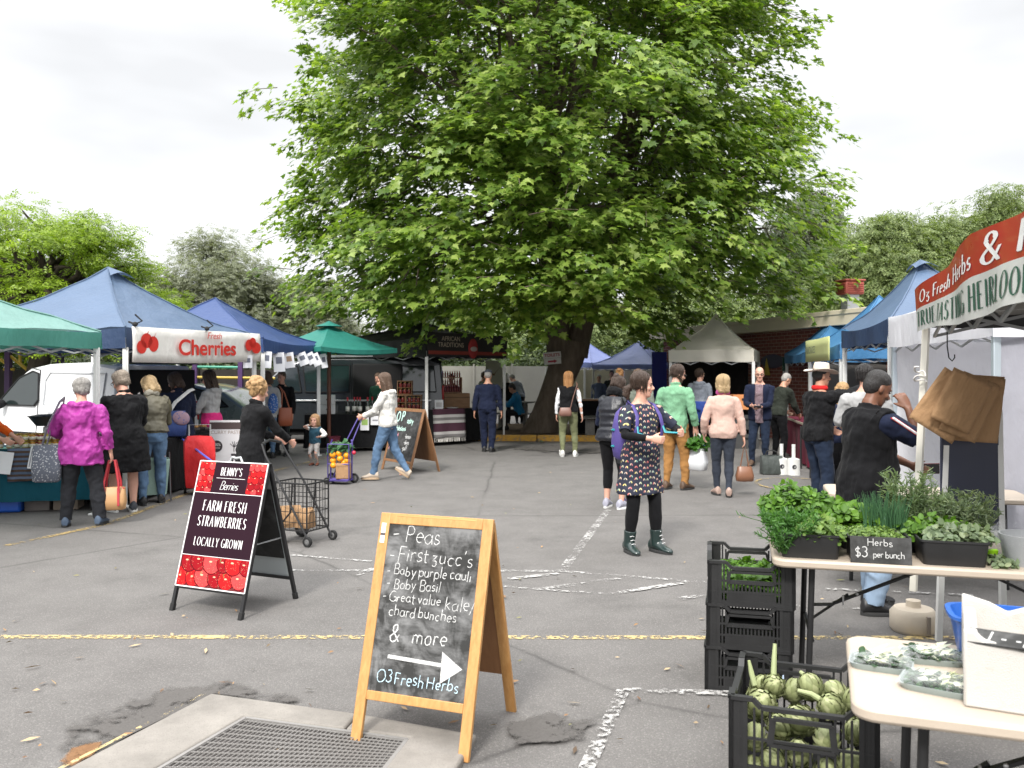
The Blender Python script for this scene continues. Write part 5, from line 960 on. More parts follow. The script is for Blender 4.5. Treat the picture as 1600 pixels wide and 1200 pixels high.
# ================================================================== LETTERING (single-stroke glyphs, drawn as flat ribbons)
def arc(cx,cy,rx,ry,a0,a1,n=10):return[(cx+rx*math.cos(R(lerp(a0,a1,i/n))),cy+ry*math.sin(R(lerp(a0,a1,i/n))))for i in range(n+1)]
GLY={'A':(.72,[[(0,0),(.36,1)],[(.36,1),(.72,0)],[(.13,.36),(.59,.36)]]),'B':(.58,[[(.05,0),(.05,1)],[(.05,1)]+arc(.28,.76,.22,.24,90,-90)+[(.05,.52)],[(.05,.52)]+arc(.30,.26,.26,.26,90,-90)+[(.05,0)]]),'C':(.7,[arc(.40,.5,.38,.5,45,315,18)]),'D':(.68,[[(.05,0),(.05,1)],[(.05,1)]+arc(.22,.5,.44,.5,90,-90,14)+[(.05,0)]]),'E':(.54,[[(.05,0),(.05,1)],[(.05,1),(.5,1)],[(.05,.52),(.42,.52)],[(.05,0),(.52,0)]]),'F':(.52,[[(.05,0),(.05,1)],[(.05,1),(.5,1)],[(.05,.52),(.42,.52)]]),'G':(.74,[arc(.40,.5,.38,.5,50,335,18),[(.74,.44),(.74,.05)],[(.46,.44),(.74,.44)]]),'H':(.7,[[(.05,0),(.05,1)],[(.65,0),(.65,1)],[(.05,.52),(.65,.52)]]),'I':(.16,[[(.08,0),(.08,1)]]),'K':(.64,[[(.05,0),(.05,1)],[(.6,1),(.08,.45)],[(.22,.58),(.64,0)]]),'L':(.5,[[(.05,1),(.05,0)],[(.05,0),(.5,0)]]),'M':(.82,[[(.05,0),(.09,1)],[(.09,1),(.41,.12)],[(.41,.12),(.73,1)],[(.73,1),(.78,0)]]),'N':(.7,[[(.06,0),(.06,1)],[(.06,1),(.64,0)],[(.64,0),(.64,1)]]),'O':(.8,[arc(.40,.5,.38,.5,90,450,24)]),'P':(.56,[[(.05,0),(.05,1)],[(.05,1)]+arc(.28,.74,.25,.26,90,-90)+[(.05,.48)]]),'R':(.6,[[(.05,0),(.05,1)],[(.05,1)]+arc(.28,.75,.23,.25,90,-90)+[(.05,.50)],[(.26,.5),(.6,0)]]),'S':(.54,[arc(.28,.75,.23,.25,30,270,10)[:-1]+arc(.26,.25,.25,.25,90,-150,12)]),'T':(.62,[[(.0,1),(.62,1)],[(.31,1),(.31,0)]]),'U':(.7,[[(.05,1),(.05,.3)]+arc(.34,.3,.29,.3,180,360,12)+[(.63,1)]]),'V':(.7,[[(0,1),(.35,0)],[(.35,0),(.7,1)]]),'W':(1.0,[[(0,1),(.26,0)],[(.26,0),(.5,.95)],[(.5,.95),(.74,0)],[(.74,0),(1,1)]]),'Y':(.64,[[(0,1),(.32,.5)],[(.64,1),(.32,.5),(.32,0)]]),'a':(.5,[arc(.24,.27,.22,.27,60,400,16),[(.46,.55),(.46,.1),(.52,0)]]),'b':(.5,[[(.05,1),(.05,0)],arc(.26,.26,.22,.26,150,-170,16)]),'c':(.44,[arc(.25,.27,.22,.27,50,310,14)]),'d':(.5,[arc(.23,.26,.21,.26,40,330,16),[(.45,1),(.45,.08),(.52,0)]]),'e':(.46,[[(.04,.28),(.42,.30)]+arc(.24,.28,.20,.27,10,310,16)]),'f':(.34,[arc(.24,.82,.14,.18,40,180,7)+[(.10,0)],[(0,.55),(.28,.55)]]),'g':(.5,[arc(.24,.28,.21,.27,50,390,16),[(.46,.55),(.46,-.12)]+arc(.26,-.14,.2,.18,0,-150,8)]),'h':(.5,[[(.05,1),(.05,0)],[(.05,.36)]+arc(.25,.36,.2,.19,170,0,8)+[(.45,0)]]),'i':(.16,[[(.08,.55),(.08,0)],[(.08,.74),(.085,.79)]]),'k':(.46,[[(.05,1),(.05,0)],[(.4,.55),(.07,.25)],[(.16,.33),(.46,0)]]),'l':(.14,[[(.07,1),(.07,0)]]),'m':(.76,[[(.05,.55),(.05,0)],[(.05,.36)]+arc(.21,.36,.16,.19,170,0,7)+[(.37,0)],[(.37,.36)]+arc(.54,.36,.17,.19,170,0,7)+[(.71,0)]]),'n':(.48,[[(.05,.55),(.05,0)],[(.05,.36)]+arc(.24,.36,.19,.19,170,0,8)+[(.43,0)]]),'o':(.48,[arc(.24,.27,.21,.27,90,450,18)]),'p':(.5,[[(.05,.55),(.05,-.32)],arc(.26,.27,.22,.27,150,-170,16)]),'r':(.34,[[(.05,.55),(.05,0)],[(.05,.32)]+arc(.22,.34,.17,.2,170,50,6)]),'s':(.38,[arc(.2,.41,.14,.14,30,270,8)[:-1]+arc(.19,.14,.16,.14,90,-150,9)]),'t':(.34,[[(.14,.85),(.14,.1)]+arc(.24,.1,.1,.1,180,300,5),[(0,.58),(.32,.58)]]),'w':(.66,[[(0,.55),(.17,0)],[(.17,0),(.33,.5)],[(.33,.5),(.49,0)],[(.49,0),(.66,.55)]]),'x':(.44,[[(0,.55),(.44,0)],[(.44,.55),(0,0)]]),'u':(.48,[[(.05,.55),(.05,.2)]+arc(.23,.2,.18,.2,180,350,8),[(.43,.55),(.43,0)]]),'v':(.44,[[(0,.55),(.22,0)],[(.22,0),(.44,.55)]]),'y':(.46,[[(.02,.55),(.24,.05)],[(.46,.55),(.12,-.32)]]),'z':(.42,[[(.03,.55),(.38,.55),(.05,.22),(.30,.2)]+arc(.24,.0,.16,.2,70,-150,8)]),'3':(.5,[arc(.22,.76,.22,.24,140,-80,12)+arc(.22,.27,.25,.27,85,-150,14)]),'0':(.56,[arc(.27,.5,.24,.5,90,450,20)]),'1':(.3,[[(.05,.8),(.18,1),(.18,0)]]),'%':(.7,[arc(.16,.76,.14,.2,0,360,12),arc(.54,.22,.14,.2,0,360,12),[(.1,0),(.6,1)]]),'$':(.5,[arc(.25,.70,.2,.2,30,270,9)[:-1]+arc(.24,.29,.22,.21,90,-150,10),[(.25,1.06),(.25,-.06)]]),'&':(.7,[[(.66,0),(.16,.68)]+arc(.30,.80,.15,.2,200,-20,10)+[(.36,.60),(.10,.36)]+arc(.27,.22,.22,.22,160,330,9)+[(.64,.45)]]),'-':(.4,[[(.05,.36),(.36,.38)]]),"'":(.16,[[(.1,1),(.06,.8)]]),'/':(.3,[[(.3,1),(0,-.2)]]),'.':(.14,[[(.05,0),(.08,.03)]])}
def strokes(txt,h,jit=0,slant=0,track=.12,rng=None,space=.38,sx=1.):
 rng=rng or random.Random(len(txt));x=0;res=[]
 for ch in txt:
  if ch==' ':x+=space*h;continue
  wd,ss=GLY[ch];dy=rng.uniform(-jit,jit)*h;k=1+rng.uniform(-jit,jit)
  for st in ss:res.append([(x+(px*sx*k+slant*py)*h+rng.uniform(-jit,jit)*.3*h,(py*k+rng.uniform(-jit,jit)*.3)*h+dy)for px,py in st])
  x+=(wd*sx+track)*h
 return res,x
def ribbon(m,st,wd,fn,nib=None,serif=0,jag=0,rng=None):
 """one stroke as a flat ribbon; nib = (thin, thick): width follows the direction like a broad pen"""
 p2=[st[0]]
 for a,b_ in zip(st[:-1],st[1:]):
  n=max(1,int(math.hypot(b_[0]-a[0],b_[1]-a[1])/(wd*2.5)))
  p2+=[(lerp(a[0],b_[0],i/n),lerp(a[1],b_[1],i/n))for i in range(1,n+1)]
 L_,Rr=[],[]
 for i,p in enumerate(p2):
  a,b_=p2[max(0,i-1)],p2[min(len(p2)-1,i+1)];dx,dy=b_[0]-a[0],b_[1]-a[1];q=math.hypot(dx,dy)or 1e-6;dx,dy=dx/q,dy/q
  w_=wd if nib is None else lerp(nib[0],nib[1],abs(dy+.35*dx)**1.3 if dy*dx<0 else abs(dy)**2.0*(.5 if dy*dx>.12 else 1))*wd
  if jag:w_*=1+rng.uniform(-jag,jag)
  L_.append(fn(p[0]-dy*w_/2,p[1]+dx*w_/2));Rr.append(fn(p[0]+dy*w_/2,p[1]-dx*w_/2))
 n=len(p2);m.add(L_+Rr,[(i,i+1,i+1+n,i+n)for i in range(n-1)])
def write(name,txt,h,x,y,fn,mt,parent,wd=.08,align='l',jit=0,slant=0,track=.12,nib=None,serif=0,jag=0,seed=1,space=.38,sx=1.,tilt=0.):
 """lettering as a child mesh; fn maps board coordinates (right, up) to a point"""
 rng=random.Random(seed);ss,W_=strokes(txt,h,jit,slant,track,rng,space,sx);x0=x-(W_/2 if align=='c' else (W_ if align=='r' else 0));m=MB()
 f2=lambda a,b_:fn(x0+a,y+b_+a*tilt)
 for st in ss:
  ribbon(m,st,wd*h,f2,nib,serif,jag,rng)
  if serif:
   for e,o in ((st[0],st[1]),(st[-1],st[-2])):
    if abs(e[0]-o[0])<abs(e[1]-o[1])*1.2:m.add([f2(e[0]+a*serif*h,e[1]+b_*.018*h)for a,b_ in ((-1,-1),(1,-1),(1,1),(-1,1))],[(0,1,2,3)])
 return m.build(name,mt,parent,smooth=0)
def flat(name,c,rough=.6):
 return plain(name,c,rough,var=.05,scale=8)
def chalk(name,c):
 key=('chalk',name)
 if key in MATS:return MATS[key]
 b=NB(name);v=b.coord();n=b.noise(v,170,4,.75);b.col(b.mix(b.ramp(n.outputs['Fac'],[(.34,(0,0,0)),(.5,(1,1,1))]),dim(c,.35),c));b.set(Roughness=.95,Specular_IOR_Level=.1);MATS[key]=b.m;return b.m
def slate(name='chalkboard',smear=.5):
 key=('slate',name)
 if key in MATS:return MATS[key]
 b=NB(name);v=b.coord(scale=(1.4,1,1));n=b.noise(v,4,6,.62);n2=b.noise(b.coord(scale=(1,1,3)),3,5,.7);n.inputs['Distortion'].default_value=1.6
 c=b.ramp(b.math('MULTIPLY',n.outputs['Fac'],n2.outputs['Fac']),[(.20,(.030,.030,.029)),(.36,tuple(lerp(.05,.30,smear)for _ in range(3)))]);b.col(c);b.set(Roughness=.8,Specular_IOR_Level=.25);MATS[key]=b.m;return b.m
CH_W,CH_B=chalk('white_chalk',(.55,.55,.54)),chalk('pale_blue_chalk',(.50,.66,.74));CH_P,CH_M=chalk('pink_chalk',(.75,.35,.42)),chalk('mint_chalk',(.55,.78,.70))
PINE=wood('varnished_pine',(.42,.20,.06),(.60,.33,.12),1.2,.4);OAKB=wood('brown_board_wood',(.20,.095,.045),(.32,.17,.08),1.2,.5);PLY=wood('brown_hardboard',(.22,.10,.04),(.32,.155,.065),.5,.6)
def pix_frame(A,B,C_,hgt):
 """board standing on ground points A (left foot), B (right foot), leaning back towards C_ : returns board(u right, v up, w out)"""
 u=(B-A);wd=u.length;u=u.normalized();n=Vector((u.y,-u.x,0));bk=(C_-B);depth=bk.length
 top=Vector((0,0,1))*math.sqrt(max(.01,hgt**2-(depth/2)**2))-n*depth/2;v=top.normalized();w_=u.cross(v)if u.cross(v).dot(n)>0 else v.cross(u)
 return u,v,w_,n,wd,depth
def a_frame(name,label,pa,pb,pc,hgt,wood_m,slate_m,rail,face_z0,cat='chalkboard sign',group=None,backm=None,top_in=0.):
 A,B,C_=G(*pa),G(*pb),G(*pc);u,v,w_,n,wd,dp=pix_frame(A,B,C_,hgt);ctr=(A+B)/2-n*dp/2;t=thing(name,label,cat,tuple(ctr),0,group)
 f=lambda x,y,z=0:A-ctr+u*x+v*y+w_*z
 m=MB()
 for x in (rail/2,wd-rail/2):m.bar(f(x,0),f(x,hgt),rail,.022,up=tuple(w_))
 m.bar(f(rail,hgt-rail/2),f(wd-rail,hgt-rail/2),.0215,rail,up=tuple(v));m.bar(f(rail,face_z0-rail*.4),f(wd-rail,face_z0-rail*.4),.0215,rail*.8,up=tuple(v));fr=m.build('front_frame',wood_m,t,bevel=.003,smooth=30)
 m=MB();m.bar(f(wd/2,face_z0,.002),f(wd/2,hgt-rail,.002),wd-2*rail,.008,up=tuple(w_));m.build('blackboard',slate_m,t,smooth=0)
 v2=(v-2*v.dot(n)*n);w2=w_-2*w_.dot(n)*n;A2=A-ctr-n*dp
 f2=lambda x,y,z=0:A2+u*x+v2*y+w2*z
 m=MB()
 for x in (rail/2,wd-rail/2):m.bar(f2(x,0),f2(x,hgt*.995-.012),rail,.02,up=tuple(w2))
 m.bar(f2(rail,hgt-rail),f2(wd-rail,hgt-rail),.019,rail*.8,up=tuple(v2));m.build('back_frame',wood_m,t,bevel=.003,smooth=30)
 m=MB();m.bar(f2(wd/2,face_z0*.9,.001),f2(wd/2,hgt-rail,.001),wd-2*rail,.008,up=tuple(w2));m.build('back_panel',backm or PLY,t,smooth=0)
 m=MB();m.tube([f(wd*.15,hgt*.99),f(wd*.85,hgt*.99)],.012,8);m.build('hinge',plain('brass',(.35,.25,.10),.4,.8),t)
 return t,f,wd,f2
# ----- big chalkboard in front
cb,f,wd,_=a_frame('chalkboard_sign','large pine framed chalkboard listing peas and kale with an arrow, at the front',(548,1160),(733,1192),(806,1112),1.05,PINE,slate(),.052,.235)
iw=wd-.104;x0,y0,ih=.052,.235,1.05-.052-.235;B=lambda a,b_:f(x0+a*iw,y0+b_*ih,.0075)
Bm=lambda a,b_:f(x0+a,y0+b_,.0075)
rows=[('-',.94-.035,.04,.06),]
def ln(txt,xx,yy,h,**k):write('lettering',txt,h,xx*iw,yy*ih,Bm,k.pop('mt',CH_W),cb,jit=.085,jag=.3,slant=.07,wd=k.pop('wd',.085)*.60,track=.13,**k)
ln('- Peas',.05,.890,.078,seed=2);ln("- First zucc's",.04,.775,.070,seed=3,space=.16);ln('- Baby purple cauli',.04,.690,.047,seed=4,space=.24,wd=.12);ln('- Baby Basil',.05,.608,.046,seed=5,wd=.12);ln('- Great value',.03,.528,.046,seed=6,space=.24,wd=.12);ln('kale/',.70,.515,.062,seed=7);ln('chard bunches',.12,.445,.048,seed=8,wd=.12,space=.24)
ln('&',.16,.295,.078,seed=9,wd=.13);ln('more',.40,.295,.072,seed=10,wd=.11);ln('O3 Fresh Herbs',.08,.055,.054,seed=11,mt=CH_B,wd=.12,space=.16,tilt=-.0)
m=MB();m.add([Bm(iw*a,ih*b_)for a,b_ in ((.17,.217),(.73,.205),(.73,.183),(.17,.195))],[(0,1,2,3)]);m.add([Bm(iw*a,ih*b_)for a,b_ in ((.73,.27),(.95,.185),(.74,.09))],[(0,1,2)]);m.build('arrow',CH_W,cb,smooth=0)
m=MB();m.add([f(.012,1.0,.0118),f(.036,1.0,.0118),f(.036,.905,.0118),f(.012,.905,.0118)],[(0,3,2,1)]);m.build('sticker',flat('white_sticker',(.66,.65,.62)),cb,smooth=0)
m=MB();m.add([f(.012,.952,.0122),f(.036,.952,.0122),f(.036,.940,.0122),f(.012,.940,.0122)],[(0,3,2,1)]);m.build('sticker_mark',flat('dark_ink',(.06,.05,.05)),cb,smooth=0)
# ----- pastry chalkboard by the stall
pb_,f,wd,_=a_frame('chalkboard_sign','brown framed chalkboard advertising pastry in coloured chalk beside the black stall',(596,733),(641,741),(666,735),1.10,OAKB,slate('pastry_board',.1),.055,.20)
iw,ih=wd-.11,1.10-.255;x0,y0=.055,.2;Bm=lambda a,b_:f(x0+a,y0+b_,.0075)
for k,(txt,xx,yy,h,mt)in enumerate([('O',.08,.78,.16,CH_M),('P',.28,.80,.17,CH_M),('astry',.52,.76,.10,CH_M),('by Palestians',.04,.60,.085,CH_M),('Biscuit',.04,.46,.09,CH_P),('-lemon',.56,.45,.075,CH_W),('Dough',.04,.34,.09,CH_P),('-olives',.56,.33,.075,CH_W),('Pastry',.04,.20,.09,CH_P),('-puff',.55,.21,.08,CH_W),('/flower',.36,.10,.07,CH_W),('-savoury',.40,.02,.06,CH_W)]):
 write('lettering',txt,h,xx*iw,yy*ih,Bm,mt,pb_,wd=.15,jit=.05,seed=k+20,track=.06,sx=.8,space=.2)
# ----- green framed menu board by the trunk
gb,f,wd,_=a_frame('chalkboard_sign','green framed chalkboard menu leaning by the plane tree trunk',(846,690),(903,688),(915,674),1.20,plain('green_frame_paint',(.12,.24,.13),.6),slate('menu_board',.15),.05,.16)
iw,ih=wd-.1,1.2-.21;Bm=lambda a,b_:f(.05+a,.16+b_,.0075)
for k,(txt,yy)in enumerate([('nmeum',.74),('uwnmr',.64),('enmun',.54),('mnuwem',.44),('nemu',.34),('mwunem',.24)]):write('lettering',txt,.075,.5*iw,yy*ih,Bm,CH_W,gb,align='c',wd=.10,jit=.06,seed=k+40)
# ----- strawberry sign (metal frame, printed panel)
A,B,C_=G(267,953),G(378,969),G(461,935);hgt=1.08;u,v,w_,n,wd,dp=pix_frame(A,B,C_,hgt);ctr=(A+B)/2-n*dp/2
bs=thing('a_frame_sign','metal A-frame sign printed with strawberries and cherries in red and maroon','sign',tuple(ctr));f=lambda x,y,z=0:A-ctr+u*x+v*y+w_*z
v2,w2,A2=v-2*v.dot(n)*n,w_-2*w_.dot(n)*n,A-ctr-n*dp;f2=lambda x,y,z=0:A2+u*x+v2*y+w2*z
BLKM,RUB=plain('black_frame_metal',(.02,.02,.021),.4,.3),plain('rubber_foot',(.012,.012,.012),.9)
for ff,nm in ((f,'front_leg'),(f2,'back_leg')):
 for x in (.012,wd-.012):
  m=MB();m.bar(ff(x,0),ff(x,hgt),.024,.024,up=tuple(w_));lg=m.build(nm,BLKM,bs,smooth=0);m=MB();m.bar(ff(x,-.004),ff(x,.05),.032,.032,up=tuple(w_));m.build('rubber_foot',RUB,lg,bevel=.004)
 m=MB();m.bar(ff(.02,.17),ff(wd-.02,.17),.022,.022);m.bar(ff(.02,hgt-.01),ff(wd-.02,hgt-.01),.022,.022);m.build('cross_bar',BLKM,bs,smooth=0)
PANEL=plain('maroon_print',(.018,.005,.011),.6,var=.1,spec=.12);WEDGE=flat('white_print',(.70,.69,.68));REDP=[plain('berry_red_%s'%k,c,.6,var=.35,scale=40,spec=.1)for k,c in (('bright',(.45,.010,.012)),('deep',(.25,.005,.010)),('pink',(.55,.05,.05)))]
p0,p1,q=.175,hgt-.005,.026
m=MB();m.bar(f(wd/2,p0,.010),f(wd/2,p1,.010),wd-.01,.006,up=tuple(w_));pan=m.build('front_panel',PANEL,bs,smooth=0)
m=MB()
for a,b_ in (((.008,p0),(wd-.008,p0)),((.008,p1),(wd-.008,p1)),((.008,p0),(.008,p1)),((wd-.008,p0),(wd-.008,p1))):m.bar(f(*a,.0135),f(*b_,.0135),.008,.008,up=tuple(w_))
for yy in (.395,.845):m.bar(f(.01,yy,.0132),f(wd-.01,yy,.0132),.006,.004,up=tuple(v))
m.build('white_edging',WEDGE,pan,smooth=0)
zz=.0142
def berries(nm,x0,x1,y0,y1,r,seed,straw):
 """printed fruit picture: flat overlapping fruit outlines, clipped to their panel"""
 rg=random.Random(seed);bgm=MB();bgm.add([f(x0,y0,zz-.0006),f(x1,y0,zz-.0006),f(x1,y1,zz-.0006),f(x0,y1,zz-.0006)],[(0,3,2,1)]);pic=bgm.build(nm,plain('print_shadow_red',(.12,.004,.006),.4,var=.4,scale=60),pan,smooth=0)
 ms=[MB(),MB(),MB()];hl,gn,sh_=MB(),MB(),MB();nx,ny=max(2,round((x1-x0)/(r*1.55))),max(2,round((y1-y0)/(r*1.6)));k=0
 cl=lambda a,b_:(min(max(a,x0+.001),x1-.001),min(max(b_,y0+.001),y1-.001))
 for j in range(ny):
  for i in range(nx):
   k+=1;cx,cy=x0+(i+.5+(.3 if j%2 else -.1))/nx*(x1-x0)+rg.uniform(-.15,.15)*r,y0+(j+.5)/ny*(y1-y0)+rg.uniform(-.15,.15)*r;a0=rg.uniform(-.9,.9)+(3.14 if straw else 0);rr=r*rg.uniform(.9,1.12);pts=[]
   for s in range(18):
    t_=2*math.pi*s/18;k2=(1.05-.34*math.cos(t_)+.06*math.cos(2*t_))if straw else 1;px,py=rr*k2*math.sin(t_)*(1.05 if straw else .9),rr*k2*math.cos(t_);pts.append(cl(cx+px*math.cos(a0)-py*math.sin(a0),cy+px*math.sin(a0)+py*math.cos(a0)))
   z=zz+k*.00006;ms[rg.choice((0,0,1,2)if not straw else (0,0,1,1,2))].add([f(a,b_,z)for a,b_ in pts],[tuple(range(18))]);sh_.add([f(*cl(cx+(a-cx)*1.10,cy+(b_-cy)*1.08-.003),z-.00003)for a,b_ in pts],[tuple(range(18))])
   if straw:
    for s in range(22):a,b_=rg.uniform(-.6,.6)*rr,rg.uniform(-.7,.8)*rr;c=cl(cx+a,cy+b_);hl.add([f(c[0]+dx*.0015,c[1]+dy*.0022,z+.0001)for dx,dy in ((-1,0),(0,-1),(1,0),(0,1))],[(0,1,2,3)])
   hx=cl(cx-rr*.3,cy+rr*.35);hl.add([f(hx[0]+rr*.2*math.cos(q2),hx[1]+rr*.09*math.sin(q2),z+.0001)for q2 in (6.283*s/8 for s in range(8))],[tuple(range(8))])
   if rg.random()<.6:
    for s in range(3):a=rg.uniform(0,6.28);e=cl(cx+rr*.9+rr*.5*math.cos(a),cy+rr*.7+rr*.5*math.sin(a));c=cl(cx+rr*.9,cy+rr*.7);gn.add([f(c[0]-.004,c[1],z+.00012),f(c[0]+.004,c[1],z+.00012),f(*e,z+.00012)],[(0,1,2)])
 for mm,mt in zip(ms,REDP):
  if mm.v:mm.build('printed_fruit',mt,pic,smooth=0)
 sh_.build('fruit_outline',plain('print_dark_red',(.09,.002,.006),.6,spec=.1),pic,smooth=0)
 hl.build('highlight',flat('print_highlight',(.66,.38,.24),.6),pic,smooth=0)
 if gn.v:gn.build('printed_leaf',flat('print_green',(.08,.20,.06),.4),pic,smooth=0)
berries('strawberry_picture',.012,wd-.012,p0+.006,.392,.066,4,True);berries('cherry_picture',.012,.155,.85,p1-.006,.030,5,False);berries('cherry_picture',wd-.165,wd-.012,.85,p1-.006,.030,6,False)
FB=lambda a,b_:f(a,b_,zz)
for txt,h,yy,kw in[("BENNY'S",.058,.975,dict(sx=.58,track=.17)),('FARM FRESH',.074,.715,dict(sx=.60,track=.20,space=.3)),('STRAWBERRIES',.072,.605,dict(sx=.56,track=.19)),('LOCALLY GROWN',.060,.465,dict(sx=.60,track=.18,space=.3))]:
 write('lettering',txt,h,wd/2+(.0 if h<.07 else .0),yy,FB,WEDGE,pan,align='c',wd=.125,nib=(.30,1.0),serif=.05,**kw)
write('lettering','Berries',.062,wd/2-.005,.872,FB,WEDGE,pan,align='c',wd=.085,slant=.25,track=.0,nib=(.5,1.1),sx=.95)
m=MB();m.bar(f(.185,.955,zz),f(wd-.19,.955,zz),.003,.0006,up=tuple(w_));m.build('rule',WEDGE,pan,smooth=0)
m=MB();m.bar(f2(wd/2,.18,.008),f2(wd/2,hgt-.02,.008),wd-.03,.006,up=tuple(w2));bp=m.build('back_panel',flat('white_back_panel',(.42,.46,.47),.5),bs,smooth=0)
m=MB();m.bar(f2(wd/2,.33,-.001),f2(wd/2,.88,-.001),wd*.86,.004,up=tuple(w2));m.build('blackboard',slate('back_board',.05),bp,smooth=0)
write('lettering','Strawberries',.085,.36,.03,lambda a,b_:f2(.10+b_,0.34+a-.35,-.0045),CH_W,bp,wd=.13,jit=.05,track=.0,sx=.7)
m=MB();m.bar(f(wd-.03,.50),f2(wd-.03,.50),.02,.004);m.bar(f(.03,.50),f2(.03,.50),.02,.004);m.build('spreader',plain('aluminium',(.5,.51,.52),.35,.7),bs,smooth=0)
m=MB();m.tube([f(wd*.42,hgt),f(wd*.44,hgt+.035),f(wd*.5,hgt+.028),f(wd*.56,hgt+.035),f(wd*.60,hgt)],.009,8);m.build('handle',plain('aluminium',(.5,.51,.52),.35,.7),bs)
# ----- sans lettering helper with the built-in font
def sans(txt,size,M,mt,parent,shear=0,ext=.0008,name='lettering',align='CENTER',bold=0):
 c=bpy.data.curves.new(name,'FONT');c.body=txt;c.size=size;c.align_x=align;c.shear=shear;c.extrude=ext;c.offset=bold;c.materials.append(mt);f=bpy.data.objects.new(name,c);o=bpy.data.objects.new(name,bpy.data.meshes.new_from_object(f));bpy.data.objects.remove(f);COL.objects.link(o);o.parent=parent;o.matrix_local=M;return o
def frame_on(A,B,up=Vector((0,0,1))):
 """matrix whose X runs A->B, Y up, Z out"""
 x=(B-A).normalized();y=(up-x*up.dot(x)).normalized();z=x.cross(y);return Matrix((x,y,z)).transposed().to_4x4()
# ----- cherry banner on the blue canopy
A,B=Vector((-4.80+.10,10.60,1.79)),Vector((-4.02,13.70,1.80));A=P(203,566,10.55);B=P(404,566,13.75);A.z=1.81;B.z=1.86
bn=thing('banner','white banner reading Fresh Cherries in red, tied to the slate blue canopy','banner',tuple(A));M0=frame_on(A,B);LB=(B-A).length
m=MB();m.grid(lambda a,b_:M0@Vector((a*LB,b_*.44-.02*math.sin(a*3.14)*(1-b_),.03+.02*math.sin(a*19)+.012*math.sin(a*7+b_*3))),40,4);m.build('cloth',cloth('banner_white',(.68,.66,.62),.6,.4,var=.05),bn,smooth=80,thick=.003)
RED=flat('banner_red',(.58,.03,.02),.5);MT=lambda x,y:M0@Matrix.Translation((x,y,.062))
sans('Cherries',.30,MT(LB*.52,.095),RED,bn,bold=.006).scale=(1.42,1,1);sans('Fresh',.135,MT(LB*.565,.325),RED,bn,shear=.25).scale=(1.3,1,1)
m=MB();cz=lambda x,y:M0@Vector((x,y,.063))
for x,y,rx,ry in ((.15,.19,.10,.085),(.25,.27,.12,.095),(.39,.23,.11,.10)):m.add([cz(x+rx*math.cos(k*.4488),y+ry*math.sin(k*.4488))for k in range(14)],[tuple(range(14))]);m.add([cz(x,y+ry*.8),cz(x+.02,y+ry*.8),cz(x+.07,y+ry+.06)],[(0,1,2)])
m.build('printed_cherries',RED,bn,smooth=0);m=MB()
for x,y,rx,ry in ((LB-.42,.25,.11,.09),(LB-.30,.29,.11,.08),(LB-.19,.21,.15,.09)):m.add([cz(x+rx*math.cos(k*.4488),y+ry*math.sin(k*.4488))for k in range(14)],[tuple(range(14))])
m.build('printed_cherries',RED,bn,smooth=0)
for x in (.0,LB*.5):m=MB();p=M0@Vector((x+.05,.47,.04));m.tube([p+Vector((-.08,0,.03)),p,p+Vector((.08,.02,.04)),p+Vector((0,0,.12))],.012,5);m.ell(p,(.035,.03,.03));m.build('tie',plain('black_tie',(.012,.012,.012),.8),bn)
# ----- hanging flyers under the navy canopy
FLY=[plain('flyer_paper',(.70,.71,.74),.7,var=.03),flat('flyer_print',(.12,.13,.17))]
src=None
for i,(px,py,ww,hh,tl)in enumerate([(387,565,13,20,0),(416,562,15,26,3),(436,566,16,30,-4),(452,563,14,24,-8),(473,561,14,20,-22),(486,560,12,18,-28),(494,562,12,20,-24),(506,564,9,22,-10)]):
 Y=lerp(13.9,17.0,(px-405)/105);c=P(px,py,Y);k=Y/FPX;t=thing('flyer',['small white flyer below the cherry banner corner','white flyer with dark picture, first along the navy canopy edge','widest white flyer hanging in front of the dark van roof','white flyer with pale brown picture on the navy canopy edge','tilted white flyer in the middle of the navy canopy row','tilted white flyer overlapping its neighbour on the navy canopy','third tilted white flyer overlapping on the navy canopy','narrow white flyer nearest the green parasol pole'][i],'flyer',tuple(c),0,'flyers along the navy canopy edge');t.rotation_euler=(0,R(tl),R(30))
 m=MB();m.box((0,0,0),(ww*k*1.1,.004,hh*k));m.build('sheet',FLY[0],t,smooth=0);m=MB();m.box((0,-.003,hh*k*.1),(ww*k*.6,.003,hh*k*.35));m.build('picture',FLY[1]if i!=3 else flat('flyer_brown',(.30,.20,.13)),t,smooth=0)
# ----- traditions sign on the black stall
A,B=Vector((-1.9,19.0,2.05)),Vector((-.15,21.2,2.05));M0=frame_on(A,B);LB=(B-A).length;tr=thing('stall_sign','black stall sign with pale lettering and a red band above the striped rug','sign',tuple(A));MT=lambda x,y:M0@Matrix.Translation((x,y,.05))
m=MB();m.box((LB/2,.26,.03),(LB,.52,.02));o=m.build('board',plain('sign_black',(.012,.010,.010),.6),tr,smooth=0);o.matrix_local=M0
TAN_=flat('sign_tan',(.40,.33,.26));sans('AFRICAN',.15,MT(LB*.27,.34),TAN_,tr);sans('TRADITIONS',.15,MT(LB*.27,.20),TAN_,tr)
m=MB();m.box((LB/2,.07,.046),(LB*.98,.08,.01));o=m.build('red_band',flat('sign_red',(.20,.025,.015)),tr,smooth=0);o.matrix_local=M0
m=MB();m.ell((LB*.54,.18,.05),(.17,.24,.03));o=m.build('emblem',flat('emblem_red',(.28,.02,.02)),tr);o.matrix_local=M0
m=MB();m.ell((LB*.54,.17,.075),(.12,.06,.015));o=m.build('emblem_bar',flat('emblem_grey',(.35,.30,.28)),tr);o.matrix_local=M0
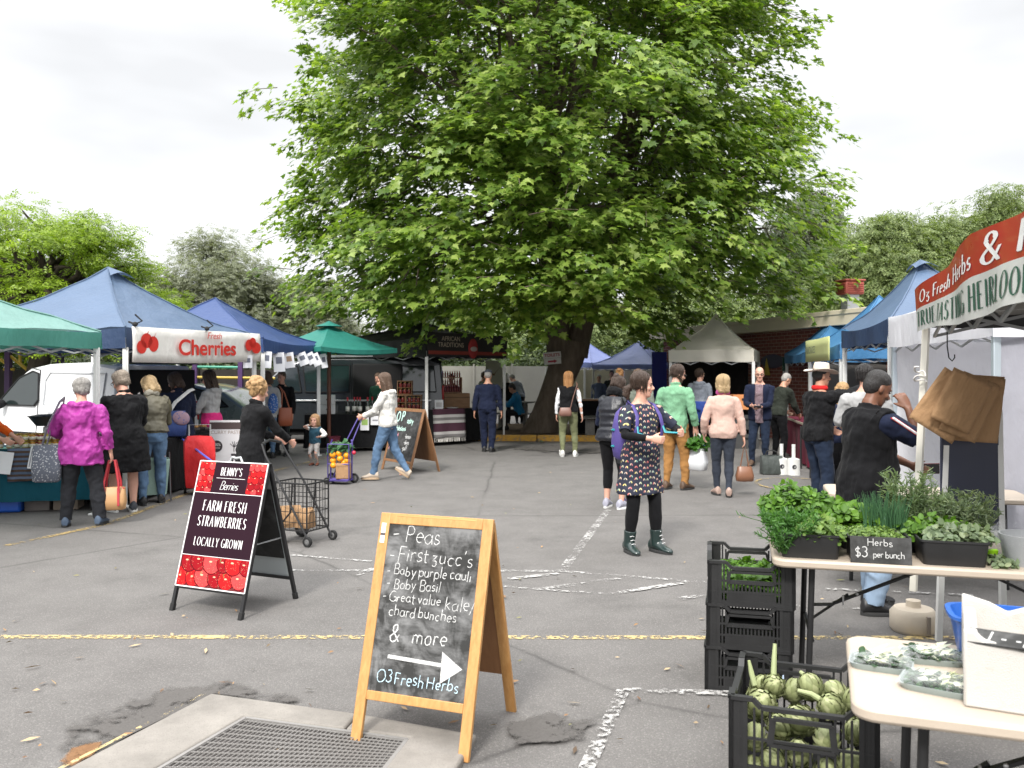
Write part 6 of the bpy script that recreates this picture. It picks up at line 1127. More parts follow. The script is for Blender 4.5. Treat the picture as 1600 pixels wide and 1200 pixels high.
# ----- toilets sign on the trunk
c=P(863,560,22.0);ts=thing('toilets_sign','white paper sign reading TOILETS with a red arrow, on the plane trunk','sign',tuple(c));ts.rotation_euler=(0,R(-5),0);WP=flat('paper_white',(.55,.54,.52),.7);DRED=flat('sign_dark_red',(.30,.02,.04))
m=MB();m.box((0,0,.085),(.46,.012,.16));m.build('sheet',WP,ts,smooth=0);m=MB();m.box((0,.004,-.075),(.44,.012,.15));m.build('sheet',WP,ts,smooth=0)
Mf=Matrix.Rotation(R(90),4,'X');sans('TOILETS',.105,Matrix.Translation((0,-.010,.05))@Mf,DRED,ts,bold=.003);m=MB();m.prism([(-.12,-.10),(.04,-.10),(.04,-.125),(.12,-.075),(.04,-.025),(.04,-.05),(-.12,-.05)],.004,Matrix.Translation((0,-.006,0)));m.build('arrow',DRED,ts,smooth=0)
# ----- yellow green sign on the bright blue canopy
A,B=Vector((6.05-.06,17.5,1.90)),Vector((5.5-.06,14.4,1.90));A2_,B2_=A.lerp(B,.10),A.lerp(B,.92);M0=frame_on(A2_,B2_);LB=(B2_-A2_).length;ys=thing('stall_sign','pale yellow green sign with grey lettering hung on the bright blue canopy','sign',tuple(A2_));m=MB();m.grid(lambda a,b_:M0@Vector((a*LB,-.02+b_*.42,.05+.015*math.sin(a*9))),16,3);m.build('sheet',flat('yellow_green_sheet',(.50,.53,.24)),ys,thick=.004)
YT=flat('sign_grey_green',(.14,.17,.12));sans('PANCAKES',.19,M0@Matrix.Translation((LB*.27,.14,.08)),YT,ys).scale=(1.25,1,1)
# ----- red and white banner at the right
rb=thing('banner','red and white stall banner reading Fresh Herbs and TRUE TASTING HEIRLOOM','banner',(2.74,5.68,0));A,B=Vector((0,0,0)),Vector((-.80,-2.62,0));nrm=Vector((-1,.305,0)).normalized()
def bsurf(s,v,off=0):
 """s metres along from the far corner, v 0..1 up the banner"""
 L_=2.74;a=s/L_;hgt_=np.interp(a,[0,.15,.33,.5,.62,.85,1],[.285,.30,.325,.385,.405,.36,.34]);zb=1.955+.012*math.sin(a*9);wave=.012*math.sin(s*9)*(1-v)+.02*math.sin(s*4.3+1)*v
 p=A.lerp(B,a);return p+nrm*(.05+wave+off)+Vector((0,0,zb+hgt_*v))
for nm,v0,v1,mt in (('white_half',0,.50,plain('banner_vinyl_white',(.60,.60,.57),.35,var=.05,coat=.2)),('red_half',.50,1,plain('banner_vinyl_red',(.42,.035,.025),.3,var=.12,scale=4,coat=.3))):m=MB();m.grid(lambda a,b_:bsurf(a*2.74,lerp(v0,v1,b_)),60,8);m.build(nm,mt,rb,smooth=80)
fw=lambda x,y:bsurf(x,y,.004)
fit=lambda tx,h,s0,s1,**k:(lambda W_:(lambda a,b_:fw(s0+(a-s0)*(s1-s0)/W_,b_)))(strokes(tx,h,0,k.get('slant',0),k.get('track',.12),None,k.get('space',.38),k.get('sx',1))[1])
write('lettering','TRUE TASTING HEIRLOOM',.31,.12,.10,fit('TRUE TASTING HEIRLOOM',.31,.12,2.66,sx=.62,space=.35,track=.22),flat('banner_dark_green',(.02,.085,.05)),rb,wd=.15,nib=(.3,1),serif=.05,track=.22,sx=.62,space=.35)
VW=flat('banner_letter_white',(.78,.77,.75),.4);write('lettering','Oz Fresh Herbs',.24,.22,.60,fit('Oz Fresh Herbs',.24,.22,1.72,slant=.12,track=.18,sx=.8,space=.3),VW,rb,wd=.17,nib=(.45,1),slant=.12,track=.18,sx=.8,space=.3)if 'z' in GLY else None
write('lettering','& P',.34,1.84,.58,fit('& P',.34,1.84,2.68),VW,rb,wd=.17,nib=(.45,1),serif=.06,slant=.10,track=.22)
# ================================================================== TABLES, CRATES, HERBS, STALL GOODS
TTOP=plain('trestle_white',(.42,.355,.285),.45,var=.10,scale=5,bump=.15,bscale=90);TLEG=plain('table_leg_black',(.025,.025,.026),.45,.4);CRB=plain('crate_black',(.014,.014,.0145),.5,var=.3,scale=9,bump=.1)
def obj_at(name,label,cat,loc,rz,mb,mats,group=None,**k):
 o=mb.build(name,mats,None,**k);o.location=loc;o.rotation_euler=(0,0,rz);return tag(o,label,cat,group)
def trestle(label,p,rz,ln,dp,h=.74,th=.045):
 t=thing('folding_table',label,'table',(p[0],p[1],0),rz);m=MB();r=.07;out=[]
 for cx,cy,a0 in ((ln-r,dp-r,0),(r,dp-r,90),(r,r,180),(ln-r,r,270)):out+=[(cx+r*math.cos(R(a0+k*15)),cy+r*math.sin(R(a0+k*15)))for k in range(7)]
 n=len(out);m.add([(x,y,z)for z in (h-th,h)for x,y in out],[tuple(range(n-1,-1,-1)),tuple(range(n,2*n))]+[(i,(i+1)%n,(i+1)%n+n,i+n)for i in range(n)]);m.build('tabletop',TTOP,t,bevel=.012,smooth=40)
 for x in (.20,ln-.20):
  sx=1 if x<ln/2 else -1
  for y in (.12,dp-.12):m=MB();m.tube([(x,y,h-th),(x-.02*sx,y,0)],.0155,10);m.build('leg',TLEG,t)
  m=MB();m.tube([(x,.12,.30),(x,dp-.12,.30)],.011,8);m.tube([(x,.12,h-th-.03),(x,dp-.12,h-th-.03)],.011,8);m.build('leg_brace',TLEG,t)
  m=MB();m.bar((x,dp*.40,.44),(x+sx*.12,dp*.4,.45),.028,.012);m.bar((x+sx*.02,dp*.45,.36),(x+sx*.20,dp*.45,.50),.024,.010);m.bar((x+sx*.12,dp*.42,.45),(x+sx*.62,dp*.42,h-th-.01),.026,.014);m.build('folding_strut',TLEG,t,bevel=.002)
  m=MB();m.box((x+sx*.17,dp*.40,.475),(.008,.02,.05));m.ell((x+sx*.24,dp*.40,.512),(.008,.006,.008));m.build('rivet',plain('zinc',(.5,.5,.5),.35,.8),t)
 return t
U1,V1=Vector((.966,-.259,0)),Vector((.259,.966,0));O1=Vector((1.335,4.39,0));RZ1=math.atan2(U1.y,U1.x);T1=lambda a,b_,z=.74:O1+U1*a+V1*b_+Vector((0,0,z))
U2,V2=Vector((.94,-.34,0)),Vector((.34,.94,0));O2=Vector((.975,2.46,0));RZ2=math.atan2(U2.y,U2.x);T2=lambda a,b_,z=.74:O2+U2*a+V2*b_+Vector((0,0,z))
trestle('cream trestle table loaded with black trays of herbs',O1,RZ1,1.83,.76);trestle('cream trestle table in the right foreground holding wrapped greens and a foam box',O2,RZ2,1.8,.72)
def crate(label,loc,rz,W_,D_,H_,fine=.021,group=None):
 t=thing('produce_crate',label,'crate',loc,rz,group);m=MB();tw=.010
 def side(a,b_,hd):
  a,b_=Vector(a),Vector(b_);u=(b_-a).normalized();L_=(b_-a).length;up=Vector((0,0,1));pt=lambda s,z:a+u*s+up*z;hw=.12
  rim=[(0,H_+.03),(.085,H_+.03),(.115,H_),(L_-.115,H_),(L_-.085,H_+.03),(L_,H_+.03)]
  for p,q in zip(rim[:-1],rim[1:]):m.bar(pt(*p),pt(*q),.026,.016)
  for z,h_ in ((.012,.03),(H_*.36,.010),(H_*.66,.010)):m.bar(pt(0,z),pt(L_,z),tw,h_)
  m.bar(pt(L_/2-hw,H_*.22),pt(L_/2+hw,H_*.22),.006,H_*.36)
  k=max(4,int(L_/fine))
  for i in range(1,k):
   s=L_*i/k;top=H_-.005+(.025 if s<.09 or s>L_-.09 else 0)
   if abs(s-L_/2)<hw-.01:m.bar(pt(s,.02),pt(s,H_*.60),tw*.9,.009);continue
   m.bar(pt(s,.02),pt(s,top),tw*.9,.009)
  for s in (0,.055,L_-.055,L_):m.bar(pt(s,.0),pt(s,H_+.03),.018,.016)
  m.bar(pt(.028,.02),pt(.028,H_+.02),.055,.005,up=tuple(u.cross(up)));m.bar(pt(L_-.028,.02),pt(L_-.028,H_+.02),.055,.005,up=tuple(u.cross(up)))
  z0,z1=H_*.62,H_*.90;q=[(L_/2-hw,z0),(L_/2+hw,z0),(L_/2+hw-.012,z1),(L_/2-hw+.012,z1)]
  for i in range(4):m.bar(pt(*q[i]),pt(*q[(i+1)%4]),.024,.013)
 x,y=W_/2,D_/2
 for a,b_ in (((-x,-y,0),(x,-y,0)),((x,-y,0),(x,y,0)),((x,y,0),(-x,y,0)),((-x,y,0),(-x,-y,0))):side(a,b_,1)
 m.build('shell',CRB,t,smooth=0);m=MB();m.box((0,0,.012),(W_,D_,.012));m.build('base',CRB,t,smooth=0);return t
CS=Vector((1.313,4.778,0))
for k,lb in enumerate(('black crate at the bottom of the stack beside the herb table','black crate in the middle of the stack beside the herb table','black crate of leafy greens topping the stack beside the herb table')):crate(lb,(CS.x+.004*k,CS.y,.228*k),R(-15+k),.43,.52,.20,.018,'stacked black crates by the herb table')
AC=Vector((1.225,3.60,0));AR=Matrix.Rotation(R(-20),3,'Z');crate('black crate of artichokes in the right foreground',tuple(AC),R(-20),.54,.56,.37,.03)
pt_=thing('price_card','small blue white card on the side of the crate stack','card',(CS.x+.02,CS.y-.32,.06));m=MB();m.box((.03,0,.02),(.10,.004,.08));m.build('card',flat('pale_blue_card',(.42,.52,.66)),pt_,smooth=0)
# --- foliage lumps
def leafmat(name,c,k=.35,rough=.42):return leaf_mat(name,[(0,dim(c,.6)),(.5,c),(1,(min(1,c[0]*1.6),min(1,c[1]*1.4),c[2]*1.4))],k,rough)
ROUND=np.array([(0,0,0),(.26,.22,.06),(.34,.55,.05),(.2,.86,-.02),(0,1,-.10),(-.2,.86,-.02),(-.34,.55,.05),(-.26,.22,.06),(0,.5,-.04)],float);ROUND_F=np.array([(8,i,(i+1)%8)for i in range(8)])
BLADE=np.array([(-.02,0,0),(.02,0,0),(.016,.6,.02),(-.016,.6,.02),(.0,1,.06)],float);BLADE_F4=np.array([(0,1,2,3)])
def clump(name,label,cat,loc,rz,sx,sy,h,n,size,mt,seed,tm=ROUND,F=ROUND_F,up=.5,group=None,kind=None,fan=.7):
 rg=np.random.default_rng(seed);a=rg.uniform(-1,1,(n,2));z=rg.uniform(.0,1,n)**.7;dome=np.clip(1-.75*(a**2).sum(1)/2,.25,1);hump=1+.22*np.sin(a[:,0]*5+seed)*np.cos(a[:,1]*4)
 C=np.stack([a[:,0]*sx*(1+.25*z),a[:,1]*sy*(1+.25*z),z*h*dome*hump],1);o=np.stack([a[:,0]*fan,a[:,1]*fan,np.full(n,.6)],1)
 ob=leaves(name,C,o+np.array([0,-.3,.5]),o*(1-up)+np.array([0,0,up]),rg.uniform(.6,1.3,n)*size,tm,F,mt,None,rg,.5);ob.location=loc;ob.rotation_euler=(0,0,rz);tag(ob,label,cat,group,kind);return ob
def stems(name,label,loc,rz,sx,sy,h,n,mt,seed,needle=0,nn=26,lean=.25,cat='herbs',wid=.003):
 rg=np.random.default_rng(seed);m=MB();C,U,T,Z=[],[],[],[]
 for i in range(n):
  x,y=rg.uniform(-sx,sx),rg.uniform(-sy,sy);l=rg.normal(0,lean,2)+np.array([x,y])*.6;hh=h*rg.uniform(.65,1.1);q=np.array([x,y,0]);tip=q+np.array([l[0]*hh,l[1]*hh,hh]);mid=q+np.array([l[0]*hh*.3,l[1]*hh*.3,hh*.55]);m.tube([tuple(q),tuple(mid),tuple(tip)],[wid,wid*.9,wid*.3],4)
  if needle:
   tt=rg.uniform(.15,1,nn)[:,None];p=q*(1-tt)**2+2*mid*tt*(1-tt)+tip*tt**2;d=rg.normal(0,1,(nn,3));d[:,2]=np.abs(d[:,2])*.6+.35;C.append(p);U.append(rg.normal(0,1,(nn,3)));T.append(d);Z.append(np.full(nn,needle)*rg.uniform(.7,1.2,nn))
 t=m.build(name,mt,None);t.location=loc;t.rotation_euler=(0,0,rz);tag(t,label,cat)
 if needle:leaves('needle_leaves',np.concatenate(C),np.concatenate(U),np.concatenate(T),np.concatenate(Z),np.array([(-.09,0,0),(.09,0,0),(.07,.8,0),(0,1,0),(-.07,.8,0)],float),np.array([(0,1,2,3,4)]),mt,t,rg,.2)
 return t
GRN={k:leafmat(k,c)for k,c in[('basil_green',(.075,.175,.018)),('parsley_green',(.05,.15,.02)),('pale_mint',(.13,.22,.05)),('rosemary_green',(.13,.19,.09)),('chive_green',(.07,.17,.08)),('dill_green',(.055,.15,.03)),('sage_green',(.18,.24,.14)),('dark_kale',(.025,.07,.025)),('pak_white',(.60,.64,.52)),('sorrel',(.08,.18,.018))]}
def tray(label,a,b_,w_,d_,h_=.125):
 t=thing('herb_tray',label,'tray',tuple(T1(a,b_)),RZ1,'black trays of herbs on the table');m=MB();rings=[]
 for z,k in ((0,.90),(.004,.91),(h_-.012,.985),(h_-.010,1.03),(h_,1.03),(h_,.97),(h_-.02,.96),(.012,.88)):
  x,y,r=w_/2*k,d_/2*k,.022;rings.append([Vector((cx+r*math.cos(R(a0+q)),cy+r*math.sin(R(a0+q)),z))for cx,cy,a0 in ((x-r,y-r,0),(-x+r,y-r,90),(-x+r,-y+r,180),(x-r,-y+r,270))for q in (0,30,60,90)])
 m.loft(rings);m.build('tub',CRB,t,smooth=35);return t
FR=[(.17,.17),(.50,.19),(.835,.20)]
tray('black tray of dill and basil at the left end of the herb table',.185,.16,.30,.24);tray('black tray behind the chalked price tag on the herb table',.515,.17,.29,.24);tray('black tray of sage and sorrel right of the price tag',.86,.165,.31,.25)
tray('black tray of mint and basil in the back row, left end',.17,.48,.33,.28);tray('black tray of chives and parsley in the middle of the back row',.52,.48,.33,.28);tray('black tray of rosemary at the right end of the back row',.87,.48,.33,.28)
clump('basil','leafy green basil heaped in the front left tray','herbs',T1(.235,.16,.83),RZ1,.10,.10,.10,900,.030,GRN['pale_mint'],1)
stems('dill','feathery dill spilling over the left end of the front tray',T1(.09,.14,.80),RZ1,.07,.09,.16,60,GRN['dill_green'],2,.035,34,.6)
stems('dill','fronds of dill hanging down over the table corner',T1(.05,.07,.76),RZ1,.03,.03,.12,26,GRN['dill_green'],12,.03,30,.7)
clump('mint','tall bushy mint heaped at the back left of the herb table','herbs',T1(.14,.50,.85),RZ1,.15,.12,.20,2000,.036,GRN['basil_green'],3,up=.35)
clump('salad_herbs','bright green broad leaf herbs heaped left of the chives','herbs',T1(.40,.46,.85),RZ1,.13,.12,.12,1000,.048,GRN['sorrel'],4,up=.5)
stems('chives','upright blue green chives in the middle of the herb table',T1(.58,.36,.80),RZ1,.10,.06,.235,260,GRN['chive_green'],5,0,0,.10,wid=.0022)
clump('thyme','low pale thyme behind the price tag','herbs',T1(.49,.19,.84),RZ1,.12,.08,.05,800,.018,GRN['pale_mint'],6)
stems('rosemary','tall grey green rosemary sprigs behind the herb trays',T1(.76,.50,.82),RZ1,.13,.09,.32,46,GRN['rosemary_green'],7,.034,60,.13)
stems('rosemary','shorter silvery rosemary sprigs at the right of the herb table',T1(.98,.50,.82),RZ1,.13,.09,.21,50,GRN['sage_green'],8,.034,60,.2)
clump('sorrel','bright green sorrel leaves behind the right hand tray','herbs',T1(.83,.28,.84),RZ1,.15,.08,.09,800,.034,GRN['sorrel'],9);clump('sage','grey green sage leaves heaped in the right hand front tray','herbs',T1(.89,.16,.84),RZ1,.13,.08,.085,800,.034,GRN['sage_green'],10,up=.3)
clump('crate_greens','leafy greens filling the topmost crate of the stack','greens',(CS.x,CS.y,.47),R(-15),.135,.17,.16,1800,.038,GRN['basil_green'],11)
# price tag
pt2=thing('price_tag','slate tag chalked Herbs $3 per bunch, leaning on the middle tray','price tag',tuple(T1(.375,.015)),RZ1);pt2.rotation_euler=(R(-9),0,RZ1);m=MB();m.box((.142,0,.066),(.285,.007,.132));m.build('slate',slate('tag_slate',.1),pt2,bevel=.002)
Bm=lambda a,b_:Vector((a,-.0045,b_));write('lettering','Herbs',.036,.14,.088,Bm,CH_W,pt2,align='c',wd=.10,jit=.06,seed=3,sx=1.15);write('lettering','$3',.052,.022,.030,Bm,CH_W,pt2,wd=.09,jit=.05,seed=4);write('lettering','per bunch',.032,.105,.030,Bm,CH_W,pt2,wd=.11,jit=.06,seed=5,track=.08,space=.25)
# artichokes
def artichoke_mesh():
 m=MB();n=9
 m.ell((0,0,.005),(.034,.034,.038),14,9)
 for rI in range(7):
  f=rI/6;el=lerp(-62,68,f);k=n if rI<6 else 5;ln_,wd=lerp(.046,.054,math.sin(f*3.14)),lerp(.029,.023,f)
  for i in range(k):
   a=2*math.pi*(i+.5*(rI%2))/k;d=Vector((math.cos(a)*math.cos(R(el)),math.sin(a)*math.cos(R(el)),math.sin(R(el))));c=Vector((d.x*.044,d.y*.044,d.z*.047));side=Vector((-math.sin(a),math.cos(a),0));upv=d.cross(side)if d.cross(side).z>0 else side.cross(d)
   up2=(upv*1.0+d*.10).normalized();b_=c-upv*ln_*.45;P_=lambda s,u_,o:b_+side*s*wd+up2*u_*ln_+d*o
   m.add([P_(-.45,0,0),P_(.45,0,0),P_(.6,.5,.009),P_(-.6,.5,.009),P_(.36,.8,.014),P_(-.36,.8,.014),P_(0,1.08,.013),P_(0,.5,.017)],[(0,1,7),(1,2,7),(2,4,7),(4,6,7),(6,5,7),(5,3,7),(3,0,7)])
 return m
b=NB('artichoke_green');g=b.n('ShaderNodeNewGeometry');n_=b.noise(b.coord(),30,4);c=b.ramp(g.outputs['Random Per Island'],[(0,(.17,.21,.08)),(.6,(.32,.37,.17)),(1,(.46,.48,.27))]);b.col(b.mix(b.math('MULTIPLY',n_.outputs['Fac'],.55),c,(.14,.11,.06)));b.set(Roughness=.6);ARTM=b.m
STEMM=plain('artichoke_stem',(.30,.34,.17),.6)
a0=artichoke_mesh().build('artichoke',ARTM,None,smooth=35);rg=random.Random(4);ap=[]
for k,(x,y,z,sc)in enumerate([(-.19,-.10,.30,1.25),(-.14,.05,.33,.95),(-.10,-.16,.24,1.0),(.03,.09,.33,1.05),(-.02,-.12,.26,1.15),(.12,-.02,.30,1.05),(.22,.04,.31,1.05),(.22,-.15,.26,.95),(.10,-.18,.22,.95),(-.20,.15,.28,1.0),(.14,.16,.29,1.0),(-.05,.18,.27,1.0),(.0,.0,.22,1.1),(-.21,-.2,.2,1.0),(-.02,-.21,.16,1.05),(.2,-.21,.15,1.05),(-.12,-.21,.12,1),(.1,-.21,.10,1.05),(-.22,-.21,.07,1),(.22,-.2,.06,1),(0,-.21,.06,1)]):
 o=a0 if k==0 else a0.copy()
 if k:COL.objects.link(o)
 o.location=AC+AR@Vector((x*.90,y,z+.015));o.rotation_euler=(rg.uniform(-.9,.9),rg.uniform(-.9,.9),rg.uniform(0,6));o.scale=(sc*.86,)*3
 tag(o,'pale green artichoke heaped in the foreground crate','artichoke','artichokes in the foreground crate')
 if k in (1,3,5):
  m=MB();e={1:(.02,.04,.17),3:(-.01,.1,.03),5:(-.13,.03,.055)}[k];p=Vector(o.location);q=p+Vector(e);m.tube([p,p.lerp(q,.6)+Vector((0,0,.012)),q],[.014,.011,.008],8);tag(m.build('cut_stalk',STEMM,None),{1:'tall pale artichoke stalk sticking up from the foreground crate',3:'short artichoke stalk lying at the back of the foreground crate',5:'thin bent artichoke stalk lying across the foreground crate'}[k],'stalk')
m=MB();m.tube([AC+AR@Vector(v)for v in ((-.20,.02,.35),(-.215,.03,.40),(-.225,.03,.45))],[.012,.011,.006],8);tag(m.build('cut_stalk',STEMM,None),'short cut artichoke stem at the left of the foreground crate','stalk')
# wrapped greens, foam box, blue tub, chalk strips
def film():
 b=NB('clear_film');v=b.coord();n=b.noise(v,28,4,.6);b.bump(n.outputs['Fac'],.9,.01);b.col((.9,.92,.93));b.set(Roughness=.08,Specular_IOR_Level=.8);tr=b.n('ShaderNodeBsdfTransparent');fr=b.n('ShaderNodeLayerWeight',{0:.5});f_=b.math('MULTIPLY',b.math('ADD',fr.outputs['Facing'],b.ramp(n.outputs['Fac'],[(.56,(.0,0,0)),(.75,(.5,.5,.5))])),.30)
 ms=b.n('ShaderNodeMixShader',{0:f_,1:tr.outputs[0],2:b.b.outputs[0]});b.l(ms.outputs[0],b.out.inputs[0]);return b.m
FILM=film()
for k,(a,b_,rr,w_,d_,lb)in enumerate([(.10,.385,-6,.19,.135,'film wrapped tray of greens nearest the corner of the foreground table'),(.265,.51,4,.19,.13,'film wrapped tray of greens at the back beside the foam box'),(.255,.235,-14,.22,.15,'film wrapped tray of greens at the front beside the foam box')]):
 t=thing('wrapped_greens',lb,'greens',tuple(T2(a,b_)),RZ2+R(rr),'wrapped greens on the foreground table');m=MB();m.loft([[Vector((math.copysign(abs(math.cos(q))**.4,math.cos(q))*w_/2*k2,math.copysign(abs(math.sin(q))**.4,math.sin(q))*d_/2*k2,z))for q in (2*math.pi*i/28 for i in range(28))]for z,k2 in ((0,.92),(.014,1.0),(.020,1.02),(.020,.97),(.008,.9))]);m.build('pack_tray',plain('grey_pack',(.22,.26,.25),.3),t)
 for nm,mt,n,sz,sd in (('dark_leaves',GRN['dark_kale'],260,.030,1),('pale_stalks',GRN['pak_white'],60,.055,2)):
  rgk=np.random.default_rng(sd+k*7);q=rgk.uniform(-1,1,(n,2));C=np.stack([q[:,0]*w_*.36,q[:,1]*d_*.34,.014+rgk.uniform(0,.016,n)+(.006 if sd==2 else 0)],1)
  if sd==2:C[:,0]=C[:,0]*.75-.01
  leaves(nm,C,np.tile([0,0,1.],(n,1)),np.tile([1.,.25,0],(n,1))if sd==2 else rgk.normal(0,1,(n,3))*np.array([1,1,.1]),rgk.uniform(.6,1.2,n)*sz,SPRIG if sd==2 else ROUND,SPRIG_F if sd==2 else ROUND_F,mt,t,rgk,.35)
 m=MB();m.grid(lambda u,v:Vector(((u-.5)*w_*1.02,(v-.5)*d_*1.02,.020+.026*(math.sin(u*3.14)*math.sin(v*3.14))**.5+.003*noise.noise((u*9,v*9,k)))),20,16);m.build('film',FILM,t,smooth=80)
def foam():
 b=NB('polystyrene');v=b.coord();n=b.n('ShaderNodeTexVoronoi',{'Vector':v,'Scale':240.});n2=b.noise(v,9,5,.7);b.col(b.mix(b.ramp(n2.outputs['Fac'],[(.55,(0,0,0)),(.75,(.6,.6,.6))]),(.47,.45,.42),(.33,.27,.20)));b.bump(n.outputs['Distance'],.35,.003);b.set(Roughness=.75,Subsurface_Weight=.0);return b.m
fb=thing('foam_box','white polystyrene box with broken notched rim on the foreground table','foam box',tuple(T2(.30,.10)),R(-27));fb.scale=(1,1,.82);ol=[(0,0),(.62,0),(.62,.235),(.44,.24),(.40,.205),(.34,.21),(.30,.235),(.23,.23),(.19,.20),(.12,.232),(.05,.24),(.03,.265),(0,.27)]
for nm,M_,oo in (('front_wall',Matrix.Translation((0,.02,0)),ol),('back_wall',Matrix.Translation((0,.38,0)),[(0,0),(.62,0),(.62,.26),(.40,.26),(.36,.225),(.31,.255),(.20,.27),(.13,.235),(.08,.265),(0,.29)])):m=MB();m.prism(oo,.035,M_);m.build(nm,foam(),fb,bevel=.008,smooth=30)
m=MB();m.prism([(.0,0),(.30,0),(.30,.25),(.22,.265),(.12,.25),(0,.26)],.035,Matrix.Translation((.02,.045,0))@Matrix.Rotation(R(90),4,'Z'));m.build('end_wall',foam(),fb,bevel=.008,smooth=30);m=MB();m.box((.32,.2,.02),(.56,.32,.03));m.build('floor',foam(),fb,smooth=0)
m=MB();m.box((.43,-.0005,.07),(.012,.02,.07));m.build('slot',plain('slot_dark',(.05,.045,.04),.9),fb,smooth=0)
ck=thing('chalk_strip','dark slate strip with chalk marks lying on the foam box rim','price tag',tuple(T2(.49,.085,.74+.180)),RZ2);ck.rotation_euler=(R(20),0,R(-31));m=MB();m.box((.0,.02,.012),(.36,.07,.006));m.build('slate',slate('strip_slate',.25),ck,smooth=0);write('lettering','/ - -/',.040,-.13,.0,lambda a,b_:Vector((a,b_,.0158)),CH_W,ck,wd=.14,jit=.08,seed=2)
ck2=thing('chalk_strip','grey slate strip lying behind the wrapped greens on the foreground table','price tag',tuple(T2(.30,.60)),RZ2+R(8));m=MB();m.box((0,0,.005),(.18,.05,.006));m.build('slate',slate('strip_slate',.25),ck2,smooth=0)
bt=thing('blue_tub','blue plastic tub standing behind the foam box','tub',tuple(T2(.50,.60)),RZ2);m=MB();m.loft([[Vector((math.copysign(abs(math.cos(q))**.5,math.cos(q))*.17*k2,math.copysign(abs(math.sin(q))**.5,math.sin(q))*.12*k2,z))for q in (2*math.pi*i/28 for i in range(28))]for z,k2 in ((0,.85),(.13,1.0),(.14,1.08),(.15,1.08),(.15,.98),(.02,.84))]);m.build('tub',plain('blue_plastic',(.02,.10,.38),.35),bt)
# clear plastic bag bin, small pack and green tag at the end of the herb table
bg_=thing('plastic_lined_bin','bin lined with clear crumpled plastic at the right end of the herb table','bin',tuple(T1(1.22,.20)),RZ1);m=MB();m.lathe([(.10,0),(.13,.15),(.13,.15),(.12,.15),(.09,.01)],24);m.build('bin',plain('grey_bin',(.28,.29,.30),.5),bg_);m=MB();m.grid(lambda u,v:Vector(((.105+.055*v+.008*math.sin(u*44))*math.cos(u*6.283),(.105+.055*v+.008*math.sin(u*44))*math.sin(u*6.283),.02+.16*v+.012*math.sin(u*25))),70,6);m.build('plastic_liner',FILM,bg_,smooth=80)
clump('herb_pack','flat clear pack of herb sprigs beside the lined bin','herbs',T1(1.075,.13,.745),RZ1,.05,.08,.03,160,.03,GRN['sage_green'],15);gt=thing('green_tag','bright yellow green tag on the herb pack','tag',tuple(T1(1.07,.26,.75)),RZ1+.3);m=MB();m.box((0,0,.03),(.07,.02,.028),rot=(.3,0,0));m.build('tag',plain('lime_tag',(.35,.70,.02),.4),gt,bevel=.004)
# paper bags and navy board behind the herb table
KRAFT=cloth('kraft_paper',(.33,.20,.105),.75,.9,300,0,.12)
brd=thing('easel_board','dark navy board in a white metal frame behind the herb table','board',(2.83,5.42,0));m=MB();m.box((.06,0,1.05),(.36,.02,.72));m.build('panel',plain('navy_board',(.018,.022,.045),.5,var=.1),brd,smooth=0);m=MB()
for a,b_ in (((-.14,0,.0),(-.08,.02,1.45)),((.27,0,.0),(.25,.02,1.45)),((-.12,0,.68),(.26,0,.68))):m.bar((a[0],a[1]-.012,a[2]),(b_[0],b_[1]-.012,b_[2]),.035,.03)
m.build('frame',plain('white_frame',(.60,.60,.58),.4),brd,smooth=0)
for k,(dx,dz,tl,w_,h_,dy,lb)in enumerate([(-.02,.02,33,.30,.36,.0,'brown paper bag at the left of the hanging bundle'),(.17,.0,4,.30,.40,.03,'brown paper bag hanging straightest at the right of the bundle'),(.10,.01,22,.24,.37,-.02,'brown paper bag in the middle of the hanging bundle'),(.035,.05,24,.26,.32,-.05,'frontmost brown paper bag in the hanging bundle')]):
 t=thing('paper_bag',lb,'paper bag',tuple(P(1486,640,5.25)+Vector((dx,dy,dz))),0,'brown paper bags hanging by the pole');t.rotation_euler=(R(6),R(tl),R(-6+3*k));m=MB();m.grid(lambda u,v:Vector(((u-.5)*w_,-.006-.012*math.sin(u*3.14)+.006*noise.noise((u*5,v*5,k)),(v-.5)*h_)),14,14);m.build('front_sheet',KRAFT,t,smooth=60,thick=.002);m=MB();m.grid(lambda u,v:Vector(((u-.5)*w_,.008+.006*noise.noise((u*4,v*4,k+5)),(v-.5)*h_+.012)),10,10);m.build('back_sheet',KRAFT,t,smooth=60,thick=.002)
hk=thing('wire_hook','thin black wire hook hanging from the red bannered stall','hook',tuple(P(1480,510,5.2)));m=MB();m.tube([(0,0,.03),(0,0,-.12),(.01,0,-.19),(.03,0,-.21),(.045,0,-.19),(.045,0,-.17)],.004,6);m.build('wire',RUB,hk)
wt=thing('stall_weight','round cream concrete weight at the foot of the stall pole','weight',(2.63,5.62,0));m=MB();m.lathe([(.0,.0),(.13,.0),(.145,.02),(.145,.12),(.12,.15),(.05,.155),(.045,.16),(.045,.2),(0,.2)],24);m.build('block',plain('cream_weight',(.46,.40,.32),.7,bump=.3),wt);m=MB();m.bar((.03,-.146,.02),(.03,-.146,.13),.02,.02);m.build('seam',plain('weight_seam',(.2,.17,.14),.9),wt,smooth=0)
rp=thing('rope','coil of white rope tied round the stall pole','rope',tuple(P(1437,583,5.6)));m=MB();m.tube([(.035*math.cos(a*1.3)*(1+.3*math.sin(a)),-.02+.03*math.sin(a*1.3),-.06+.012*a+.01*math.sin(a*2.7))for a in np.linspace(0,8,50)],.006,5);m.build('coil',plain('rope_white',(.6,.58,.55),.9),rp)
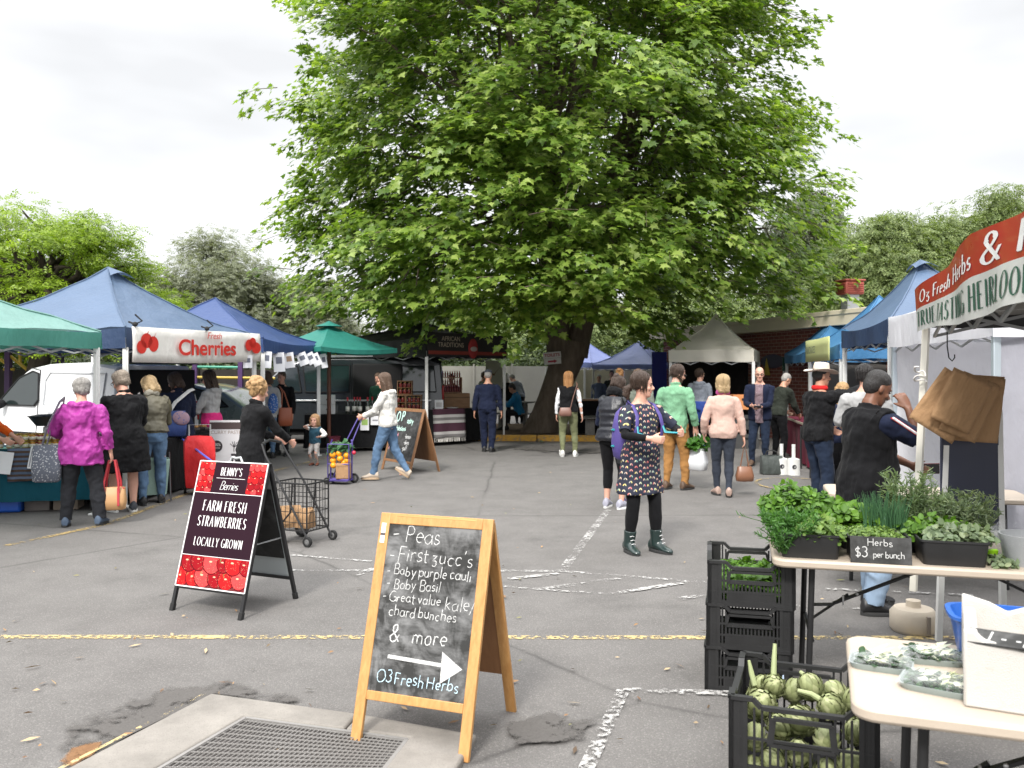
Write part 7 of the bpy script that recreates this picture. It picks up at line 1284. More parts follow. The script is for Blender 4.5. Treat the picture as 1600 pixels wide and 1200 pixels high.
# grey bench / boxes behind the herb table
t3=trestle('grey trestle table in shade behind the herb table',(2.55,6.9),R(-15),1.5,.6,.72)
m=MB();m.grid(lambda u,v:Vector((u*.5+.02*math.sin(v*9),-.01-.03*math.sin(u*14),.72-v*(.35+.3*u))),12,12);o=m.build('dark_cloth',cloth('dark_grey_cloth',(.04,.045,.055)),None,smooth=80,thick=.004);o.location=(2.62,6.75,0);tag(o,'dark grey cloth draped off the shaded table','cloth')
# ---------------------------------------------------------------- LEFT STALLS
def clothed_table(label,a,b_,dp,h,cm,drop=None,name='covered_table'):
 a,b_=Vector(a),Vector(b_);u=b_-a;ln_=u.length;rz=math.atan2(u.y,u.x);t=thing(name,label,'table',(a.x,a.y,0),rz);m=MB();m.box((ln_/2,dp/2,h-.02),(ln_-.04,dp-.04,.035));m.build('tabletop',TTOP,t,smooth=0)
 for x in (.12,ln_-.12):
  for y in (.1,dp-.1):m=MB();m.tube([(x,y,0),(x,y,h-.04)],.016,8);m.build('leg',TLEG,t)
 d=drop or h-.03;pr=[(0,0),(ln_,0),(ln_,dp),(0,dp)];m=MB();m.grid(lambda u_,v:Vector((u_*ln_,v*dp,h+.004)),10,5)
 for i in range(4):
  p,q=Vector(pr[i]).to_3d(),Vector(pr[(i+1)%4]).to_3d();e=(q-p).normalized();nn=Vector((e.y,-e.x,0));m.grid(lambda u_,v:p.lerp(q,u_)+nn*(.004+.05*v*(.5+.5*math.sin(u_*(p-q).length*13+i))*v**.4)+Vector((0,0,h+.004-v*d)),int(max(8,(p-q).length*24)),8)
 m.build('tablecloth',cm,t,smooth=60);return t
TEALC=cloth('teal_tablecloth',(.008,.07,.10));BLKC=cloth('black_tablecloth',(.008,.008,.009))
clothed_table('table under a dark teal cloth selling jars at the far left',(-7.0,10.0,0),(-5.02,10.45,0),.75,.76,TEALC,.62)
rz=math.atan2(.45,1.98);tp=lambda a,b_,z=.77:Vector((-7.0,10.0,z))+Matrix.Rotation(rz,3,'Z')@Vector((a,b_,0))
JL,JC,JB=flat('jar_label',(.62,.58,.50)),[plain('honey',(.45,.20,.02),.15,trans=.2),plain('jam',(.20,.02,.02),.15),plain('pickle',(.42,.36,.06),.15)],plain('gold_lid',(.36,.24,.07),.35,.7)
jar0={}
for k in range(3):
 t=thing('jar','x','jar',(0,0,0),0,'jars on the teal clothed table');m=MB();m.lathe([(.030,0),(.033,.006),(.033,.06),(.027,.07)],14);m.build('glass',JC[k],t);m=MB();m.lathe([(.0335,.014),(.0335,.05)],14,cap=False);m.build('label',JL,t,thick=.001);m=MB();m.lathe([(.029,.068),(.029,.085),(0,.086)],14);m.build('lid',JB,t);jar0[k]=t
used=set()
def put_jar(k,p,lb):
 o=jar0[k]if k not in used else copy_tree(jar0[k]);used.add(k);o['label']=lb;o.location=p
for r_ in range(2):
 for i in range(9):
  for lv in range(2):
   if lv and (i>6):continue
   put_jar((i+r_)%3,tp(1.0+i*.085,.10+r_*.10,.772+lv*.088),['amber jar with gold lid stacked on the teal clothed table','red jam jar with gold lid stacked on the teal clothed table','yellow pickle jar with gold lid stacked on the teal clothed table'][(i+r_)%3])
for i in range(10):put_jar(i%3,tp(.35+i*.06,.12+(i%3)*.09),['amber jar standing loose by the pale green mat','red jam jar standing loose by the pale green mat','yellow pickle jar standing loose by the pale green mat'][i%3])
m=MB();m.grid(lambda u,v:tp(.55+u*.75,.02+v*.22,.776+.004*math.sin(u*20)),12,3);tag(m.build('green_mat',cloth('mint_mat',(.25,.50,.42)),None,thick=.004),'pale green mat under the loose jars','mat')
def striped(name,cols,sc,axis=2):
 b=NB(name);tc=b.n('ShaderNodeTexCoord');sp=b.n('ShaderNodeSeparateXYZ',{0:tc.outputs['Object']});f=b.math('FRACT',b.math('MULTIPLY',sp.outputs[axis],sc));st=[(i/len(cols),c)for i,c in enumerate(cols)];r=b.ramp(f,st);r.node.color_ramp.interpolation='CONSTANT';n=b.noise(tc.outputs['Object'],60,3);b.col(b.mix(b.math('MULTIPLY',n.outputs['Fac'],.4),r,(.02,.02,.02)));b.bump(n.outputs['Fac'],.5,.01);b.set(Roughness=.95);return b.m
m=MB();m.grid(lambda u,v:tp(1.02+u*.55,-.03-.03*v*abs(math.sin(u*12)),.782-.40*v+.02*u),16,10);tag(m.build('striped_runner',striped('brown_blue_stripe',[(.08,.05,.04),(.10,.14,.22),(.09,.055,.04),(.13,.17,.26)],9.),None,smooth=80,thick=.006),'brown and blue striped runner hanging over the teal cloth','runner')
for a,z,lb in ((1.38,.66,'white price sheet pinned on the striped runner'),(.98,.62,'white price sheet at the left edge of the photo')):t=thing('price_sheet',lb,'paper',tuple(tp(a,-.09,z)),rz);t.rotation_euler=(R(-8),R(8),rz);m=MB();m.box((0,0,0),(.22,.003,.26));m.build('sheet',flat('paper_bright',(.70,.70,.72)),t,smooth=0);m=MB();m.box((-.09,-.003,0),(.012,.002,.22));m.build('print',flat('print_grey',(.25,.25,.28)),t,smooth=0)
bx=thing('storage_tub','bright blue plastic tub under the teal clothed table','tub',tuple(tp(.88,.05,0)),rz);m=MB();m.box((0,.2,.12),(.5,.36,.24));m.build('tub',plain('blue_plastic_bright',(.015,.10,.50),.4),bx,bevel=.03);m=MB();m.box((0,.2,.25),(.54,.40,.03));m.build('rim',plain('blue_plastic_bright',(0,0,0)),bx,bevel=.01)
for a,c,lb in ((1.28,(.20,.18,.17),'grey carton under the teal clothed table'),(1.60,(.30,.25,.20),'brown carton under the teal clothed table, right of the grey one')):t=thing('carton',lb,'box',tuple(tp(a,.22,0)),rz);m=MB();m.box((0,.1,.11),(.28,.3,.22));m.build('box',cloth('carton_%s'%a,c,.9,.3),t,bevel=.006);m=MB();m.box((0,-.052,.2),(.2,.004,.04));m.build('tape',flat('tape',(.42,.33,.22)),t,smooth=0)
es=thing('cool_box','white cool box with a black tray on top behind the jar table','cool box',tuple(tp(1.55,.42,.77)),rz);m=MB();m.box((0,.25,.12),(.60,.40,.24));m.build('box',plain('cool_white',(.64,.66,.68),.4),es,bevel=.03);m=MB();m.loft([[Vector((math.copysign(1,math.cos(q))*min(1,abs(math.cos(q))*1.4)*w_,.25+math.copysign(1,math.sin(q))*min(1,abs(math.sin(q))*1.4)*d_,z))for q in (2*math.pi*(i+.5)/24 for i in range(24))]for z,w_,d_ in ((.245,.36,.26),(.36,.44,.30),(.37,.46,.32),(.355,.42,.29),(.27,.34,.25))]);m.build('tray',plain('tray_black',(.03,.03,.032),.3),es);m=MB();m.box((-.18,.045,.12),(.1,.02,.04));m.build('latch',plain('cool_grey',(.2,.22,.24),.5),es,bevel=.006)
t=thing('paper_bag','open brown paper bag standing behind the stacked jars','paper bag',tuple(tp(1.78,.26,.77)),rz+.2);m=MB();m.loft([[Vector((x*k,y*k,z))for x,y in ((-.11,-.06),(.11,-.06),(.11,.06),(-.11,.06))]for z,k in ((0,.95),(.26,1.0),(.27,.98),(.01,.9))]);m.build('bag',KRAFT,t,smooth=0);m=MB();m.box((0,-.061,.1),(.2,.002,.003));m.build('crease',KRAFT,t,smooth=0)
# cherry stall table behind the shoppers
clothed_table('table under a black cloth behind the cherry banner shoppers',(-5.0,10.9,0),(-4.55,12.9,0),-.0+.7,.76,BLKC)
# curry stall
ct=clothed_table('dark table behind the white curry paste sign',(-4.75,12.55,0),(-4.05,13.9,0),.6,.80,BLKC)
cs_=thing('stall_sign','white curry paste stall sign behind the strawberry board','sign',tuple(P(355,700,12.6).xy.to_3d()));cs_.rotation_euler=(0,0,R(4));m=MB();m.box((0,0,.62),(.50,.012,.72));m.build('board',flat('sign_white',(.66,.65,.66)),cs_,smooth=0);Mf=Matrix.Rotation(R(90),4,'X');m=MB();m.box((0,-.008,.90),(.50,.006,.10));m.build('dark_band',flat('sign_brown',(.06,.04,.04)),cs_,smooth=0);DK=flat('sign_ink',(.03,.025,.03))
flat('sign_pale',(.6,.58,.55));sans('CURRY PASTES',.07,Matrix.Translation((0,-.008,.78))@Mf,flat('sign_taupe',(.35,.28,.24)),cs_);sans('PI',.18,Matrix.Translation((.12,-.008,.36))@Mf,DK,cs_,bold=.006);m=MB();m.lathe([(.085,0),(.085,.004),(0,.004)],24,Matrix.Translation((-.15,-.008,.60))@Matrix.Rotation(R(90),4,'X'));m.build('seal',DK,cs_);sans('100%',.055,Matrix.Translation((-.15,-.014,.605))@Mf,flat('sign_pale',(0,0,0)),cs_);sans('natural',.035,Matrix.Translation((-.15,-.014,.565))@Mf,flat('sign_pale',(0,0,0)),cs_)
m=MB();m.tube([(.10,-.008,.52),(.10,-.008,.62)],.006,5);[m.tube([(.10,-.008,.58),(.10+.06*math.cos(a),-.008,.62+.05*math.sin(a))],.004,4)for a in (.2,.8,1.4,2.0,2.8)];m.build('tree_logo',DK,cs_)
for i in range(4):t=thing('food_tray',['tray of golden pastries on the curry table, left end','tray of golden pastries on the curry table, second','tray of golden pastries on the curry table, third','tray of golden pastries on the curry table, right end'][i],'food',tuple(Vector((-4.70,12.75,.81)).lerp(Vector((-4.2,13.7,.81)),i/3)),R(62),'food trays on the curry table');m=MB();m.box((0,.2,.02),(.26,.3,.04));m.build('tray',plain('dark_tray',(.06,.05,.05),.5),t,bevel=.006);m=MB();[m.ell((random.uniform(-.1,.1),.2+random.uniform(-.11,.11),.055),(.035,.03,.022),8,5)for _ in range(12)];m.build('pastries',plain('pastry_gold',(.45,.25,.09),.6),t)
# wine table
clothed_table('table under a black cloth lined with wine bottles',(-4.35,18.0,0),(-2.25,18.35,0),.75,.78,BLKC,.70)
rzw=math.atan2(.35,2.1);tw=lambda a,b_,z=.79:Vector((-4.35,18.0,z))+Matrix.Rotation(rzw,3,'Z')@Vector((a,b_,0))
WG,WL,WC=plain('wine_glass',(.012,.016,.010),.1,coat=.5),flat('wine_label',(.62,.60,.54)),plain('red_capsule',(.40,.015,.03),.4)
wb=thing('wine_bottle','wine bottle with cream label and red capsule on the black clothed table','bottle',(0,0,0),0,'wine bottles on the black clothed table');m=MB();m.lathe([(.0,0),(.037,.0),(.038,.01),(.038,.18),(.030,.21),(.015,.235),(.014,.25)],16);m.build('glass',WG,wb);m=MB();m.lathe([(.0385,.05),(.0385,.14)],16,cap=False);m.build('label',WL,wb,thick=.001);m=MB();m.lathe([(.0155,.245),(.0160,.31),(0,.311)],12);m.build('capsule',WC,wb)
for i,(a,b_)in enumerate([(.88,.10),(1.02,.2),(1.14,.12),(1.30,.10),(1.52,.12),(1.08,.3),(1.4,.3)]):o=wb if i==0 else copy_tree(wb);o.location=tw(a,b_);o.scale=(1.15,1.15,1.15)
for i,z in enumerate((.0,.205)):t=thing('white_box',('lower white carton on the wine table','upper white carton stacked on the wine table')[i],'box',tuple(tw(.46,.15,.79+z)),rzw);m=MB();m.box((0,.1,.10),(.32,.26,.20));m.build('box',plain('white_carton',(.60,.60,.60),.7),t,bevel=.006);m=MB();m.box((0,-.032,.1),(.05,.004,.025));m.build('hand_hole',DARKIN,t,smooth=0)
fr_=thing('picture_frame','grey framed board with bottle picture standing on the wine table','frame',tuple(tw(1.72,.22)),rzw+.05);m=MB();[m.bar(a,b_,.06,.03,up=(0,1,0))for a,b_ in (((-.18,0,.0),(-.18,0,.40)),((.18,0,0),(.18,0,.40)),((-.21,0,.03),(.21,0,.03)),((-.21,0,.38),(.21,0,.38)))];m.build('frame',plain('grey_frame',(.38,.37,.36),.6),fr_,smooth=0);m=MB();m.box((0,.01,.2),(.32,.01,.34));m.build('picture',plain('frame_dark',(.03,.025,.02),.6),fr_,smooth=0);m=MB();m.box((.08,-.006,.2),(.12,.01,.28));m.build('note',flat('paper_bright',(0,0,0)),fr_,smooth=0);m=MB();m.ell((-.07,-.004,.17),(.05,.01,.13));m.build('printed_bottle',plain('frame_tan',(.35,.24,.12),.6),fr_)
for a,z,w_,h_,lb in ((1.24,.60,.18,.30,'white flyer with green picture pinned on the wine table cloth'),(1.46,.66,.19,.20,'white notice pinned beside the green flyer on the wine table'),(1.98,.60,.15,.22,'white notice at the right end of the wine table cloth')):
 t=thing('notice',lb,'paper',tuple(tw(a,-.07,z)),rzw);m=MB();m.box((0,0,0),(w_,.004,h_));m.build('sheet',flat('paper_bright',(0,0,0)),t,smooth=0)
 m=MB();m.box((0,-.004,.02),(w_*.7,.003,h_*.4))if w_<.185 and a<1.3 else m.box((0,-.004,0),(w_*.6,.002,.03));m.build('print',flat('print_lime',(.30,.45,.12))if a<1.3 else flat('print_grey',(0,0,0)),t,smooth=0)
t=thing('red_box','dark red box on the ground beside the toddler','box',tuple(tw(.62,-.15,0)),rzw);m=MB();m.box((0,0,.16),(.22,.2,.32));m.build('box',plain('dark_red_box',(.14,.01,.03),.5),t,bevel=.01);m=MB();m.box((0,0,.325),(.24,.22,.02));m.build('lid',plain('dark_red_box',(0,0,0)),t,smooth=0)
# pastry / relish stall: crates as shelves, rack of bottles, rug
WCR=wood('crate_pine',(.22,.11,.05),(.36,.20,.10),1.,.6,0);RELISH=[plain('relish_red',(.16,.02,.015),.25),plain('relish_green',(.30,.34,.10),.3)]
def shelf_crate(label,p,w_,h_,d_=.28,jars=0):
 t=thing('shelf_crate',label,'crate',tuple(p));m=MB();[m.box(c,s)for c,s in (((0,d_/2,.008),(w_,d_,.016)),((0,d_/2,h_-.008),(w_,d_,.016)),((-w_/2+.008,d_/2,h_/2),(.0155,d_,h_-.032)),((w_/2-.008,d_/2,h_/2),(.0155,d_,h_-.032)),((0,d_-.005,h_/2),(w_-.03,.01,h_-.032)),((0,d_/2,h_/2),(w_-.032,d_-.02,.012)))];m.build('case',WCR,t,smooth=0);return t
Yc=19.9;q=P(640,640,Yc);z0=.80
bt_=clothed_table('black clothed counter of the relish stall behind the pastry board',(-2.95,19.55,0),(-1.95,19.75,0),.6,.80,BLKC);bt2=clothed_table('black clothed counter under the striped rug',(-1.75,19.55,0),(-.70,20.9,0),.6,.80,BLKC)
RJ=thing('relish_jar','red relish jar on the wooden shelf crates','jar',(0,0,0),0,'relish jars on the wooden shelves');m=MB();m.lathe([(.04,0),(.042,.01),(.042,.085),(.03,.1)],10);m.build('glass',RELISH[0],RJ);m=MB();m.lathe([(.036,.098),(.036,.12),(0,.12)],10);m.build('lid',JB,RJ);rj=[0]
def rjars(p,n,step):
 for i in range(n):o=RJ if rj[0]==0 else copy_tree(RJ);rj[0]+=1;o.location=p+step*i
for px,py,w_,h_,lb in ((622,640,.34,.34,'low wooden shelf crate at the left of the relish counter'),(646,640,.36,.34,'low wooden shelf crate at the right of the relish counter'),(632,613,.34,.32,'upper wooden shelf crate stacked on the relish counter')):p=P(px,py,Yc-.1);p.z=z0+.01 if py==640 else z0+.36;shelf_crate(lb,p,w_,h_);rjars(p+Vector((-.10,.08,.018)),3,Vector((.10,0,0)));rjars(p+Vector((-.10,.08,h_/2+.008)),3,Vector((.10,0,0)))
bb=thing('wooden_chest','long wooden chest on the relish counter below the bottle rack','chest',tuple(P(712,640,20.6).xy.to_3d()+Vector((0,0,.81))),R(20));m=MB();m.box((0,.15,.18),(.72,.3,.36));m.build('chest',WCR,bb,bevel=.01);m=MB();m.box((0,-.003,.26),(.72,.012,.012));m.build('lid_seam',plain('seam_dark',(.05,.03,.02),.9),bb,smooth=0)
rk=thing('bottle_rack','wooden rack of small red bottles above the long chest','rack',tuple(P(706,613,20.7).xy.to_3d()+Vector((0,0,1.175))),R(20));m=MB();[m.box(c,s)for c,s in (((0,.1,.01),(.52,.2,.02)),((0,.1,.37),(.52,.2,.02)),((-.25,.1,.19),(.02,.2,.34)),((.25,.1,.19),(.02,.2,.34)),((0,.1,.19),(.48,.2,.012)))];m.build('rack',WCR,rk,smooth=0)
SB=thing('sauce_bottle','small dark red sauce bottle in the wooden rack','bottle',(0,0,0),0,'sauce bottles in the rack');m=MB();m.lathe([(.020,0),(.021,.09),(.010,.115),(.010,.14),(0,.14)],8);m.build('glass',RELISH[0],SB);m=MB();m.lathe([(.011,.135),(.011,.155),(0,.155)],8);m.build('cap',flat('cap_pink',(.45,.25,.25)),SB)
Mr=rk.matrix_basis.copy()if False else Matrix.Translation(rk.location)@Matrix.Rotation(R(20),4,'Z')
for j in range(3):
 for i in range(8):o=SB if i+j==0 else copy_tree(SB);o.location=Mr@Vector((-.21+i*.06,.05,.02+(.178*j if j<2 else .362)))
t=thing('notice','white notice standing on the relish counter beside the pole','paper',tuple(P(686,633,19.75).xy.to_3d()+Vector((0,0,.81))),R(20));m=MB();m.box((0,0,.12),(.2,.004,.22));m.build('sheet',flat('paper_bright',(0,0,0)),t,smooth=0);m=MB();m.box((0,-.004,.12),(.14,.002,.1));m.build('print',flat('print_pale',(.45,.44,.45)),t,smooth=0)
for px in (684,707):t=thing('food_bowl','white sample dish on the counter above the striped rug, '+('left' if px==684 else 'right'),'dish',tuple(P(px,640,19.9).xy.to_3d()+Vector((0,0,.81))),0,'white sample dishes');m=MB();m.lathe([(.06,0),(.14,.05),(.145,.05),(.06,.01)],16);m.build('dish',plain('dish_white',(.66,.66,.66),.3),t)
rg_=thing('striped_rug','maroon grey and white striped rug with fringe hung over the relish counter','rug',tuple(P(675,641,19.45).xy.to_3d()),R(38));RUGM=striped('rug_stripe',[(.07,.02,.04),(.07,.02,.04),(.55,.53,.52),(.20,.19,.19),(.55,.53,.52),(.07,.02,.04)],2.6);m=MB();m.grid(lambda u,v:Vector((u*.88,-.03-.05*v-.02*math.sin(u*9),.84-.66*v)),16,20);m.build('rug',RUGM,rg_,smooth=80,thick=.008);m=MB();[m.bar((.02+i*.036,-.085,.18),(.02+i*.036+random.uniform(-.02,.02),-.10,.09),.018,.006)for i in range(24)];m.build('fringe',cloth('fringe_white',(.55,.53,.50)),rg_,smooth=0)
# bottles' neighbour: counter, bench and picnic table under the tree
bcx=thing('stall_counter','black fronted counter with a timber top right of the trunk','counter',tuple(P(925,580,22.3).xy.to_3d()+Vector((0,0,.1))),R(4));m=MB();m.box((0,0,.42),(.9,.5,.84));m.build('front',BLKC,bcx,bevel=.01);m=MB();m.box((0,0,.86),(1.0,.6,.04));m.build('top',WCR,bcx,bevel=.006)
GTIM=wood('grey_timber',(.16,.15,.14),(.30,.29,.27),.8,.8,1)
def slat_bench(label,p,rz,ln_,w_,h_,n=5):
 t=thing('slatted_bench',label,'bench',tuple(p),rz);m=MB();[m.box((-w_/2+w_*(i+.5)/n,0,h_),(w_/n*.8,ln_,.035))for i in range(n)];m.build('seat',GTIM,t,smooth=0)
 for y in (-ln_*.36,ln_*.36):m=MB();m.box((0,y,h_/2-.02),(w_*.5,.08,h_-.04));m.build('leg',GTIM,t,smooth=0)
 return t
slat_bench('grey slatted timber bench beside the black counter',P(926,580,21.6).xy.to_3d()+Vector((0,0,.1)),R(-12),1.5,.45,.45);slat_bench('grey slatted bench carrying the man in blue',P(812,580,23.4).xy.to_3d()+Vector((0,0,.1)),R(80),1.5,.34,.44,3)
pt3=slat_bench('grey slatted picnic table in front of the man in blue',P(787,580,23.9).xy.to_3d()+Vector((0,0,.1)),R(80),1.7,.7,.74,6)
# cream tent goods
for i,(px,z,c,lb)in enumerate([(1160,.86,(.55,.22,.08),'orange crate on the bench under the cream canopy'),(1160,.42,(.04,.04,.04),'black crate below the orange crate under the cream canopy'),(1163,.0,(.05,.05,.05),'black crate on the ground under the cream canopy')]):t=thing('produce_crate',lb,'crate',tuple(P(px,580,19.0).xy.to_3d()+Vector((0,0,z))));m=MB();[m.box((0,s*.2,.16),(.5,.02,.32))for s in (-1,1)];[m.box((s*.25,0,.16),(.02,.4,.32))for s in (-1,1)];m.box((0,0,.01),(.5,.4,.02));m.build('shell',plain('crate_col_%d'%i,c,.6),t,smooth=0);m=MB();m.box((0,-.213,.22),(.14,.006,.05));m.build('handle_slot',DARKIN,t,smooth=0)
clothed_table('dark clothed bench under the cream canopy',P(1048,580,19.9).xy.to_3d(),P(1140,580,19.6).xy.to_3d(),.7,.8,BLKC);m=MB();m.grid(lambda u,v:P(1052+u*118,580,21.2).xy.to_3d()+Vector((0,.05*math.sin(u*20),.1+v*1.85)),30,3);tag(m.build('dark_screen',cloth('screen_black',(.012,.011,.011)),None,smooth=80,thick=.01),'dark cloth screen at the back of the cream canopy','screen')
bl=thing('banner_stand','tall royal blue banner beside the cream canopy','banner',tuple(P(1030,580,24.5).xy.to_3d()));m=MB();m.box((0,0,1.15),(.42,.03,2.2));m.build('panel',canvas('royal_blue',(.04,.05,.36),.2),bl,smooth=0);m=MB();m.box((0,0,.03),(.5,.3,.05));m.build('foot',TLEG,bl,smooth=0)
# right row: weights and bags on the ground
for px,py,lb in ((1240,742,'white stall weight canister with pole beside the hat man'),(1221,741,'white stall weight canister behind the grey bag')):p=G(px,py);t=thing('stall_weight',lb,'weight',tuple(p));m=MB();m.lathe([(0,0),(.105,0),(.105,.02),(.10,.26),(.05,.275),(.03,.28),(.03,.5),(0,.5)],20);m.build('canister',plain('canister_white',(.62,.62,.60),.4),t);m=MB();m.lathe([(.036,0),(.036,.006),(.018,.006),(.018,0)],16,Matrix.Translation((-.02,-.100,.14))@Matrix.Rotation(R(90),4,'X'));m.build('badge',plain('badge_dark',(.06,.06,.07),.5),t)
p=G(1205,741);t=thing('shopping_bag','worn grey green shopping bag standing on the asphalt','bag',tuple(p));m=MB();m.loft([[Vector((x*k,y*k2,z))for x,y in ((-.17,-.1),(0,-.11),(.17,-.1),(.17,.1),(0,.11),(-.17,.1))]for z,k,k2 in ((0,.95,.9),(.02,1,1),(.30,1.0,.7),(.32,.98,.6),(.10,.9,.6))]);m.build('bag',cloth('worn_bag',(.06,.07,.065),.6,.9,var=.4),t,bevel=.01,fold=.01);m=MB();m.tube([(-.1,0,.31),(-.08,-.02,.38),(0,-.03,.40),(.08,-.02,.37),(.1,0,.31)],.010,6);m.build('handles',plain('bag_handle',(.02,.02,.02),.7),t)
clothed_table('table under a maroon cloth inside the bright blue stall',(6.15,17.3,0),(5.7,14.7,0),-.6,.78,cloth('maroon_cloth',(.16,.02,.045)));clothed_table('table under a dark cloth inside the slate blue stall behind the hat man',(5.45,13.6,0),(4.95,11.1,0),-.6,.78,BLKC)
for i,(y,c,lb)in enumerate([(16.6,(.40,.22,.05),'crate of orange fruit on the maroon clothed table'),(15.6,(.07,.18,.03),'crate of green vegetables on the maroon clothed table'),(12.9,(.35,.05,.03),'crate of red fruit on the dark clothed table behind the hat man'),(11.9,(.30,.26,.10),'crate of yellow fruit on the dark clothed table behind the hat man')]):
 x=lerp(5.7,6.15,(y-14.7)/2.6)if y>14.5 else lerp(4.95,5.45,(y-11.1)/2.5);t=thing('fruit_crate',lb,'crate',(x+.32,y,.80),R(8),'fruit crates on the right hand stalls');m=MB();[m.box((0,s*.2,.08),(.5,.02,.16))for s in (-1,1)];[m.box((s*.25,0,.08),(.02,.38,.16))for s in (-1,1)];m.box((0,0,.01),(.48,.38,.02));m.build('shell',WCR,t,smooth=0);rg=random.Random(i);m=MB();[m.ell((rg.uniform(-.2,.2),rg.uniform(-.15,.15),rg.uniform(.12,.19)),(.042,.042,.040),8,6)for _ in range(34)];m.build('fruit',plain('fruit_%d'%i,c,.4,var=.3,scale=20),t)
pst=thing('stall_poster','pale poster board with a brown diagonal standing behind the capped man','poster',tuple(P(772,580,25.2).xy.to_3d()+Vector((0,0,1.0))));m=MB();m.box((0,0,.6),(.50,.02,.82));m.build('sheet',flat('poster_pale',(.42,.42,.36)),pst,smooth=0);m=MB();m.prism([(-.2,.72),(.0,.62),(.22,.88),(.05,.66),(.0,.56)],.006,Matrix.Translation((0,-.014,0)));m.build('diagonal',flat('poster_brown',(.16,.08,.04)),pst,smooth=0);m=MB();[m.box((x,.03,-.4),(.03,.03,1.4))for x in (-.2,.2)];m.build('easel',TLEG,pst,smooth=0)
# ================================================================== THINGS PEOPLE CARRY
def wl(Fg,v):return Fg.g+Matrix.Rotation(R(Fg.yaw),3,'Z')@Vector(v)
def bag_at(name,label,cat,Fg,v,rz=0):return thing(name,label,cat,tuple(wl(Fg,v)),R(Fg.yaw+rz))
def pouch(w_,d_,h_,mt,t,nm='bag',taper=.9,droop=.0,round_=.6):
 m=MB();m.loft([[Vector((math.copysign(abs(math.cos(q))**round_,math.cos(q))*w_/2*k,math.copysign(abs(math.sin(q))**round_,math.sin(q))*d_/2*k2,z))for q in (2*math.pi*i/24 for i in range(24))]for z,k,k2 in ((-h_,.75,.7),(-h_*.96,.92,.95),(-h_*.6,1.0,1.1),(-h_*.25,lerp(1,taper,.7),.8),(0,taper,.45))]);return m.build(nm,mt,t,smooth=60,fold=.010,foldsize=.06)
A=W['magenta'];s=A.s
t=bag_at('tote_bag','grey floral tote bag on the magenta jacket woman\'s shoulder','bag',A,(-.33,-.06,.90));pouch(.30,.12,.40,camo('grey_floral',(.42,.43,.45),(.10,.11,.14),46),t,droop=0);m=MB();m.tube([(-.06,0,-.06),(.02,-.02,.22),(.13,.0,.47),(.16,.06,.50),(.13,.13,.44),(.03,.08,.2),(-.02,.03,-.05)],.03,6,r2=.008,ref=(1,0,0));m.build('strap',camo('grey_floral2',(.42,.43,.45),(.16,.17,.2),46),t)
h_=A.rh;t=bag_at('handbag','tan leather handbag with red straps in the magenta jacket woman\'s hand','bag',A,(h_.x,h_.y+.02,h_.z-.32));pouch(.30,.15,.25,plain('tan_leather',(.46,.26,.12),.45,bump=.1),t);RS=plain('red_strap',(.40,.03,.04),.45);m=MB();[m.tube([(-.08,y,-.06),(-.075,y,.06),(-.03,y*.4,.30),(.03,y*.4,.30),(.075,y,.06),(.08,y,-.06)],.012,6,r2=.006,ref=(0,1,0))for y in (-.06,.06)];m.build('straps',RS,t);m=MB();m.box((0,0,-.01),(.26,.06,.02));[m.bar((x,-.086,-.20),(x*.9,-.055,0),.025,.008)for x in (-.08,.08)];m.build('red_trim',RS,t,bevel=.004)
A=W['blonde'];t=bag_at('tote_bag','white cloth tote bag slung on the blonde woman\'s shoulder','bag',A,(-.26,.06,1.00));pouch(.26,.10,.30,cloth('tote_white',(.60,.64,.68)),t);m=MB();m.tube([(-.05,0,-.02),(.03,-.04,.3),(.09,-.03,.40),(.12,.04,.42),(.08,.08,.3),(.05,.02,-.02)],.022,6,r2=.006,ref=(1,0,0));m.build('strap',CM['white'],t)
A=W['navycoat'];t=bag_at('shoulder_bag','blue shoulder bag with cream strap on the navy coat woman\'s back','bag',A,(-.10,-.27,1.14));pouch(.30,.16,.36,cloth('bag_blue',(.03,.06,.20),.6),t);m=MB();m.tube([(-.1,.02,-.05),(.02,.08,.12),(.22,.12,.28),(.30,.2,.30)],.026,6,r2=.007,ref=(0,-.6,.6));m.build('strap',CM['off white'],t);m=MB();m.ell((.06,-.08,-.10),(.12,.03,.10),rot=(0,.3,0));m.build('pocket',camo('bag_check',(.10,.12,.28),(.3,.2,.25),30),t)
A=W['pinkhoodie'];h_=A.lh;t=bag_at('plastic_bag','thin green white plastic bag hanging from the pink hoodie woman\'s hand','bag',A,(h_.x,h_.y,h_.z-.12));pouch(.20,.12,.30,plain('plastic_pale_green',(.36,.46,.38),.3),t,taper=.5);m=MB();m.tube([(-.04,0,-.02),(-.02,0,.12),(.02,0,.12),(.04,0,-.02)],.012,6,r2=.004);m.build('handle',plain('plastic_pale_green',(0,0,0)),t)
q=G(312,772);t=thing('trolley_bag','bright red two wheeled shopping trolley bag beside the curry sign','trolley bag',tuple(q),R(20));m=MB();m.loft([[Vector((x*k,y*k2,z))for x,y in ((-.19,-.12),(0,-.15),(.19,-.12),(.20,.12),(0,.14),(-.20,.12))]for z,k,k2 in ((.10,.9,.9),(.14,1,1),(.50,1.05,1.05),(.72,1.02,.9),(.80,.8,.35),(.78,.5,.2))]);m.build('bag',cloth('trolley_red',(.50,.012,.015),.6,.8),t,smooth=50,fold=.02);m=MB();m.tube([(-.14,.15,.1),(-.14,.17,.95),(.14,.17,.95),(.14,.15,.1)],.012,8);m.build('frame',PIPE,t)
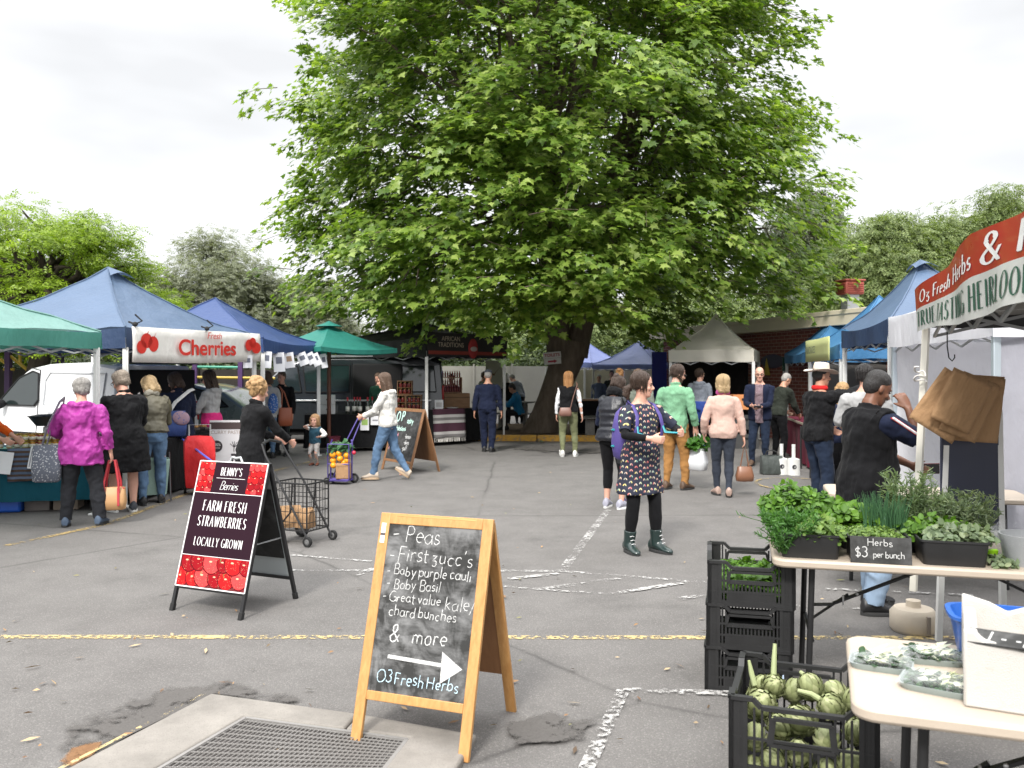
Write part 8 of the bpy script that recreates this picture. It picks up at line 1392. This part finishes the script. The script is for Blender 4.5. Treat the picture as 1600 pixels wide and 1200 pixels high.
for x in (-.19,.19):m=MB();m.lathe([(.05,-.015),(.085,-.018),(.09,0),(.085,.018),(.05,.015)],18,Matrix.Translation((x,.12,.09))@Matrix.Rotation(R(90),4,'Y'),cap=False);wh=m.build('wheel',RUB,t);m=MB();m.lathe([(0,-.01),(.052,-.012),(.052,.012),(0,.01)],14,Matrix.Translation((x,.12,.09))@Matrix.Rotation(R(90),4,'Y'));m.build('hub',plain('hub_red',(.35,.05,.06),.4),wh)
a,b_=P(282,684,12.2),P(334,723,11.2);m=MB();m.tube([a,b_],.014,6);t=m.build('walking_stick',plain('purple_blue_stick',(.08,.09,.42),.4),None);tag(t,'thin blue stick slanting across the red trolley bag','stick')
q=G(222,790)+Vector((0,.35,0));t=thing('folding_trolley','pale green folding shopping trolley behind the blonde woman','trolley',tuple(q),R(25));m=MB();m.loft([[Vector((x*k,y*k,z))for x,y in ((-.19,-.14),(.19,-.14),(.19,.14),(-.19,.14))]for z,k in ((.10,.8),(.55,1),(.56,.95),(.12,.75))]);m.build('bag',cloth('pale_green_bag',(.30,.42,.36)),t,smooth=30);m=MB();[m.tube([(x,-.16,.02),(x,.16,.62)],.012,6)or m.tube([(x,.16,.02),(x,-.16,.62)],.012,6)for x in (-.2,.2)];m.build('frame',BLKM,t)
# wire cart with paper bags
A=W['curly'];q=G(470,846);ct=thing('wire_cart','black wire shopping cart pushed by the curly haired woman','cart',tuple(q),R(-25));m=MB();wm=BLKM;w2,d2,z0,z1=.21,.17,.14,.60
for z,r_ in ((z0,.007),(z1,.009),(.42,.004),(.32,.004),(.22,.004),(.52,.004)):m.tube([(-w2,-d2,z),(w2,-d2,z),(w2,d2,z),(-w2,d2,z),(-w2,-d2,z)],r_,6)
for i in range(9):
 for y in (-d2,d2):x=lerp(-w2,w2,i/8);m.tube([(x,y,z0),(x,y,z1)],.0028 if 0<i<8 else .009,5)
for i in range(1,7):
 for x in (-w2,w2):y=lerp(-d2,d2,i/7);m.tube([(x,y,z0),(x,y,z1)],.0028,5)
 y=lerp(-d2,d2,i/7);m.tube([(-w2,y,z0),(w2,y,z0)],.0028,5)
m.build('basket',wm,ct,smooth=60);m=MB()
for y in (-d2-.01,d2+.01):m.tube([(w2+.03,y,.05),(-w2*.4,y,.55),(-w2-.10,y*.9,.86),(-w2-.16,y*.8,.97)],.011,8);m.tube([(-w2,y,.08),(w2*.1,y,.32),(w2*.2,y,z1)],.009,6)
m.tube([(-w2-.16,-d2*.82,.97),(-w2-.19,0,1.0),(-w2-.16,d2*.82,.97)],.014,8);m.build('handle',wm,ct)
def wheel(t,p,r_,w_=.03,hub=True):
 m=MB();m.lathe([(r_*.6,-w_/2),(r_*.95,-w_/2),(r_,0),(r_*.95,w_/2),(r_*.6,w_/2)],20,Matrix.Translation(p)@Matrix.Rotation(R(90),4,'X'),cap=False);wh=m.build('wheel',RUB,t);m=MB();m.lathe([(0,-w_*.3),(r_*.25,-w_*.5),(r_*.62,-w_*.3),(r_*.62,w_*.3),(r_*.25,w_*.5),(0,w_*.3)],12,Matrix.Translation(p)@Matrix.Rotation(R(90),4,'X'));m.build('hub',plain('hub_grey',(.12,.12,.12),.5),wh)
for y in (-d2-.03,d2+.03):wheel(ct,(-w2*.7,y,.085),.085);wheel(ct,(w2+.03,y,.05),.05)
for i,(x,y,r_,k)in enumerate([(-.10,-.05,.3,1.),(.06,-.02,-.5,.9),(-.02,.09,.9,.8)]):p=Matrix.Rotation(R(-25),3,'Z')@Vector((x,y,.15))+q;t=thing('paper_bag',['brown paper bag at the handle end of the wire cart','crumpled brown paper bag leaning to the front of the wire cart','small brown paper bag at the back of the wire cart'][i],'paper bag',tuple(p),r_,'paper bags in the wire cart');m=MB();m.loft([[Vector((x2*k2+.02*z*i,y2*k3,z))for x2,y2 in ((-.10,-.06),(0,-.07),(.10,-.06),(.10,.06),(0,.07),(-.10,.06))]for z,k2,k3 in ((0,k,k),(.02,k*1.04,k*1.04),(.12,k*1.05,k*.9),(.20*k,k*1.1,.25),(.21*k,k,.1))]);m.build('bag',KRAFT2 if False else KRAFT,t,smooth=35,fold=.012,foldsize=.05)
# purple trolley with oranges
A=W['greyhoodie'];q=G(533,755);tr2=thing('luggage_trolley','purple framed trolley of oranges and bags pushed by the grey hoodie woman','trolley',tuple(q),R(-12));PU=plain('purple_tube',(.07,.05,.22),.35,.3);m=MB()
for x in (-.17,.17):m.tube([(x,.0,.05),(x,.02,.62),(x*.9,.03,.66)],.013,8);m.tube([(x,-.10,.07),(x,-.11,.60)],.010,6)
for z in (.07,.30,.60):m.tube([(-.17,.01,z),(.17,.01,z)],.009,6);m.tube([(-.17,-.11,z),(.17,-.11,z)],.007,6)
m.build('frame',PU,tr2);hl,hr=wl(A,A.lh)-q,wl(A,A.rh)-q;Mi=Matrix.Rotation(R(12),3,'Z');m=MB();m.tube([(-.12,.0,.10),(.0,.02,.5),tuple(Mi@hl)],.010,8);m.tube([(.12,.0,.50),tuple(Mi@hr)],.010,8);m.tube([tuple(Mi@hl),tuple(Mi@hr)],.013,8);m.build('handle',PU,tr2);m=MB();m.box((0,-.06,.06),(.36,.26,.015));m.build('platform',PU,tr2,smooth=0)
for x in (-.20,.20):wheel(tr2,(x*.9,.07,.075),.075);
for x in (-.17,):wheel(tr2,(x,-.14,.05),.05)
t=thing('paper_bag','brown paper bag strapped low on the purple trolley','paper bag',tuple(q+Vector((.05,-.05,.075))));m=MB();m.box((0,0,.12),(.22,.16,.24));m.build('bag',KRAFT,t,bevel=.02,fold=.02,foldsize=.06);m=MB();m.box((0,-.082,.2),(.2,.002,.01));m.build('fold',KRAFT,t,smooth=0)
o0=MB();o0.ell((0,0,0),(.043,.043,.041),18,12);og=o0.build('orange',plain('orange_peel',(.75,.30,.01),.4,bump=.25,bscale=220),None,smooth=180)
for i,(x,z)in enumerate([(-.11,.44),(-.02,.46),(.10,.43),(-.11,.35),(.0,.38),(.10,.35),(-.10,.28),(.05,.32)]):o=og if i==0 else og.copy();(i and COL.objects.link(o));o.location=q+Vector((x,-.08+.03*(i%2),z));tag(o,'ripe orange heaped on the purple trolley','orange','oranges on the purple trolley');o.scale=(1.12,)*3
clump('trolley_greens','leafy greens sticking out over the oranges','greens',q+Vector((.0,-.02,.48)),0,.14,.06,.14,150,.08,GRN['chive_green'],31);m=MB();m.ell((0,0,0),(.03,.03,.03));tag(obj_at('radish','red radish hanging off the purple trolley','radish',q+Vector((.21,-.08,.47)),0,m,plain('radish_red',(.50,.02,.05),.3),smooth=180),'red radish hanging off the purple trolley','radish')
# rust bag, dark bag
A=W['greycardi'];t=bag_at('shoulder_bag','rust leather tote on the grey cardigan woman\'s shoulder','bag',A,(.34,.0,.98));pouch(.28,.12,.36,plain('rust_leather',(.30,.08,.035),.4),t);m=MB();m.tube([(-.08,0,-.03),(-.06,0,.3),(-.12,0,.43),(-.02,.03,.3),(.08,0,-.03)],.014,6);m.build('strap',plain('rust_leather',(0,0,0)),t)
A=W['darkface'];t=bag_at('shopping_bag','grey and black bag hanging beside the dark haired man','bag',A,(.10,.26,.62));pouch(.36,.14,.34,cloth('bag_grey',(.10,.095,.095)),t);m=MB();m.tube([(-.1,0,-.02),(-.06,0,.2),(.06,0,.2),(.1,0,-.02)],.01,6);m.build('handles',RUB,t)
# crossbody bag
A=W['ginger'];t=bag_at('crossbody_bag','small brown crossbody bag on the ginger haired woman\'s back','bag',A,(-.06,-.19,.98));LB_=plain('brown_leather',(.17,.085,.065),.4);pouch(.26,.09,.17,LB_,t,taper=.8);m=MB();m.tube([(.10,.0,-.02),(.16,.0,.22),(.24,.06,.46),(.22,.14,.5)],.009,6);m.build('strap',LB_,t)
# black tote with green lettering on the puffer vest woman
A=W['puffer'];t=bag_at('tote_bag','black tote bag with bright green lettering on the puffer vest woman\'s shoulder','bag',A,(.26,-.06,.93),-8);BT=cloth('tote_black',(.012,.013,.014),.6);m=MB();m.loft([[Vector((x*k,y,z))for x,y in ((-.06,-.21),(.02,-.22),(.05,0),(.04,.2),(-.05,.2),(-.07,0))]for z,k in ((-.34,.8),(-.33,1),(-.1,1.1),(0,.6))]);m.build('bag',BT,t,smooth=40);m=MB();m.tube([(0,-.12,-.02),(-.05,-.11,.28),(-.10,-.04,.45),(-.06,.05,.30),(.0,.12,-.02)],.018,6,r2=.006,ref=(1,0,0));m.build('strap',BT,t)
for k,tx in enumerate(('YOU','CAN','REUSE')):sans(tx,.065,Matrix.Translation((.052,-.04,-.14-.055*k))@Matrix(((0,0,1,0),(1,0,0,0),(0,1,0,0),(0,0,0,1))),flat('lime_print',(.35,.60,.10)),t,bold=.002);
# backpack on the dress woman
A=W['dress'];T_=A.tor;t=thing('backpack','purple and teal backpack worn by the woman in the motif dress','backpack',tuple(A.g),R(A.yaw));PP,TQ=cloth('backpack_purple',(.075,.055,.22),.6,.4),plain('backpack_teal',(.02,.25,.30),.5);m=MB();m.loft([[T_(.02+a*math.copysign(abs(math.cos(q))**.7,math.cos(q)),-.185+d_*math.copysign(abs(math.sin(q))**.7,math.sin(q)),z)for q in (2*math.pi*i/22 for i in range(22))]for z,a,d_ in ((-.06,.10,.05),(-.03,.14,.09),(.10,.16,.115),(.28,.155,.10),(.40,.13,.08),(.46,.07,.05))]);m.build('pack',PP,t,smooth=180)
m=MB();[m.tube([T_(.02+.165*math.cos(q)*k,-.185-.118*abs(math.sin(q))*k2,z+.02*math.sin(q))for q in (math.pi+math.pi*i/12 for i in range(13))],.012,6)for z,k,k2 in ((.08,1,1),(.24,1,1))];m.build('teal_band',TQ,t)
for sd in (-1,1):m=MB();m.tube([T_(sd*.09,-.16,.42),T_(sd*.115,-.06,.515),T_(sd*.125,.04,.495),T_(sd*.135,.125,.40),T_(sd*.15,.150,.30),T_(sd*.165,.11,.16)],.020,8,r2=.009,ref=(0,1,.3));sp_=m.build('strap',PP,t);h_=A.lh if sd<0 else A.rh;m=MB();m.tube([T_(sd*.148,.150,.31),T_(sd*.16,.18,.24),tuple(h_)],.011,6,r2=.005);m.build('strap_end',TQ,sp_)
# white bag of greens, handbag, phone
A=W['greenman'];h_=A.rh;t=bag_at('plastic_bag','white plastic bag topped with leafy greens in the green jacket man\'s hand','bag',A,(h_.x,h_.y,h_.z-.20));pouch(.30,.18,.32,plain('plastic_white',(.62,.64,.66),.35),t,taper=.8);m=MB();m.tube([(-.08,0,-.02),(-.03,0,.2),(.03,0,.2),(.08,0,-.02)],.014,6,r2=.004);m.build('handles',plain('plastic_white',(0,0,0)),t);clump('bagged_greens','dark leafy greens bursting from the white plastic bag','greens',wl(A,(h_.x,h_.y,h_.z-.22)),0,.13,.09,.17,260,.085,GRN['parsley_green'],41)
A=W['blush'];h_=A.rh;t=bag_at('handbag','brown leather handbag on a long strap in the blush jumper woman\'s hand','bag',A,(h_.x,h_.y,h_.z-.32));pouch(.25,.13,.20,plain('brown_leather2',(.20,.09,.05),.35),t,taper=.75);m=MB();m.tube([(-.06,0,-.03),(-.035,0,.12),(0,0,.32),(.035,0,.12),(.06,0,-.03)],.008,6);m.build('strap',plain('brown_leather2',(0,0,0)),t)
A=W['vestman'];h_=A.lh;t=bag_at('phone','phone in a dark red case held by the vest man','phone',A,(h_.x,h_.y+.03,h_.z+.01));m=MB();m.box((0,.03,0),(.012,.15,.078));m.build('case',plain('red_case',(.10,.012,.012),.25),t,bevel=.006);m=MB();m.box((.007,.03,0),(.003,.135,.066));m.build('screen',plain('phone_screen',(.01,.01,.012),.08),t,smooth=0)
A=W['bald'];h_=A.rh;t=bag_at('notebook','small dark notebook in the bald man\'s hands','notebook',A,(h_.x-.07,h_.y+.02,h_.z));m=MB();m.box((0,0,0),(.13,.09,.015),rot=(.5,0,.3));m.build('cover',plain('notebook_dark',(.04,.035,.04),.5),t,bevel=.003)
